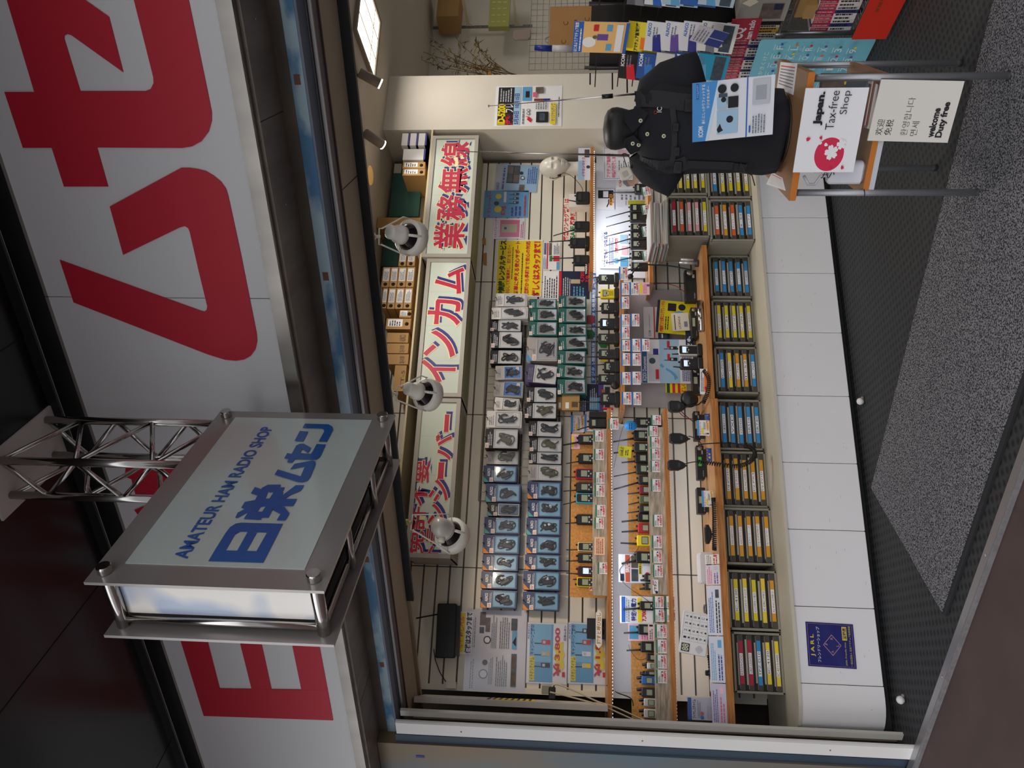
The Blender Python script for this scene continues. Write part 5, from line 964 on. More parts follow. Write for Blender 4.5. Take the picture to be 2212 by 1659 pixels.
# ---- mobile radios on the lowest shelf
def mobile(x0, x1, y0, y1, Y, zb, lab, scr=LCD, knob=True):
    a, b, c, d = prect(x0, x1, y0, y1, Y); w, h = b-a, d-c
    T = thing('mobile_radio', lab, 'radio', FY(a, zb+.0006 if zb else c, Y)); 
    if zb: 
        m = MB(); m.box(w*.1, w*.9, 0, c-zb, -.04, -.01, mat('#2a2a2c', .5)) if c-zb > .004 else None; part(T, m, 'stand') if m.v else None
    o = c-zb if zb and c > zb else 0
    m = MB(); m.rbox(0, w, o, o+h, -.045, 0, .004, rmat('#141417'), .002); m.lines(w*.08, o+h*.1, w*.3, o+h*.3, 1, .0006, GREYI, 1); part(T, m, 'body')
    m = MB(); m.rbox(w*.35, w*.68, o+h*.3, o+h*.85, 0, .002, .002, BLACK, .0005); m.rect(w*.38, o+h*.38, w*.65, o+h*.78, .0024, scr); part(T, m, 'screen')
    if knob: m = MB(); m.lathe([(h*.3, 0), (h*.28, .012), (0, .013)], mat('#8a857c', .3, .6), 14, Matrix.Translation((w*.9, o+h*.55, 0))); part(T, m, 'knob')
    m = MB()
    for k in range(4): m.rbox(w*(.74+.03*k), w*(.755+.03*k), o+h*.15, o+h*.35, 0, .002, .001, KEYW, .0003, 2)
    part(T, m, 'button_row'); return T
YMO = 4.20
mobile(1499, 1513, 888, 950, YMO, zL, 'black mobile radio under the lowest tier, nearest the charger row, behind a price card')
mobile(1505, 1522, 962, 1035, YMO, zL, 'black mobile radio with green screen beneath two hanging microphones', mat('#2f8a3a', .3, e=.4))
mobile(1506, 1525, 1053, 1109, YMO, zL, 'black mobile radio with pale screen and price card on the lowest shelf', LCD, False)
mobile(1489, 1514, 583, 650, YMO, zL2, 'large black mobile radio behind the silver antenna mount', mat('#16221a', .3))
mobile(1493, 1507, 664, 731, YMO, zL2, 'slim black mobile radio behind the silver tube')
mobile(1495, 1514, 796, 850, YMO, zL2, 'black mobile radio behind the coiled handset cord')
def coilcord(pts, R, r, turns, lab, mt=BLACK, name='coiled_cord'):
    P = [V(p) for p in pts]
    def at(t):
        f = t*(len(P)-1); i = min(int(f), len(P)-2); u = f-i
        p0, p1, p2, p3 = P[max(i-1, 0)], P[i], P[i+1], P[min(i+2, len(P)-1)]
        return .5*((2*p1)+(-p0+p2)*u+(2*p0-5*p1+4*p2-p3)*u*u+(-p0+3*p1-3*p2+p3)*u**3)
    out = []; n = turns*7
    for k in range(n+1):
        t = k/n; p = at(t); d = (at(min(t+.01, 1))-at(max(t-.01, 0))).normalized(); u = d.cross(V((0, 1, 0.01))).normalized(); w = d.cross(u)
        q = 2*math.pi*turns*t; out.append(p+(u*math.cos(q)+w*math.sin(q))*R)
    m = MB(); m.tube(out, r, mt, 4); return tag(m.build(name), lab, 'cord')
def cord(pts, r, lab, mt=BLACK, name='cord'):
    P = [V(p) for p in pts]; out = []
    for i in range(len(P)-1):
        p0, p1, p2, p3 = P[max(i-1, 0)], P[i], P[i+1], P[min(i+2, len(P)-1)]
        for k in range(8): u = k/8; out.append(.5*((2*p1)+(-p0+p2)*u+(2*p0-5*p1+4*p2-p3)*u*u+(-p0+3*p1-3*p2+p3)*u**3))
    out.append(P[-1]); m = MB(); m.tube(out, r, mt, 5); return tag(m.build(name), lab, 'cord')
py = lambda L, Y: [on_y(x, y, Y) for x, y in L]
YF = 4.12
coilcord(py([(1505, 997), (1530, 1000), (1560, 1004), (1590, 1007), (1612, 1002), (1628, 990), (1630, 975), (1620, 966), (1608, 964)], 3.95), .0100, .0034, 46, 'black coiled microphone cord looping down over the tray units')
cord(py([(1608, 964), (1590, 958), (1560, 957), (1520, 959), (1508, 962)], 3.96), .003, 'straight tail of the looping microphone cord on the lowest shelf')
coilcord(py([(1541, 1076), (1543, 1110), (1543, 1150), (1543, 1188)], 3.97), .0100, .0034, 30, 'black coiled cord lying along the lowest shelf edge')
coilcord(py([(1520, 800), (1530, 815), (1531, 835), (1526, 855), (1519, 870)], 3.99), .0100, .0034, 20, 'curved black coiled cord right of the price booklet on the lowest shelf')
cord(py([(1487, 942), (1500, 946), (1512, 955), (1516, 962)], YF), .0028, 'black cord of the middle hanging microphone')
cord(py([(1480, 1002), (1492, 999), (1506, 997)], YF), .0028, 'black cord of the left hanging microphone')
cord(py([(1480, 878), (1495, 876), (1508, 874), (1515, 868)], YF), .004, 'black cord of the ribbed hanging microphone')
for k, (mt, off) in enumerate(((mat('#8e1c28', .5), 0), (BLACK, 6))): cord(py([(1465+off, 888), (1480+off, 902), (1498, 905+off)], YF+.05), .0024, ['thin red power wire behind the ribbed microphone', 'thin black power wire behind the ribbed microphone'][k], mt)
cord(py([(1403, 611), (1440, 613), (1465, 620), (1481, 634)], YF+.1), .0024, 'thin red power wire running to the large mobile radio', mat('#8e1c28', .5)); cord(py([(1404, 614), (1430, 612), (1460, 612), (1487, 612)], YF+.1), .0024, 'thin black power wire running to the large mobile radio')
def mic(pts_x, y0, y1, Y, lab, ribs=False, hook=True):
    x0, x1 = pts_x; a, b, c, d = prect(x0, x1, y0, y1, Y); w, h = b-a, d-c
    T = thing('hand_microphone', lab, 'microphone', FY(a, c, Y))
    P = [(w*.35, 0), (w*.65, 0), (w*.8, h*.12), (w, h*.4), (w, h*.85), (w*.85, h), (w*.15, h), (0, h*.85), (0, h*.4), (w*.2, h*.12)]
    m = MB(); m.slab(P, -.03, 0, rmat('#17181b'), .005)
    if ribs:
        for k in range(7): m.rect(w*.15, h*(.4+.07*k), w*.85, h*(.42+.07*k), .0006, mat('#3a3c40', .4))
    part(T, m, 'body'); m = MB(); m.rbox(w*.3, w*.7, h*.3, h*.42, 0, .002, .003, KEY, .0005); part(T, m, 'button')
    m = MB(); m.tube([(w*.5, 0, -.015), (w*.5, -.012, -.015)], [.006, .004], BLACK, 8); part(T, m, 'strain_relief'); return T
mic((1444, 1480), 865, 889, YF, 'ribbed black hand microphone hanging above the lowest shelf, nearest the charger row', True)
mic((1446, 1487), 935, 957, YF, 'smooth black hand microphone, middle of the three hanging in front of the wall')
mic((1443, 1481), 993, 1015, YF, 'smooth black hand microphone with side button, left-hand of the three hanging')
mic((1523, 1538), 1133, 1174, 4.05, 'black hand microphone lying on its side below the coiled cord')
m = MB(); q = on_y(1493, 854, 4.08); m.lathe([(.0, 0), (.035, .004), (.05, .02), (.048, .035), (.04, .045)], rmat('#17181b'), 24); 
for k in range(9): m.box(-.035, .035, -.032+k*.008, -.030+k*.008, .0, .006, BLACK) if False else None
tag(m.build('desk_microphone', None, frame((q.x, 4.12, q.z), (-1, 0, 0), (0, 0, 1))), 'large round black speaker microphone standing at the shelf joint', 'microphone')
# two bigger handhelds, antenna mount, silver tube, gooseneck mic
radio(1466, 745, 767, 4.12, zL2, 'pale grey', 'black handheld radio with pale rim and lit screen in front of the map board', (1452, 763), .004, 1, True, LCDB, charger=True)
radio(1470, 774, 796, 4.12, zL2, 'black', 'black handheld radio with lit screen left of the pale-rimmed one', (1455, 790), .004, None, True, LCDB, charger=True)
a, b, c, d = prect(1505, 1521, 651, 715, 4.02); m = MB(); m.M = Matrix.Identity(4); m.tube([(a, 4.02, zL2+.019), (b, 4.02, zL2+.019)], .018, CHROME, 18)
m.text('ICOM', a+.07, zL2+.014, a+.13, zL2+.026, 0, BLACK) if False else None
tag(m.build('silver_tube'), 'silver cylinder lying along the lowest shelf in front of the slim mobile radio', 'tube')
T = thing('antenna_mount', 'silver antenna mount with a thin whip rising beside the tray units', 'antenna', Matrix.Identity(4))
p = on_y(1494, 569, 4.10); q = on_y(1467, 567, 4.10); t_ = on_y(1300, 563, 4.10)
m = MB(); m.tube([(p.x, 4.1, zL2+.002), (p.x, 4.1, zL2+.02)], .022, mat('#3a3836', .4), 16); m.tube([(p.x, 4.1, zL2+.02), (q.x, 4.1, q.z)], .010, mat('#c9c9cc', .3, .6), 14); part(T, m, 'base'); m = MB(); m.tube([(p.x+.022, 4.1, zL2+.03), (q.x+.022, 4.1, q.z-.01)], .008, mat('#d4d4d6', .3, .3), 12); part(T, m, 'clamp')
m = MB(); m.tube([(q.x, 4.1, q.z), (t_.x, 4.1, t_.z)], .0015, CHROME, 6); part(T, m, 'whip')
cord(py([(1492, 583), (1450, 575), (1405, 572), (1385, 572), (1372, 582), (1364, 594)], 4.08), .0045, 'black gooseneck stem curving up from the large mobile radio')
q = on_y(1362, 597, 4.08); m = MB(); m.lathe([(0, -.018), (.012, -.013), (.017, 0), (.012, .013), (0, .018)], BLACK, 14); tag(m.build('foam_windscreen', None, Matrix.Translation(q)), 'black foam windscreen ball on the tip of the gooseneck', 'microphone')
# cards, blue letters and small things on the lowest shelf
def stand_card(x0, x1, y0, y1, lab, txt): sheet(x0, x1, y0, y1, 4.03, 'price_card', lab, 'price card', [('r', 0, .82, 1, 1, mat('#4fa0e0', .5)), ('t', 'キャンペーン', .05, .68, .9, .8, PNK, .04), ('r', .1, .5, .5, .64, YEL), ('R', .08, .06, .25, INK), ('l', .4, .3, .9, .48, 2, INK), ('t', txt, .36, .05, .96, .24, mat('#d99a10', .5), .05)], mat('#f0efe8', .5))
stand_card(1506, 1532, 908, 941, 'blue-topped campaign price card below the ribbed and smooth microphones', '1000円')
stand_card(1516, 1541, 1060, 1095, 'blue-topped campaign price card in front of the mobile radio with pale screen', '1,000円')
for (x0, x1, y0, y1, t, lab) in ((1518, 1528, 894, 908, 'SALE', 'small blue lettering block on the lowest shelf beside the campaign card'), (1525, 1534, 969, 995, 'iCOM', 'longer blue lettering block standing beneath the green-screened mobile radio')):
    a, b, c, d = prect(x0, x1, y0, y1, 4.06); m = MB(); m.text(t, 0, 0, b-a, d-c, .004, mat('#1d56b4', .4), off=.06); m.text(t, 0, 0, b-a, d-c, 0, mat('#1d56b4', .4), off=.06); m.box(0, b-a, -.0, .003, 0, .004, mat('#1d56b4', .4)); tag(m.build('blue_lettering', None, FY(a, zL+.0006, 4.06)), lab, 'sign')
sheet(1512, 1530, 797, 852, 4.02, 'price_booklet', 'orange and white glossy price booklet tilted inside the curved cord', 'booklet', [('r', .1, .1, .9, .5, ORA), ('l', .1, .55, .9, .9, 2, INK), ('c', .25, .3, .06, REDI)], WHITE, rot=-2)
# router-like white repeater
a, b, c, d = prect(1504, 1541, 1192, 1259, 4.10); w, h = b-a, .085
T = thing('white_repeater', 'white rounded repeater box with a black window on the lowest shelf', 'repeater', FY(a, zL+.0006, 4.10)); m = MB(); m.rbox(0, w, 0, h, -.07, 0, .014, mat('#d9dade', .35), .008); m.rbox(w*.08, w*.92, h*.55, h*.95, -.0695, -.02, .01, mat('#e6e6ea', .35)); part(T, m, 'body'); m = MB(); m.rbox(w*.08, w*.86, h*.26, h*.55, 0, .002, .008, BLACK, .0006); part(T, m, 'window')
a, b, c, d = prect(1509, 1532, 1302, 1327, 4.12); m = MB(); m.lathe([(.028, 0), (.030, .015), (.026, .05), (.0, .052)], BLACK, 22); m.tube([(.02*math.cos(t/3), .02*math.sin(t/3), .053+.0003*t) for t in range(30)], .003, mat('#8a8d92', .3, .5), 6); tag(m.build('magnet_base', None, Matrix.Translation(((a+b)/2, 4.14, zL+.0006))), 'round black magnet base with coiled wire beside the call panel', 'antenna base')
# call panel with twelve numbered buttons
a, b, c, d = prect(1485, 1526, 1332, 1407, 4.06); w, h = .205, .135
fr = frame(((a+b)/2, 4.06, (c+d)/2), (1, 0, 0), (0, .18, 1)) @ Matrix.Rotation(math.radians(-9), 4, 'Z') @ Matrix.Translation((-w/2, -h/2+.012, 0))
T = thing('call_panel', 'white call panel with numbered buttons, double display and round speaker grille', 'call panel', fr); m = MB(); m.rbox(0, w, 0, h, -.03, 0, .008, mat('#e3e2e4', .4), .003)
for k in range(5): m.rect(w*.30+k*w*.165, h*.06, w*.30+k*w*.165+.0008, h*.94, .0004, GREYI) if k < 5 else None
for k in range(4): m.rect(w*.30, h*.06+k*h*.29, w*.96, h*.06+k*h*.29+.0008, .0004, GREYI)
part(T, m, 'case'); nums = '123456789ABC'
for k in range(12):
    q = MB(); cx, cy = w*(.38+.165*(k % 4)), h*(.78-.29*(k//4)); q.box(cx-.004, cx+.004, cy-.016, cy-.008, 0, .002, INK); q.text(nums[k], cx-.005, cy, cx+.005, cy+.014, .0006, INK); part(T, q, 'button')
m = MB(); m.box(w*.05, w*.24, h*.62, h*.92, 0, .002, BLACK); m.text('88', w*.07, h*.66, w*.22, h*.88, .0024, mat('#c9c9b0', .5), off=.02); part(T, m, 'display')
m = MB()
for i in range(-4, 5):
    for j in range(-4, 5):
        if i*i+j*j < 18: m.box(w*.145+i*.0042-.001, w*.145+i*.0042+.001, h*.27+j*.0042-.001, h*.27+j*.0042+.001, 0, .0012, GREYI)
part(T, m, 'speaker_grille')
sheet(1522, 1547, 1333, 1393, 4.10, 'note', 'crumpled white handwritten note under the call panel', 'note', [('l', .1, .15, .9, .85, 4, GREYI)], mat('#d6d2d0', .7))
a, b, c, d = prect(1531, 1551, 1467, 1497, 4.04); m = MB(); m.rbox(0, b-a, 0, .06, -.05, 0, .008, mat('#d8d5cc', .4)); m.lathe([(.012, 0), (.01, .003), (0, .003)], GREYI, 12, Matrix.Translation(((b-a)*.5, .03, 0))); tag(m.build('power_adapter', None, FY(a, zL+.0006, 4.04)), 'cream power adapter at the left end of the lowest shelf', 'adapter')
coilcord(py([(1534, 1415), (1537, 1435), (1538, 1462)], 4.06), .016, .003, 9, 'bundled black adapter lead beside the cream power adapter')
a, b, c, d = prect(1492, 1526, 1447, 1459, 4.1); m = MB(); m.rbox(0, b-a, 0, .075, -.02, 0, .006, rmat('#17181b')); tag(m.build('black_plug', None, FY(a, zL+.0006, 4.1)), 'upright black plug unit between the bundled lead and the wall', 'plug')
sheet(1486, 1553, 1508, 1556, 4.10, 'catalogue', 'white wireless chime catalogue with red and blue dots in a clear sleeve', 'catalogue', [('r', 0, .88, 1, 1, BLUEI), ('t', 'ワイヤレスチャイム', .08, .74, .92, .85, INK, .03), ('l', .1, .58, .9, .7, 3, GREYI), ('c', .3, .55, .09, mat('#e06a78', .5)), ('c', .12, .55, .09, mat('#4f86c8', .5)), ('l', .1, .1, .8, .42, 3, LGY)], mat('#dcdbe6', .5), sleeve=True)
# papers hanging over the front edge of the lowest shelf
zE = zL-.030
for k, (ya, yb, xa, xb, bgc) in enumerate(((1195, 1217, 1533, 1556, '#e8e4dc'), (1218, 1262, 1533, 1560, '#dcd3dc'), (1263, 1372, 1534, 1566, '#d9dce8'), (1373, 1475, 1540, 1572, '#d4daea'), (1476, 1566, 1546, 1581, '#c9c8dc'))):
    a, b, c, d = prect(xa, xb, ya, yb, 3.984)
    fr = frame((a, 3.985, zE-.004), (1, 0, 0), (0, .0, 1)); w, h = b-a-.003, d-c+.0
    fr = frame((a, 3.993, zL+.001), (1, 0, 0), (0, .6, 1))
    sheet(0, 0, 0, 0, 0, 'hanging_leaflet', ['plain cream leaflet', 'pink lettered leaflet', 'blue comic leaflet', 'blue striped radio leaflet', 'pale violet leaflet'][k]+' lying on the lowest shelf edge, '+ORD[k]+' from the white repeater', 'leaflet', [('l', .05, .55, .95, .9, 3, [GREYI, PNK, BLUEI, SKY, PURP][k]), ('l', .05, .1, .7, .45, 2, [REDI, PURP, INK, NAVYI, PNK][k]), ('r', .75, .15, .92, .4, [REDI, LGY, PHO2, SKY, LPK][k])], mat(bgc, .5), fr=fr, wh=(w, .075))
# wires above the lower long shelf and on the wall
for k, L in enumerate(([(1200, 1330), (1180, 1325), (1160, 1322)],)): pass
cord(py([(1326, 1010), (1345, 925), (1362, 917)], YR-.02), .0012, 'thin grey earphone wire curving past the yellow tag'); cord(py([(1403, 1300), (1350, 1262), (1340, 1240), (1342, 1225), (1378, 1185), (1380, 1150)], YR+.02), .0012, 'thin loop of wire on the white board near the yellow radio')
cord(py([(1400, 1420), (1380, 1425), (1362, 1405), (1358, 1392)], YR+.02), .0011, 'thin loop of wire by the left pine board')
for k, L in enumerate(([(1190, 1492), (1200, 1478), (1240, 1492), (1290, 1515), (1330, 1528), (1400, 1560)], [(1188, 1495), (1230, 1505), (1300, 1525), (1380, 1560)])): cord(py(L, 4.16-.05*k), .004, ['cream power cable running from the wall socket down past the shelves', 'second cream power cable below the first at the left end'][k], mat('#cfc3a4', .5), 'power_cable')
a, b, c, d = prect(1170, 1192, 1481, 1500, 4.2); m = MB(); m.rbox(0, b-a, 0, d-c, -.04, 0, .004, mat('#8f8a80', .5)); tag(m.build('wall_socket', None, FY(a, c, 4.2)), 'grey wall socket block feeding the cream cables', 'socket')
a, b, c, d = prect(1185, 1200, 1484, 1510, 4.15); m = MB(); m.rbox(0, b-a, 0, d-c, -.03, 0, .006, BLACK); tag(m.build('black_adapter', None, FY(a, c, 4.15)), 'black adapter plugged in beside the grey wall socket', 'adapter')
cord(py([(1310, 1480), (1330, 1495), (1362, 1508), (1368, 1525)], 4.2), .003, 'black cable under the upper long shelf at its left end'); 
for k, mt in enumerate((BLACK, mat('#c8a818', .5), BLACK)): cord([on_y(1046, 333+k*5, YW+.05+.016*k), on_y(1100, 336+k*5, YW+.05+.016*k), on_y(1160, 333+k*5, YW+.05+.016*k), on_y(1230, 337+k*4, YW+.05+.016*k), on_y(1300, 336+k*4, YW+.05+.016*k)], .006, ['black cable in the gap between slatwall and column, nearest the column', 'yellow cable in the gap between slatwall and column', 'black cable in the gap beside the slatwall edge'][k], mt, 'cable')

for k, (x, y0, y1) in enumerate(((1045, 514, 530), (1047, 546, 574))):
    a, b, c, d = prect(x-4, x+5, y0, y1, Yw); m = MB(); m.add([(0, 0, 0), (b-a, .004, 0), (b-a-.004, d-c, 0), (.01, d-c-.004, 0)], [(0, 1, 2, 3)], mat('#b5813a', .6)); tag(m.build('tape_scrap', None, FY(a, c, Yw)), ['short scrap of orange tape above the pink leaflet', 'torn longer scrap of orange tape near the yellow poster'][k], 'tape')
# ================================================================ clamp lamps on the lighting rail
LW = mat('#efebde', .4, name='lamp_cream'); LY = mat('#c9b86a', .5, name='aged_socket'); BULB = mat('#3a3436', .12, .8, name='reflector_glass'); RING = mat('#cfcdc0', .35)
def clamp_lamp(cl, cc, rc, rpx, dome, lab, aim_out):
    d1 = -2.68
    P = on_f(*cl, d1); cap = on_f(*cc, d1-.02); ring = on_f(*rc, d1-.07)
    ax = (ring-cap).normalized(); L = (ring-cap).length
    r = rpx*(ring-EYE).dot(FW)/FPX
    up = ax.orthogonal()
    T = thing('clamp_lamp', lab, 'lamp', Matrix.Translation(P)); Mi = Matrix.Translation(-P)
    def A(o): z = ax; x = V((0, 0, 1)).cross(z).normalized(); y = z.cross(x); return Mi @ Matrix(((x.x, y.x, z.x, o.x), (x.y, y.y, z.y, o.y), (x.z, y.z, z.z, o.z), (0, 0, 0, 1)))
    M = A(ring)
    m = MB(); m.lathe([(r*.93, -r*.25), (r, -r*.2), (r, r*.42), (r*.93, r*.45), (r*.90, r*.4), (r*.90, -r*.2)], LW, 32, M); part(T, m, 'rim')
    m = MB(); m.lathe([(r*.30, -r*1.0), (r*.5, -r*.75), (r*.84, -r*.12), (r*.85, r*.35), (0, r*.38)], BULB, 28, M); part(T, m, 'bulb')
    m = MB()
    if dome: m.lathe([(0, -r*1.75), (r*.28, -r*1.7), (r*.48, -r*1.5), (r*.56, -r*1.2), (r*.58, -r*.9), (r*.62, -r*.88), (r*.62, -r*.8), (r*.58, -r*.78), (r*.62, -r*.7), (r*.6, -r*.66), (r*.3, -r*.6)], mat('#cbc7bc', .35, .1), 28, M); m.tube([tuple(M @ V((r*.5, 0, -r*1.0))), tuple(M @ V((r*.8, 0, -r*1.0)))], r*.2, LW, 12)
    else: m.lathe([(0, -r*1.75), (r*.34, -r*1.75), (r*.40, -r*1.68), (r*.40, -r*1.15), (r*.52, -r*1.1), (r*.54, -r*.7), (r*.46, -r*.66), (r*.3, -r*.66)], LW, 24, M)
    part(T, m, 'socket')
    for k in range(3):
        t = 2.094*k+.6; m = MB(); m.tube([tuple(M @ V((r*.45*math.cos(t), r*.45*math.sin(t), -r*.75))), tuple(M @ V((r*.95*math.cos(t), r*.95*math.sin(t), -r*.15)))], r*.085, LW, 6); part(T, m, 'spoke')
    x = V((0, 0, 1)).cross(ax).normalized(); Sd = P+V((0, 0, -.022)); m = MB()
    for s in (-1, 1):
        m.tube([tuple(Mi @ (Sd)), tuple(Mi @ (Sd+x*s*r*.45)), tuple(Mi @ (Sd+x*s*r*.45+V((0, 0, -.01)))), tuple(Mi @ (ring+x*s*r*1.05-ax*r*.6)), tuple(Mi @ (ring+x*s*r*1.05))], .003, LW, 6)
    part(T, m, 'yoke'); m = MB(); m.tube([(0, 0, .014), (0, 0, -.006)], .014, LY if dome else LW, 14); m.tube([(0, 0, -.006), (0, 0, -.026)], .006, LY if dome else LW, 10); part(T, m, 'rail_plug')
    return ring, ax, r
lamps = [clamp_lamp((806, 511), (861, 506), (886, 513), 38, False, 'round cream clamp lamp hanging in front of the right-hand light box', 0), clamp_lamp((846, 850), (893, 843), (922, 852), 35, False, 'round cream clamp lamp in front of the joint of two light boxes', 0), clamp_lamp((879, 1128), (948, 1136), (975, 1156), 38, True, 'clamp lamp with a grey dome back and yellowed plug, nearest the projecting sign', 0)]
for k, (x, y, w) in enumerate(((2.0, 2.0, 2.5), (1.3, 1.7, 4), (.35, 1.6, 9))):
    ring, ax, r = lamps[k]
    tgt = V((x, YW, y-.2)); dr = (tgt-ring).normalized()
    light('SPOT', 'clamp_lamp_beam', ring+dr*r*.9, w, (1, .78, .55), dr, spot_size=1.5, spot_blend=.6, shadow_soft_size=.04)
def can_light(p0, p1, lab):
    a = on_z(*p0, 2.72); ax = (on_f(*p1, a.dot(NF)-.02)-a).normalized(); T = thing('can_spotlight', lab, 'spotlight', Matrix.Translation(a)); z = ax; x = V((0, 0, 1)).cross(z).normalized(); y = z.cross(x); M = Matrix(((x.x, y.x, z.x, 0), (x.y, y.y, z.y, 0), (x.z, y.z, z.z, 0), (0, 0, 0, 1)))
    m = MB(); m.lathe([(.026, -.03), (.029, -.025), (.029, .10), (.027, .10), (.026, .09)], mat('#8a8279', .5), 24, M); part(T, m, 'body')
    m = MB(); m.lathe([(0, .095), (.0285, .1005), (.0285, .108), (0, .109)], mat('#ffffff', .4, e=9, ecol='#fff2e0', name='lit_lens'), 24, M); part(T, m, 'lens'); m = MB(); m.tube([(0, 0, 0), (0, 0, ZC-.001-a.z)], .008, mat('#8a8279', .5), 8); part(T, m, 'stem')
    light('SPOT', 'can_spotlight_beam', a+ax*.125, 4.0, (1, .92, .82), ax, spot_size=1.3, spot_blend=.7, shadow_soft_size=.03)
can_light((786, 162), (823, 182), 'small grey can spotlight under the ceiling beside the light panel'); can_light((797, 293), (809, 301), 'small grey can spotlight under the ceiling in front of the column')
q = on_z(799, 379, ZC); m = MB(); m.lathe([(.055, -.008), (.06, -.004), (.06, -.0005), (.05, -.0006), (.045, -.006)], mat('#d8a860', .4, e=.3, name='warm_ring'), 26); tag(m.build('downlight', None, Matrix.Translation(q)), 'round recessed downlight with warm rim, partly hidden by the black rail', 'ceiling light')
# ================================================================ white display head
def head(T, s, mt):
    """head about 0.24 m tall, local y up, z forward, x right"""
    G = lambda a, b: math.exp(-(a*a)/(b*b)); vs = []; N = 110; Mr = 96
    for i in range(Mr+1):
        ph = math.pi*i/Mr; y = math.cos(ph)
        for k in range(N):
            t = 2*math.pi*k/N; x, z = math.sin(ph)*math.sin(t), math.sin(ph)*math.cos(t)
            w = 1.0; Y = y
            jaw = max(0, -Y); w = 1-.36*jaw**1.5
            X = x*.076*w; Z = z*.098*(1-.10*jaw); yy = Y*.118
            if Z > 0: Z += .012*jaw
            if z < 0: Z *= 1.05
            f = max(0, z)
            yn = yy
            Z += f*(.036*G(X, .010)*G(yn+.022, .017) + .012*G(X, .009)*G(yn-.002, .022))                       # nose
            Z -= f*(.020*(G(X-.030, .016)+G(X+.030, .015))*G(yn-.008, .012)); Z += f*.006*(G(X-.030, .010)+G(X+.030, .010))*G(yn-.004, .007)   # eyes
            Z += f*(.006*(G(X-.030, .022)+G(X+.030, .022))*G(yn-.026, .009))                                   # brows
            Z += f*(.013*G(X, .020)*G(yn+.056, .005) + .013*G(X, .018)*G(yn+.066, .006) - .005*G(X, .022)*G(yn+.061, .0025)) # lips
            Z += f*.010*G(X, .02)*G(yn+.095, .014)
            Z += f*.006*(G(X-.045, .018)+G(X+.045, .018))*G(yn+.022, .018)
            vs.append((X*s, yy*s, Z*s))
    fs = []
    for i in range(Mr):
        for k in range(N): j = (k+1) % N; fs.append((i*N+k, (i+1)*N+k, (i+1)*N+j, i*N+j))
    m = MB(); m.add(vs, fs, mt, True)
    R = Matrix.Rotation(math.radians(-90), 4, 'X')
    m.lathe([(.048*s, .02), (.046*s, -.02), (.047*s, -.07), (.052*s, -.10), (.066*s, -.118), (.075*s, -.124), (.07*s, -.13), (0, -.13)], mt, 28, Matrix.Translation((0, -.075*s, -.018*s)) @ R @ Matrix.Scale(1, 4), 1.1) if False else None
    P = [(.052, -.055), (.049, -.10), (.049, -.15), (.054, -.19), (.068, -.225), (.080, -.25), (.082, -.26), (.0, -.26)]
    n = 28; vs = []; fs = []
    for r, y in P:
        for k in range(n): t = 2*math.pi*k/n; vs.append((r*s*math.cos(t), y*s, r*s*1.08*math.sin(t)-.014*s))
    for i in range(len(P)-1):
        for k in range(n): j = (k+1) % n; fs.append((i*n+k, i*n+j, (i+1)*n+j, (i+1)*n+k))
    m.add(vs, fs, mt, True); part(T, m, 'head_and_neck')
    for sd in (-1, 1):
        q = MB(); q.tube([(sd*.071*s, .018*s, -.012*s), (sd*.080*s, .024*s, -.020*s), (sd*.083*s, .008*s, -.024*s), (sd*.078*s, -.012*s, -.016*s), (sd*.072*s, -.024*s, -.006*s)], [.006*s, .009*s, .009*s, .008*s, .005*s], mt, 8); q.tube([(sd*.073*s, .012*s, -.008*s), (sd*.078*s, -.004*s, -.010*s), (sd*.074*s, -.016*s, -.006*s)], .005*s, mt, 6); part(T, q, 'ear')
hb = on_y(1250, 350, 4.20); ht = on_y(1164, 358, 4.20); S = (ht.z-zU)/.378
T = thing('head_mannequin', 'glossy white mannequin head with an earphone at its ear, on the short upper shelf', 'mannequin head', frame((hb.x, 4.26, zU+.2605*S), V((1, -.13, 0)), (0, 0, 1)) )
head(T, S, mat('#d9d5cb', .35, coat=.25, name='glossy_white_plastic'))
mw = T.matrix_world
e1 = mw @ V((-.086*S, 0, 0)); cord([e1+V((.01, 0, .03)), e1+V((-.006, -.01, .03)), e1+V((-.01, -.012, .0)), e1+V((.004, -.012, -.03)), e1+V((.02, -.03, -.06)), e1+V((-.02, -.04, -.12)), V((e1.x-.10, e1.y-.03, zU+.05)), V((e1.x-.16, e1.y-.02, zU+.06))], .0018, 'thin black earphone wire hanging from the white head to the small radio')
m = MB(); m.rbox(-.012, .012, -.012, .012, -.006, .006, .005, BLACK); tag(m.build('earpiece', None, FY(e1.x+.012, e1.z-.03, e1.y-.018)), 'black ear clip at the ear of the white head', 'earphone'); 
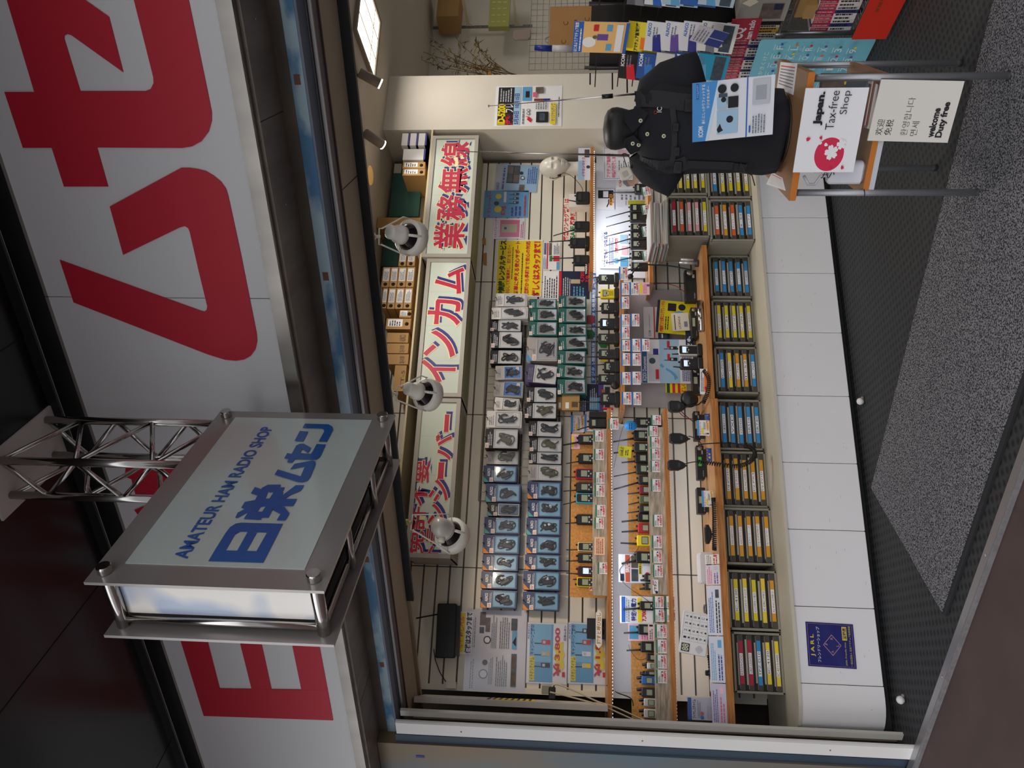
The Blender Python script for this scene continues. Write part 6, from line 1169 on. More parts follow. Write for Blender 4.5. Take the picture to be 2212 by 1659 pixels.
# ================================================================ small silver table
TC = V((1.976, 2.463, 0)); TF = frame((TC.x, TC.y, 0), -FD, -NF); hx, hy = .200, .197; zt0 = .693
SIL = mat('#9c9ea2', .38, .7, name='silver_tube'); LAM = mat('#8f6a4a', .4, noise=.08, ns=6, name='brown_laminate'); OED = mat('#c8772c', .4, name='orange_wood_edge'); WSH = mat('#c9ccd4', .4)
T = thing('side_table', 'small silver legged table with brown wood top and shelf near the entrance', 'table', TF)
for x, y in ((-hx, -hy), (hx, -hy), (-hx, hy), (hx, hy)):
    m = MB(); m.tube([(x, y, .02), (x, y, zt0-.02)], .0125, SIL, 16); o = part(T, m, 'leg'); q = MB(); q.tube([(x, y, 0), (x, y, .022)], .0135, mat('#2a2a2c', .6), 14); q.build('rubber_foot', o)
m = MB(); m.rbox(-hx-.022, hx+.022, -hy-.025, hy+.02, zt0-.026, zt0, .008, LAM, .001); part(T, m, 'tabletop'); m = MB(); m.box(-hx-.0225, hx+.0225, -hy-.0262, -hy-.0252, zt0-.025, zt0-.002, OED); m.box(-hx-.0238, -hx-.0228, -hy-.025, hy+.02, zt0-.025, zt0-.002, OED); part(T, m, 'edge_band', 'orange wood edge band')
m = MB(); m.box(-hx-.01, hx+.01, -hy-.005, hy+.01, .405, .425, LAM); m.box(-hx-.01, hx+.01, -hy-.0065, -hy-.0055, .405, .425, OED); part(T, m, 'lower_shelf'); m = MB(); m.box(-hx, hx, -hy-.004, -hy+.012, .385, .404, WSH); m.box(-hx, hx, hy-.01, hy, .385, .404, WSH); m.box(-hx-.004, -hx+.008, -hy, hy, .385, .404, WSH); m.box(hx-.008, hx+.004, -hy, hy, .385, .404, WSH); part(T, m, 'shelf_rail')
m = MB(); m.tube([(-hx+.0155*math.cos(t/3), -hy+.0155*math.sin(t/3), .405+.001*t) for t in range(21)], .0015, BLACK, 5); tag(m.build('cable_tie', None, TF), 'black cable tie around the left front leg of the silver table', 'cable tie')
SF = frame((0, 0, 0), -FD, (0, 0, 1))
def fsheet(cn, d, name, lab, cat, fn, bg=WHITE, th=.0015):
    P = [on_f(x, y, d) for x, y in cn]; P = [(-p.dot(FD), p.z) for p in P]   # TL TR BR BL in upright view
    x0, x1 = (P[0][0]+P[3][0])/2, (P[1][0]+P[2][0])/2; z0, z1 = (P[2][1]+P[3][1])/2, (P[0][1]+P[1][1])/2
    ang = math.atan2((P[1][1]-P[0][1])+(P[2][1]-P[3][1]), 2*(x1-x0)); w, h = x1-x0, z1-z0
    m = MB(); m.box(-w/2, w/2, -h/2, h/2, 0, th, bg); m2 = []
    fr = SF @ Matrix.Translation(((x0+x1)/2, (z0+z1)/2, d)) @ Matrix.Rotation(ang, 4, 'Z'); m.M = Matrix.Translation((-w/2, -h/2, 0))
    paint_items(m, w, h, fn, th); return tag(m.build(name, None, fr), lab, cat)
CRI = mat('#d8294e', .5, name='sakura_red'); 
def petal(cx, cy, r, a, k=.34):
    P = []
    for t, q in ((0, 0), (.35, .30), (.7, .36), (.95, .2), (.86, 0), (.95, -.2), (.7, -.36), (.35, -.30)): P.append((cx+r*(t*math.cos(a)-q*math.sin(a))*.95, cy+r*(t*math.sin(a)+q*math.cos(a))*1.12))
    return P
tax = [('p', [(.30+.205*math.cos(6.2832*k/36)-.08, .50+.24*math.sin(6.2832*k/36)-.05) for k in range(36)], CRI)]
for cx, cy, r in ((.245, .42, .105), (.345, .28, .075)):
    for k in range(5): tax.append(('p', petal(cx, cy, r, 1.5708+1.2566*k), WHITE))
for cx, cy, r, a in ((.33, .50, .06, 1.2), (.37, .60, .05, 2.0)): tax.append(('p', petal(cx, cy, r, a), WHITE))
for cx, cy, r, a in ((.42, .80, .07, 1.9), (.40, .62, .055, .5), (.09, .22, .06, 3.6), (.07, .40, .05, 3.2)): tax.append(('p', petal(cx, cy, r, a), CRI))
tax += [('t', 'Japan.', .58, .66, .955, .80, INK, .045), ('t', 'Tax-free', .52, .46, .97, .60, INK, -.005), ('t', 'Shop', .70, .26, .97, .41, INK, -.005)]
fsheet([(1711, 372), (1742, 189), (1876, 190), (1844, 372)], -2.865, 'tax_free_sign', 'white Japan Tax-free Shop sign with red sakura ball taped to the table front', 'sign', tax)
duty = [('t', '欢迎', .10, .84, .36, .93, INK, 0), ('t', '免税', .10, .73, .36, .82, INK, 0), ('t', '환영합니다', .10, .53, .73, .62, INK, -.012), ('t', '면세', .10, .41, .34, .50, INK, -.012), ('t', 'welcome', .09, .20, .56, .28, INK, .035), ('t', 'Duty free', .09, .08, .66, .18, INK, .035)]
fsheet([(1872, 304), (1903, 172), (2082, 174), (2046, 307)], -2.895, 'duty_free_sign', 'white board reading welcome Duty free in three languages below the tax-free sign', 'sign', duty, mat('#e2ddd4', .5), th=.006)
# things on and in the table
def flat(px_pts, z, name, lab, col, inkm):
    P = [on_z(x, y, z+.0016) for x, y in px_pts]; m = MB(); n = len(P)
    m.add(P+[p-V((0, 0, .001)) for p in P], [tuple(range(n)), tuple(range(2*n-1, n-1, -1))]+[(i, (i+1) % n, n+(i+1) % n, n+i) for i in range(n)], mat(col, .45))
    a, b, c, d = P
    for k in range(7):
        u = .12+.11*k; p, q = a.lerp(d, u), b.lerp(c, u); s = (d-a).normalized()*.004; p2_, q2_ = p.lerp(q, .08), p.lerp(q, .92); up_ = V((0, 0, .0004)); m.add([p2_+up_, q2_+up_, q2_+s+up_, p2_+s+up_], [(0, 1, 2, 3)], REDI if k == 0 else inkm)
    tag(m.build(name), lab, 'leaflet')
flat([(1686, 134), (1722, 137), (1713, 205), (1678, 190)], zt0, 'table_leaflet', 'printed timetable leaflet lying on the right side of the silver table', '#e6e4ea', GREYI)
flat([(1668, 372), (1690, 384), (1697, 412), (1655, 398)], zt0, 'clear_leaflet', 'pale leaflet lying at the left rear corner of the silver table', '#dcdadc', LGY)
R = random.Random(4)
for k in range(9):
    m = MB(); c = R.choice(['#d5d2cc', '#8a5a4a', '#4a4a52', '#b8b4ac', '#6a7684']); t = .006; m.box(0, .15, 0, .21, 0, t-.0006, mat(c, .5)); m.box(.001, .149, .001, .209, .0012, t-.0016, PAP) if False else None
    tag(m.build('magazine', None, TF @ Matrix.Translation((.03+R.uniform(-.008, .008), -hy+.02+R.uniform(-.006, .006), .4255+k*t)) @ Matrix.Rotation(R.uniform(-.05, .05), 4, 'Z')), 'magazine in the flat pile on the table shelf, %s from the bottom' % ORD[k], 'magazine', 'magazines on the table shelf')
m = MB(); m.box(0, .10, 0, .15, 0, .004, mat('#5a4a42', .5)); m.rect(.01, .02, .09, .14, .005, PHOT); m.rect(.06, .02, .09, .06, .0053, YEL); tag(m.build('photo_card', None, TF @ Matrix.Translation((.09, .01, .4256)) @ Matrix.Rotation(.1, 4, 'Z') @ Matrix.Rotation(math.radians(60), 4, 'X')), 'leaning photo leaflet at the back of the table shelf', 'leaflet')
T = thing('white_holder', 'white rounded plastic handset holder on the left side of the table shelf', 'holder', TF @ Matrix.Translation((-.175, -.19, .4258)))
m = MB(); m.rbox(0, .085, 0, .05, 0, .125, .018, mat('#dfe0e8', .3), .008); part(T, m, 'body'); m = MB(); m.tube([(.03, .02, .125), (.03, .02, .15), (.0, .02, .165), (-.0, .02, .19), (.03, .02, .21)], .0055, mat('#dfe0e8', .3), 8); part(T, m, 'hook_arm'); m = MB(); m.tube([(.05, .02, .125), (.05, .02, .14), (.05, .02, .15)], [.012, .014, .010], mat('#cfd2da', .3), 12); m.tube([(.05, .02, .15), (.05, .02, .175)], .009, mat('#dfe0e8', .3), 10); part(T, m, 'handle'); m = MB(); m.tube([(.04+.012*math.sin(t*.9), -.004, .11+.0035*t) for t in range(14)], .0016, BLACK, 5); part(T, m, 'cord')
# ================================================================ torso in black shirt with harness
TS = frame((TC.x, TC.y, zt0), V((.76, -.65, 0)), (0, 0, 1)); ezS = V((TS[0][2], TS[1][2], TS[2][2])); exS = V((TS[0][0], TS[1][0], TS[2][0]))
dS = ezS.dot(TC)+.115
def tl(x, y): p = hit(x, y, ezS, dS)-TC; return p.dot(exS), p.z-zt0
SHIRT = mat('#14161d', .85, bump=.25, ns=60, name='black_navy_shirt'); STRP = mat('#26272b', .8, bump=.3, ns=160, name='black_webbing'); BLK2 = mat('#17171a', .45, name='black_buckle')
T = thing('display_torso', 'black polo shirt with webbing harness on a headless torso standing on the silver table', 'mannequin', TS)
hemL, hemR = tl(1665, 368), tl(1690, 205); cxh = (hemL[0]+hemR[0])/2
RG = [(.015, .150, .115, cxh), (.06, .155, .120, cxh), (.16, .152, .122, cxh*.8), (.26, .158, .124, cxh*.5), (.36, .172, .126, 0), (.43, .182, .120, 0), (.475, .186, .108, 0), (.505, .170, .092, 0), (.530, .130, .078, 0), (.548, .095, .070, .0), (.560, .072, .064, .0)]
def ringat(y):
    for a, b in zip(RG, RG[1:]):
        if a[0] <= y <= b[0]: u = (y-a[0])/(b[0]-a[0]); return [p+(q-p)*u for p, q in zip(a, b)]
    return RG[0] if y < RG[0][0] else RG[-1]
def frontz(x, y):
    _, hw, hd, c = ringat(y); u = min(.999, abs(x-c)/hw); return hd*(1-u**2.4)**(1/2.4)
R = random.Random(3); N = 56; YS = [.015+.545*k/34 for k in range(35)]; vs = []
for y in YS:
    _, hw, hd, c = ringat(y)
    for k in range(N):
        t = 2*math.pi*k/N; cs, sn = math.cos(t), math.sin(t); e_ = 2/2.4
        x = c+hw*math.copysign(abs(cs)**e_, cs); z = hd*math.copysign(abs(sn)**e_, sn)
        fold = .006*math.sin(6*t+14*y)*max(0, 1-y/.34)+.003*math.sin(11*t-22*y)*max(0, 1-y/.45); vs.append((x+fold*cs, y+.006*math.sin(3*t+1)*(1 if y < .03 else 0), z+fold*sn))
fs = [tuple(range(N))]
for i in range(len(YS)-1):
    for k in range(N): j = (k+1) % N; fs.append((i*N+k, (i+1)*N+k, (i+1)*N+j, i*N+j))
m = MB(); m.add(vs, fs, SHIRT, True)
def sleeve(px_pts, rr, sgn):
    P = [tl(*p) for p in px_pts]; pts = [V((p[0], p[1], z)) for p, z in zip(P, (-.02, -.01, .0, .012, .02))]
    n = 26; vs = []
    for i, p in enumerate(pts):
        d = (pts[min(i+1, 4)]-pts[max(i-1, 0)]).normalized(); u = V((0, 0, 1)); w = d.cross(u).normalized()
        for k in range(n): t = 2*math.pi*k/n; f = 1+.05*math.sin(4*t+i*1.3); vs.append(p+(w*math.cos(t)*rr[i]*f+u*math.sin(t)*rr[i]*.85*f))
    fs = [(i*n+k, i*n+(k+1) % n, (i+1)*n+(k+1) % n, (i+1)*n+k) for i in range(4) for k in range(n)]
    m.add(vs, fs+[tuple(range(4*n, 5*n))], SHIRT, True)
sleeve([(1405, 232), (1420, 200), (1452, 178), (1490, 163), (1522, 150)], [.055, .072, .080, .080, .074], 1)
sleeve([(1392, 330), (1400, 345), (1420, 366), (1445, 385), (1468, 398)], [.055, .070, .076, .072, .066], -1)
part(T, m, 'shirt')
m = MB(); c0 = tl(1372, 262)
for pts in ([(1352, 240), (1350, 262), (1368, 288), (1392, 262), (1402, 244), (1382, 232)], [(1350, 318), (1352, 300), (1370, 292), (1388, 312), (1384, 326), (1364, 336)]):
    P = [tl(*p) for p in pts]; vs = [(x, y, frontz(x*.8, min(y, .545))+.018) for x, y in P]; n = len(vs); m.add(vs+[(x, y, z-.012) for x, y, z in vs], [tuple(range(n)), tuple(range(2*n-1, n-1, -1))]+[(i, (i+1) % n, n+(i+1) % n, n+i) for i in range(n)], SHIRT)
m.tube([(.074*math.cos(t/4), .562+.004*math.sin(t/4), .066*math.sin(t/4)) for t in range(26)], .011, SHIRT, 8); part(T, m, 'collar')
nk = tl(1330, 290); n0 = .6
m = MB(); P = [(.066, .545), (.068, .585), (.076, .615), (.080, .635), (.078, .655), (.068, .672), (.045, .683), (0, .688)]
vs = [(r*math.cos(2*math.pi*k/28), y, r*math.sin(2*math.pi*k/28)) for r, y in P for k in range(28)]
m.add(vs, [(i*28+k, (i+1)*28+k, (i+1)*28+(k+1) % 28, i*28+(k+1) % 28) for i in range(len(P)-1) for k in range(28)], mat('#1a1a1b', .5, bump=.5, ns=18, name='neck_cap_leather'), True); part(T, m, 'neck_cap')
for p in ((1385, 261), (1399, 290), (1434, 294), (1368, 311), (1381, 314)):
    x, y = tl(*p); m = MB(); zz = frontz(x*.9, min(y, .545))+(.0195 if y > .5 else .002); m.lathe([(.0075, 0), (.0075, .002), (.003, .0022), (0, .001)], mat('#d9d8b8', .4), 14, Matrix.Translation((x, y, zz))); m.lathe([(.003, .0022), (0, .0026)], INK, 8, Matrix.Translation((x, y, zz))); part(T, m, 'button')
def ribbon(pts, w, off=.006, th=.004, mt=STRP, name='strap', z0=None):
    P = [tl(*p) for p in pts]; Q = []
    for i in range(len(P)-1):
        for k in range(5): u = k/5; Q.append((P[i][0]+(P[i+1][0]-P[i][0])*u, P[i][1]+(P[i+1][1]-P[i][1])*u))
    Q.append(P[-1]); top = []; 
    for i, (x, y) in enumerate(Q):
        dx, dy = Q[min(i+1, len(Q)-1)][0]-Q[max(i-1, 0)][0], Q[min(i+1, len(Q)-1)][1]-Q[max(i-1, 0)][1]; l = math.hypot(dx, dy) or 1; nx, ny = -dy/l*w/2, dx/l*w/2
        for s in (1, -1): X, Y = x+nx*s, y+ny*s; top.append((X, Y, (frontz(X, min(Y, .55)) if z0 is None else z0)+off))
    n = len(top); vs = top+[(a, b, c-th-.004) for a, b, c in top]; fs = []
    for i in range(0, n-2, 2): fs += [(i, i+1, i+3, i+2), (i, i+2, n+i+2, n+i), (i+1, n+i+1, n+i+3, i+3)]
    m = MB(); m.add(vs, fs, mt); return part(T, m, name)
ribbon([(1376, 215), (1400, 212), (1430, 214), (1462, 219), (1492, 222)], .060); ribbon([(1372, 352), (1400, 362), (1430, 364), (1465, 360), (1485, 352)], .055)
ribbon([(1485, 356), (1530, 358), (1580, 360), (1615, 366)], .030, name='side_strap'); ribbon([(1452, 232), (1455, 262), (1456, 300), (1455, 332), (1452, 350)], .020, name='chest_strap', off=.010)
for x, y, w_, h_ in ((1458, 275, .030, .024), (1461, 327, .032, .022), (1486, 228, .045, .03), (1465, 362, .045, .03), (1592, 362, .03, .02)):
    a, b = tl(x, y); m = MB(); z = frontz(a, b)+.012; m.rbox(a-w_/2, a+w_/2, b-h_/2, b+h_/2, z-.004, z+.008, .004, BLK2, .002); m.rbox(a-w_/4, a+w_/4, b-h_/4, b+h_/4, z+.008, z+.0095, .002, mat('#060607', .5), .0004); part(T, m, 'buckle')
a, b = tl(1424, 240); m = MB(); m.text('IC', a-.004, b-.010, a+.014, b+.008, frontz(a, b)+.0115, WHITE); m.tube([(a-.004+.006*math.cos(t/3), b+.013+.005*math.sin(t/3), frontz(a, b)+.012) for t in range(19)], .0008, REDI, 5); part(T, m, 'logo')
P = [tl(*p) for p in ((1598, 350), (1606, 372), (1612, 352), (1600, 362), (1622, 378), (1628, 400))]; m = MB(); m.tube([(x, y, .135) for x, y in P], .0022, BLACK, 6); part(T, m, 'drawcord')
m = MB(); P = [(.10, .0006), (.125, .0006), (.125, .006), (.11, .010), (0, .012)]; vs = [(r*math.cos(2*math.pi*k/40)+cxh*.6, y, r*math.sin(2*math.pi*k/40)) for r, y in P for k in range(40)]
m.add(vs, [(i*40+k, (i+1)*40+k, (i+1)*40+(k+1) % 40, i*40+(k+1) % 40) for i in range(4) for k in range(40)], mat('#3c3b30', .3, .6, name='bronze_base'), True); m.tube([(cxh*.5, .01, 0), (cxh*.5, .05, 0)], .02, mat('#3c3b30', .3, .6), 12); part(T, m, 'base')
# speaker microphone hung at the sleeve
a, b = tl(1352, 378); m = MB(); P = [(-.018, -.028), (.018, -.028), (.026, 0), (.018, .024), (-.018, .024), (-.026, 0)]
T2 = thing('speaker_microphone', 'cream speaker microphone hanging at the left shoulder of the black shirt', 'microphone', TS @ Matrix.Translation((a, b, .06)) @ Matrix.Rotation(.5, 4, 'Z')); m.slab(P, -.010, .010, mat('#d9d3c2', .4), .004); part(T2, m, 'body'); m = MB(); m.rbox(-.011, .011, -.012, .010, .010, .0118, .003, mat('#b9b3a2', .4), .0005); part(T2, m, 'grille')
cord([TS @ V((tl(x, y)[0], tl(x, y)[1], z)) for x, y, z in ((1360, 380, .06), (1350, 345, .07), (1347, 335, .06), (1356, 335, .07), (1368, 350, .09), (1400, 362, .128), (1430, 372, .12))], .0018, 'thin black cord linking the cream speaker microphone to the harness')
# ICOM leaflet hung on the torso
p_ = on_f(1585, 235, -2.905)
ico = [('r', 0, .80, 1, 1, mat('#4a98dc', .4)), ('p', [(0, .80), (1, .68), (1, .80)], mat('#4a98dc', .4)), ('p', [(0, .84), (.0, .80), (1, .66), (1, .69)], mat('#d8ecfa', .4)), ('t', 'ICOM', .08, .87, .26, .925, WHITE, .03), ('r', .72, .92, .98, .955, mat('#1f6fc0', .4)), ('t', 'アイコムアイデア', .75, .925, .96, .95, WHITE), ('t', '身体にしっかりフィットする', .30, .845, .96, .885, WHITE, .02), ('t', 'ラジオホルダー', .56, .79, .93, .825, WHITE, .02), ('r', 0, .325, 1, .34, mat('#2a6cc4', .4)), ('r', .1, .44, .5, .70, LBL), ('p', [(.12, .68), (.18, .70), (.28, .66), (.20, .64), (.16, .62)], INK), ('c', .34, .54, .06, INK), ('r', .6, .575, .78, .68, PHO2) , ('r', .53, .44, .72, .565, INK), ('r', .53, .58, .72, .70, LBL), ('c', .68, .62, .045, INK), ('c', .86, .64, .075, INK), ('c', .86, .49, .07, INK), ('r', .55, .06, .96, .27, LGY), ('r', .62, .10, .86, .23, mat('#a9adb4', .5)), ('l', .06, .1, .42, .27, 5, GREYI), ('r', .08, .285, .2, .305, BLUEI)]
fsheet([(1495, 300), (1497, 172), (1673, 168), (1669, 298)], -2.915, 'holder_leaflet', 'white and blue radio holder leaflet hanging on the black shirt', 'leaflet', ico, mat('#eceef4', .35))
# telescopic antennas and the thin pole
def onv(x, y, d): return on_f(x, y, d)
a, b = onv(1374, 203, -3.1), onv(1056, 229, -3.1); m = MB(); mid = onv(1326, 207, -3.1); m.tube([a, mid, b], [.004, .003, .0012], CHROME, 8); m.lathe([(0, -.002), (.005, -.001), (.005, .003), (0, .004)], CHROME, 10, Matrix.Translation(b)); q1, q2 = onv(1300, 209, -3.1), onv(1324, 207, -3.1); m.tube([q1, q2], .0085, BLACK, 12); tag(m.build('telescopic_antenna'), 'thin telescopic antenna with black grip crossing the column poster', 'antenna')
a, b = onv(1360, 336, -3.25), onv(985, 327, -3.25); m = MB(); m.tube([a, onv(1180, 332, -3.25), b], [.0055, .0035, .0015], CHROME, 8); tag(m.build('telescopic_antenna'), 'long thin telescopic antenna rising past the white head to the light box', 'antenna')
# ================================================================ magazines stacked over the tray units
R = random.Random(9); zt1_ = zz2; zq = zt1_+.001
lm, rm = on_y(1430, 560, YB2).x, on_y(1430, 424, YB2).x
for k in range(14):
    t = .0065+.001*(k % 3); c = ['#a8a49c', '#7f8794', '#cfcac2', '#8f97a4', '#c8602a', '#bdbdbd', '#7f9a8c', '#b05a6a'][k % 8]; m = MB(); w, dp = .297, .21
    m.box(-w/2, w/2, 0, t-.0006, -dp/2, dp/2, mat(c, .45)); m.box(-w/2+.001, w/2+.0005, .001, t-.0016, -dp/2-.0005, dp/2+.0006, mat('#bdb8ac', .7))
    tag(m.build('magazine', None, FY((lm+rm)/2+R.uniform(-.012, .012), zq, YB2+.07+R.uniform(-.012, .012)) @ Matrix.Rotation(R.uniform(-.08, .08), 4, 'Y')), 'magazine in the pile on the protruding tray units, %s from the bottom' % ORD[k], 'magazine', 'magazines on the tray units'); zq += t
# ================================================================ right-hand unit: brochure rack, magazine shelves
def on_x(x, y, X): return hit(x, y, (1, 0, 0), X)
def FXf(yl, z, X): return frame((X, yl, z), (0, -1, 0), (0, 0, 1))
XR = 3.10
def xs(x0, x1, y0, y1, X):
    xm, ym = (x0+x1)/2, (y0+y1)/2; return on_x(xm, y1, X).y, on_x(xm, y0, X).y, on_x(x1, ym, X).z, on_x(x0, ym, X).z
def xsheet(x0, x1, y0, y1, X, name, lab, cat, items, bg=WHITE, rot=0, th=.0012, lean=0):
    yl, yr, zb, zt = xs(x0, x1, y0, y1, X); w, h = yl-yr, zt-zb
    return sheet(0, 0, 0, 0, 0, name, lab, cat, items, bg, fr=FXf((yl+yr)/2, (zb+zt)/2, X) @ Matrix.Rotation(math.radians(rot), 4, 'Z') @ Matrix.Rotation(math.radians(lean), 4, 'X') @ Matrix.Translation((-w/2, -h/2, 0)), wh=(w, h), th=th)
T = thing('brochure_rack', 'black metal brochure rack filled with catalogues behind the black shirt', 'rack', Matrix.Identity(4)); RKB = mat('#151517', .45, name='black_rack_metal')
def xz(x, y, X=XR): p = on_x(x, y, X); return p
for (xa, ya, xb, yb, r) in ((1272, 36, 1598, 36, .012), (1262, 172, 1600, 176, .010), (1262, 2, 1600, 2, .012)):
    m = MB(); p, q = xz(xa, ya), xz(xb, yb); m.tube([(XR+.085, p.y, p.z), (XR+.085, p.y, .0)], r, RKB, 6); part(T, m, 'upright')
yA, yB, yC = xz(1400, 115).y, xz(1400, 175).y, xz(1400, 46).y
for x_ in (1278, 1330, 1365, 1403, 1441, 1480, 1518):
    k = (x_-1278)/40; X = XR-.028*k; z = on_x(x_, 110, X).z; m = MB(); m.box(XR-.02, XR-.016, yC-.30, yB+.02, z-.03, z-.024, RKB); m.box(X, XR+.08, yB+.02, yB+.024, z-.004, z+.004, RKB); part(T, m, 'shelf_bar')
m = MB(); m.box(XR+.10, XR+.105, yC-.32, yB+.02, .5, xz(1275, 110).z, mat('#1b1a1a', .6)); part(T, m, 'back_panel')
bro = [('#e3d23a', YEL, GRN, 'yellow and green'), ('#dcdfe4', NAVYI, BLUEI, 'white and navy'), ('#e0dfe6', PURP, BLUEI, 'white and purple'), ('#dcdde4', mat('#3a3a8a', .5), BLUEI, 'white and deep blue'), ('#e6e6e2', GREYI, BLUEI, 'pale photo'), ]
bro2 = [('#17181c', REDI, WHITE, 'black'), ('#2453a0', mat('#2f7fd0', .5), WHITE, 'bright blue'), ('#d5d5d2', GREYI, INK, 'white with grey ball'), ('#1f4d8c', mat('#133a70', .5), WHITE, 'dark blue'), ('#2a9ac0', SKY, WHITE, 'turquoise')]
bro3 = [('#55565c', GREYI, WHITE, 'grey'), ('#d8dce4', BLUEI, NAVYI, 'pale blue'), ('#a8c8da', SKY, NAVYI, 'light blue'), ('#3a5fae', BLUEI, WHITE, 'royal blue'), ('#b8ccdc', SKY, NAVYI, 'misty blue')]
for col, (y0, y1, data) in enumerate(((49, 112, bro), (117, 172, bro2), (-30, 12, bro3))):
    for k, (bgc, m1, m2, nm) in enumerate(data):
        xt = 1355+39*k-(18 if col == 1 else 0); X = XR-.006-.028*(k+1.9)
        it = [('t', 'ALINCO' if col == 0 and k else 'ICOM', .5, .86, .95, .95, m2, .03), ('p', [(0, .75), (.55, .8), (.62, .6), (0, .5)], m1), ('l', .5, .66, .95, .82, 2, GREYI), ('r', .05, .1, .95, .4, PHO2)]
        if col == 1 and k == 2: it = [('c', .6, .5, .25, mat('#5a5a5e', .4))]
        if col == 0 and k == 0: it = [('r', 0, .8, 1, .95, YEL), ('t', 'アマチュア無線機器', .03, .68, .97, .79, INK, .04), ('r', .1, .5, .5, .62, ORA)]
        xsheet(xt, xt+78, y0, y1, X, 'brochure', '%s brochure, %s tier of the black rack, %s column' % (nm, ORD[k], ['middle', 'far', 'near'][col]), 'brochure', it, mat(bgc, .45), lean=-10, th=.003)
xsheet(1238, 1356, 47, 113, XR-.075, 'leaflet', 'large orange and blue amateur radio leaflet at the top of the black rack', 'leaflet', [('r', 0, .82, 1, 1, BLUEI), ('t', 'はじめようアマチュア無線', .03, .91, .97, .98, WHITE, .02), ('l', .05, .84, .9, .89, 1, WHITE), ('r', 0, .06, 1, .82, mat('#eebf7a', .5)), ('c', .35, .70, .17, WHITE), ('r', .42, .36, .62, .56, PURP), ('c', .52, .60, .06, PHOT), ('r', .08, .28, .3, .38, SKY), ('r', .72, .3, .92, .4, SKY), ('r', .72, .55, .92, .64, REDI), ('r', .06, .1, .94, .22, WHITE), ('r', 0, 0, 1, .06, BLUEI)], WHITE, rot=-3)
xsheet(1496, 1568, 62, 96, XR-.22, 'folder_brochure', 'tilted blue and white leaflet sticking out from the black rack', 'leaflet', [('r', 0, 0, .45, .5, mat('#2f3f86', .5)), ('l', .1, .55, .95, .95, 4, GREYI), ('r', .5, 0, 1, .5, mat('#2f3f86', .5))], mat('#cdc9d2', .5), rot=-20, th=.002)
# magazine rows
CQR = mat('#b5203a', .45, name='magazine_red'); XM = 3.03
def mags(y_from, y_to, n, xt, hgt, tagf, pal, grp, X=XM):
    R = random.Random(n)
    for k in range(n):
        ya, yb = y_from+(y_to-y_from)*k/n, y_from+(y_to-y_from)*(k+1)/n
        p, q = on_x(xt, yb, X), on_x(xt, ya, X); w = p.y-q.y-.0008; zt = p.z+R.uniform(-.004, .004); c1, c2, tx = pal[k % len(pal)]
        m = MB(); m.box(0, w, 0, hgt, -.11, 0, mat(c2, .5)); m.rect(w*.04, hgt*.55, w*.96, hgt*.98, .0004, mat(c1, .45))
        m.M = Matrix.Translation((w*.25, hgt*.96, .0008)) @ Matrix.Rotation(math.radians(-90), 4, 'Z'); m.text(tx, 0, 0, hgt*.36, w*.5, 0, WHITE); m.M = Matrix.Translation((w*.25, hgt*.5, .0008)) @ Matrix.Rotation(math.radians(-90), 4, 'Z'); m.lines(0, 0, hgt*.44, w*.6, 1, 0, INK, k, .8)
        tag(m.build('magazine', None, FXf(p.y, ZB_, X+R.uniform(0, .006))), tagf % ORD[k], 'magazine', grp)
pal = [('#c2203c', '#e4e0dc', 'CQ ham radio'), ('#b51d38', '#d6d2ce', 'CQ ham radio'), ('#c8304a', '#2f3a78', 'CQ ham radio'), ('#a81c34', '#e8e4e0', 'CQ ham radio')]
zsh = on_x(1702, 20, XM).z; ZB_ = zsh+.012
hm = on_x(1568, 110, XM).z-ZB_
mags(86, 176, 14, 1572, hm, 'red spined magazine standing on the middle wire shelf, %s from the dark books', pal, 'magazines on the middle wire shelf')
mags(44, 84, 7, 1604, on_x(1602, 60, XM).z-ZB_, 'book standing beside the grey box on the middle wire shelf, %s from the box', [('#3a1020', '#1c1418', 'HAM'), ('#5a1430', '#241418', 'QRP'), ('#e8e0d0', '#d8c8a8', 'RADIO'), ('#e8d8c0', '#c8a060', 'DX'), ('#c83018', '#e0a818', 'BOOK'), ('#b82838', '#e8e0d8', 'CW'), ('#28304a', '#d8d8dc', 'DATA')], 'books on the middle wire shelf')
xsheet(1577, 1640, 40, 84, XM-.02, 'magazine', 'front facing red radio magazine leaning against the row', 'magazine', [('t', 'CQ', .05, .45, .6, .9, WHITE, .03), ('t', 'ham radio', .05, .2, .95, .4, WHITE, .02)], CQR, rot=1, th=.006)
zlow = on_x(1893, 20, XM-.05).z if False else .12; ZB_ = .13
T = thing('wire_shelving', 'chrome wire shelving unit holding magazines behind the light blue board', 'shelf', Matrix.Identity(4)); CHW = mat('#8f8f92', .3, .8)
ysA, ysB = on_x(1702, 72, XM).y, 2.2
for y in (ysA-.0, ysB):
    for X in (XM, XM+.14): m = MB(); m.tube([(X, y, .0), (X, y, zsh+.02)], .0125, CHW, 12); part(T, m, 'post')
for z in (zsh, .11):
    m = MB(); 
    for X in (XM-.004, XM+.14): m.tube([(X, 3.5, z), (X, ysB, z)], .003, CHW, 6); m.tube([(X, 3.5, z-.028), (X, ysB, z-.028)], .003, CHW, 6)
    n = 60; m.tube([(XM-.004, 3.5-(3.5-ysB)*k/n, z-(.028 if k % 2 else 0)) for k in range(n+1)], .0018, CHW, 5)
    for k in range(40): y = 3.5-(3.5-ysB)*k/40; m.tube([(XM, y, z+.002), (XM+.14, y, z+.002)], .0015, CHW, 4)
    part(T, m, 'wire_shelf')
hl = on_x(1795, 40, XM).z-.13
mags(-20, 66, 12, 1795, max(.2, min(.30, hl)), 'red and white spined magazine on the bottom wire shelf, %s from the pavement side', pal, 'magazines on the bottom wire shelf')
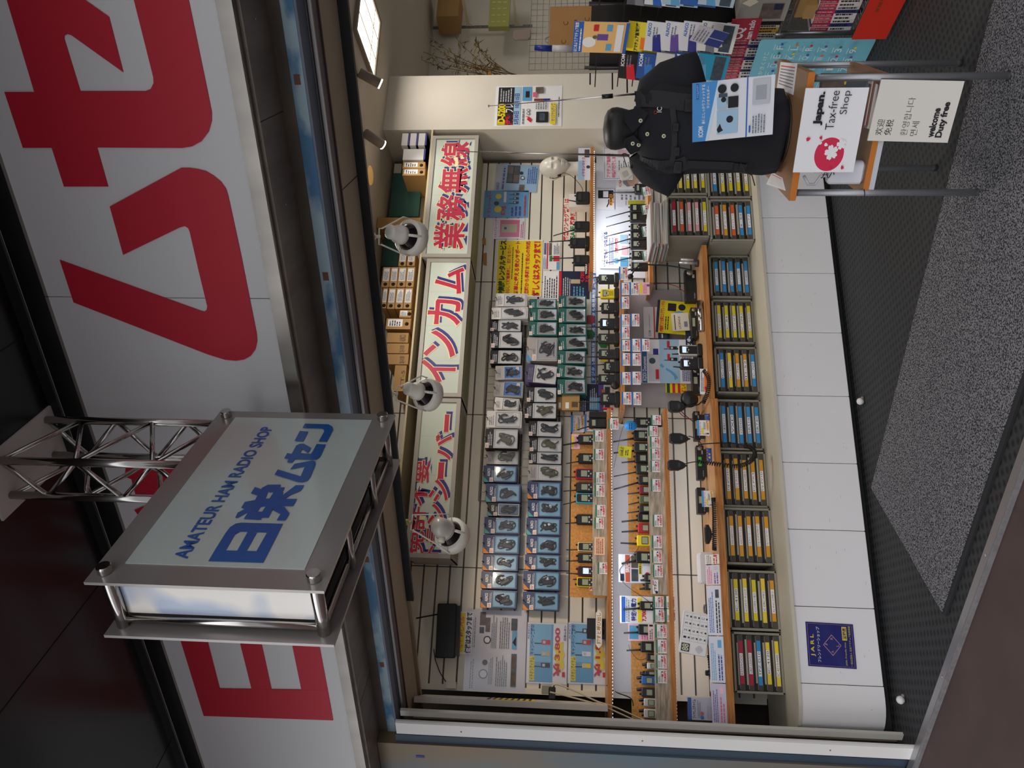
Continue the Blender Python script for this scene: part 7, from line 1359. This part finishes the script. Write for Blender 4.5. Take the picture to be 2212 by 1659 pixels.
a_, b_, c_, d_ = xs(1718, 1798, -30, 60, XM+.1); m = MB(); m.box(0, .4, 0, .2, -.22, 0, CARD); m.rect(.05, .05, .35, .055, .0006, mat('#7a5a34', .7)); 
tag(m.build('carton', None, FXf(a_+.04, .405, XM+.09)), 'large brown carton on the wire shelving under the grey box', 'box') if False else None
m = MB(); zc_ = (.13+max(.2, min(.30, hl))+.006); m.box(0, .36, 0, max(.05, zsh-.05-zc_), -.10, 0, CARD); m.box(.02, .1, 0, .05, .0, .03, CARD); tag(m.build('carton', None, FXf(2.98, zc_, XM+.02)), 'large brown carton above the bottom magazine row', 'box')
a_, b_, c_, d_ = xs(1598, 1700, -10, 46, XM-.02); m = MB(); w, h = a_-b_, d_-ZB_; h = d_-zsh-.005; m.box(0, w, 0, h, -.12, 0, mat('#a39d92', .6)); m.rect(w*.1, h*.1, w*.7, h*.55, .001, PHOT); m.rect(w*.45, h*.12, w*.68, h*.3, .0014, DKB); m.add([(w*.8, h*.65, .006), (w*1.0, h*.8, .012), (w*.75, h*.98, .006), (w*.6, h*.8, .004)], [(0, 1, 2, 3)], mat('#e8dcc8', .6)); tag(m.build('grey_box', None, FXf(a_, zsh+.006, XM-.02)), 'grey display box with a colourful picture strip on the middle wire shelf', 'box')
xsheet(1868, 1945, -40, 84, 2.86, 'red_card', 'bright red card hanging low at the right below the magazines', 'card', [('l', .5, .55, .75, .75, 1, mat('#8a3a1a', .6))], mat('#d8301c', .45))
o = None
yl, yr, zb_, zt_ = xs(1624, 1884, 83, 205, 2.97); w, h = yl-yr, zt_-.012
abc = [('r', 0, 0, .0, .0, WHITE)]
WT = mat('#e8f4f8', .5); L_ = 'ABCDEFGHIJKLMNOPQRSTUVWXYZ0123456789'; cc = [REDI, PURP, GRN, YEL, BLUEI, ORA]
for r_ in range(6):
    for q in range(6):
        ch = L_[(r_*6+q)] if r_*6+q < len(L_) else ''
        if ch: abc += [('t', ch, .08+q*.155, .78-r_*.125, .14+q*.155, .84-r_*.125, WT, .0), ('r', .07+q*.155, .855-r_*.125, .16+q*.155, .86-r_*.125, WT), ('c', .165+q*.155, .80-r_*.125, .018, cc[(r_+q*2) % 6])]
abc += [('t', 'アイウエオかきくけこ', .1, .91, .9, .95, WT)]
m = MB(); m.rbox(0, w, 0, h, 0, .004, .02, mat('#7fc8dc', .45, name='light_blue_board'), 0); paint_items(m, w, h, abc, .004); tag(m.build('alphabet_board', None, FXf(yl, .012, 2.97)), 'light blue alphabet board with white letters standing behind the silver table', 'board')
m = MB(); m.box(0, .10, 0, .03, 0, .004, mat('#e8e4da', .6)); tag(m.build('paper_tag', None, FXf(on_x(1545, 100, 2.9).y, on_x(1560, 100, 2.9).z, 2.9) @ Matrix.Rotation(.3, 4, 'Z')), 'small cream paper tag stuck among the magazines', 'note')
# ================================================================ back of the shop: plants, brackets, grid
T = thing('dried_plant', 'arrangement of dry brown grasses and leaves behind the column', 'dried plant', Matrix.Identity(4)); R = random.Random(11)
LFM = [mat('#8a7340', .8, name='dry_leaf'), mat('#a5884a', .8, name='dry_leaf_light'), mat('#6a5230', .8, name='dry_leaf_dark')]
root = on_y(1090, 178, 4.95)
for b in range(11):
    tipx, tipy = R.uniform(866, 1060), R.uniform(70, 150); tip = on_y(tipx, tipy, R.uniform(4.75, 5.1)); base = V((root.x+R.uniform(-.05, .05), 4.95+R.uniform(-.05, .05), root.z-.1)); m = MB(); P = []
    for k in range(9):
        u = k/8; P.append(base.lerp(tip, u)+V((.05*math.sin(u*3+b), .03*math.sin(u*2.3+b), .06*math.sin(u*3.14))))
    m.tube(P, [.0035-.0003*k for k in range(9)], LFM[2], 5)
    for k in range(26):
        u = R.uniform(.25, 1); i = min(int(u*8), 7); p = P[i].lerp(P[i+1], u*8-i); d = V((R.uniform(-1, 1), R.uniform(-.6, .6), R.uniform(-.5, 1))).normalized(); l = R.uniform(.03, .085); s = d.cross(V((R.uniform(-1, 1), R.uniform(-1, 1), .3))).normalized()*R.uniform(.003, .007)
        q = p+d*l*.5+V((0, 0, -.004)); e = p+d*l+V((0, 0, -.02)); m.add([p, q+s, e, q-s], [(0, 1, 2, 3)], LFM[R.randrange(3)])
    part(T, m, 'branch')
m = MB(); q = on_y(1060, 160, 4.85); m.lathe([(.0, -.01), (.02, 0), (.015, .02), (0, .025)], mat('#d98a1c', .6), 12, Matrix.Translation(q)); tag(m.build('orange_flower', None), 'small orange flower head at the edge of the column among the dry grasses', 'flower')
YBk = 5.24
a, b = on_y(890, 60, YBk), on_y(1150, 58, YBk); m = MB(); m.box(-.012, .012, b.z-a.z-.0, 0, -.012, 0, CHW)
for k in range(26): z = -(a.z-b.z)*k/26-.01; m.box(-.003, .003, z-.008, z, .0, .0006, BLACK)
tag(m.build('shelf_standard', None, FY(a.x, a.z, YBk-.002)), 'slotted metal wall strip on the back wall above the paper bag', 'shelf strip')
for k, (x, lab) in enumerate(((1008, 'upper cream shelf bracket on the slotted wall strip'), (1112, 'lower cream shelf bracket on the slotted wall strip'))):
    p = on_y(x, 58, YBk); m = MB(); P = [(0, 0), (0, -.07), (-.04, -.03), (-.35, -.012), (-.35, 0)]
    m.add([(-.006, py_, pz) for pz, py_ in P]+[(.006, py_, pz) for pz, py_ in P], [(0, 1, 2, 3, 4), (9, 8, 7, 6, 5)]+[(i, 5+i, 5+(i+1) % 5, (i+1) % 5) for i in range(5)], mat('#d8cfb4', .5)); m.M = None
    tag(m.build('shelf_bracket', None, frame((p.x, YBk-.015, p.z), (1, 0, 0), (0, 0, 1)) @ Matrix.Scale(-1, 4, (0, 0, 1))), lab, 'bracket')
    m = MB(); m.box(-.02, .9, .001, .016, -.34, 0, mat('#cfc6ae', .5)); tag(m.build('wall_board', None, frame((p.x, YBk-.345, p.z), (1, 0, 0), (0, 0, 1)) @ Matrix.Translation((0, 0, 0))), ['upper cream shelf board near the ceiling light panel', 'lower cream shelf board above the wire grid'][k], 'shelf') if False else None
a, b, c, d = prect(945, 992, -20, 35, 5.0); m = MB(); m.box(0, b-a, 0, d-c, -.2, 0, CARD); tag(m.build('carton', None, FY(a, c, 5.0)), 'brown carton up on the back wall bracket', 'box')
a, b, c, d = prect(1057, 1101, -20, 57, 5.0); m = MB(); m.box(0, b-a, 0, d-c, -.05, 0, mat('#a8a860', .3)); 
for i in range(5):
    for j in range(3): m.rbox((b-a)*(.1+.18*i), (b-a)*(.1+.18*i)+.02, (d-c)*(.15+.27*j), (d-c)*(.15+.27*j)+.03, 0, .004, .004, mat('#c0be78', .3), .001)
tag(m.build('green_pack', None, FY(a, c, 5.0)), 'yellow-green plastic blister sheet on the lower wall bracket', 'pack')
YG = 4.6; a, b, c, d = prect(1146, 1330, -30, 150, YG); m = MB(); n = 14
for k in range(n+1): x = a+(b-a)*k/n; m.tube([(x, YG, c), (x, YG, d)], .002, mat('#8f8b88', .4, .6), 5)
for k in range(n+1): z = c+(d-c)*k/n; m.tube([(a, YG, z), (b, YG, z)], .002, mat('#8f8b88', .4, .6), 5)
tag(m.build('wire_grid'), 'grey wire grid behind the brown paper sheet at the back', 'wire grid')
a, b, c, d = prect(1187, 1312, 13, 108, YG-.014); m = MB(); w, h = b-a, d-c; m.box(0, w, 0, h, -.008, 0, mat('#b08450', .7, noise=.1, ns=6))
for x, y in ((.2, .75), (.62, .72), (.2, .35), (.7, .35)): m.tube([(w*x+.022*math.cos(t/3), h*y+.016*math.sin(t/3), .001) for t in range(3, 17)], .0018, mat('#5a3a20', .8), 5)
m.lines(w*.1, h*.5, w*.9, h*.6, 1, .001, mat('#5a3a20', .8), 4); tag(m.build('paper_bag', None, FY(a, c, YG-.014)), 'brown paper bag with drawn circles hanging on the grey wire grid', 'bag')
m = MB(); m.tube([(w*.25+.03*math.cos(t/4), h+.03*math.sin(t/4), -.006) for t in range(13)], .004, mat('#a89878', .8), 6); m.build('handle', bpy.data.objects['paper_bag'])
p0, p1, p2 = on_y(1155, 103, YG-.03), on_y(1193, 105, YG-.03), on_y(1236, 106, YG-.03); T = thing('spray_tube', 'blue and white plastic tube hanging in front of the grey wire grid', 'tube', Matrix.Identity(4)); m = MB(); m.tube([p0, p1], [.020, .024], mat('#1f3a9a', .35), 18); part(T, m, 'blue_grip'); m = MB(); m.tube([p1, p2], [.027, .027], mat('#d5d5da', .35), 18); part(T, m, 'white_barrel')
q = on_y(1125, 78, 4.6); m = MB(); m.rbox(-.05, .05, -.08, .06, 0, .02, .03, mat('#8f8078', .3), .006); tag(m.build('clear_case', None, FY(q.x, q.z, 4.6)), 'smoky plastic case hanging above the paper bag handle', 'case')
# round white balls on the floor
for (x, y, lab) in ((1858, 867, 'white round bulb on the floor at the foot of the counter middle'), (1945, 1512, 'white round bulb on the floor by the rounded counter end')):
    q = on_z(x, y, .018); m = MB(); m.lathe([(0, -.018), (.010, -.015), (.017, -.005), (.018, .002), (.014, .011), (.006, .016), (0, .017)], mat('#d8d6d4', .5), 18); m.tube([(0.012, 0, -.012), (.024, 0, -.014)], .007, mat('#8a8078', .5), 10); tag(m.build('white_ball', None, Matrix.Translation((q.x, q.y-.0, .018))), lab, 'ball')
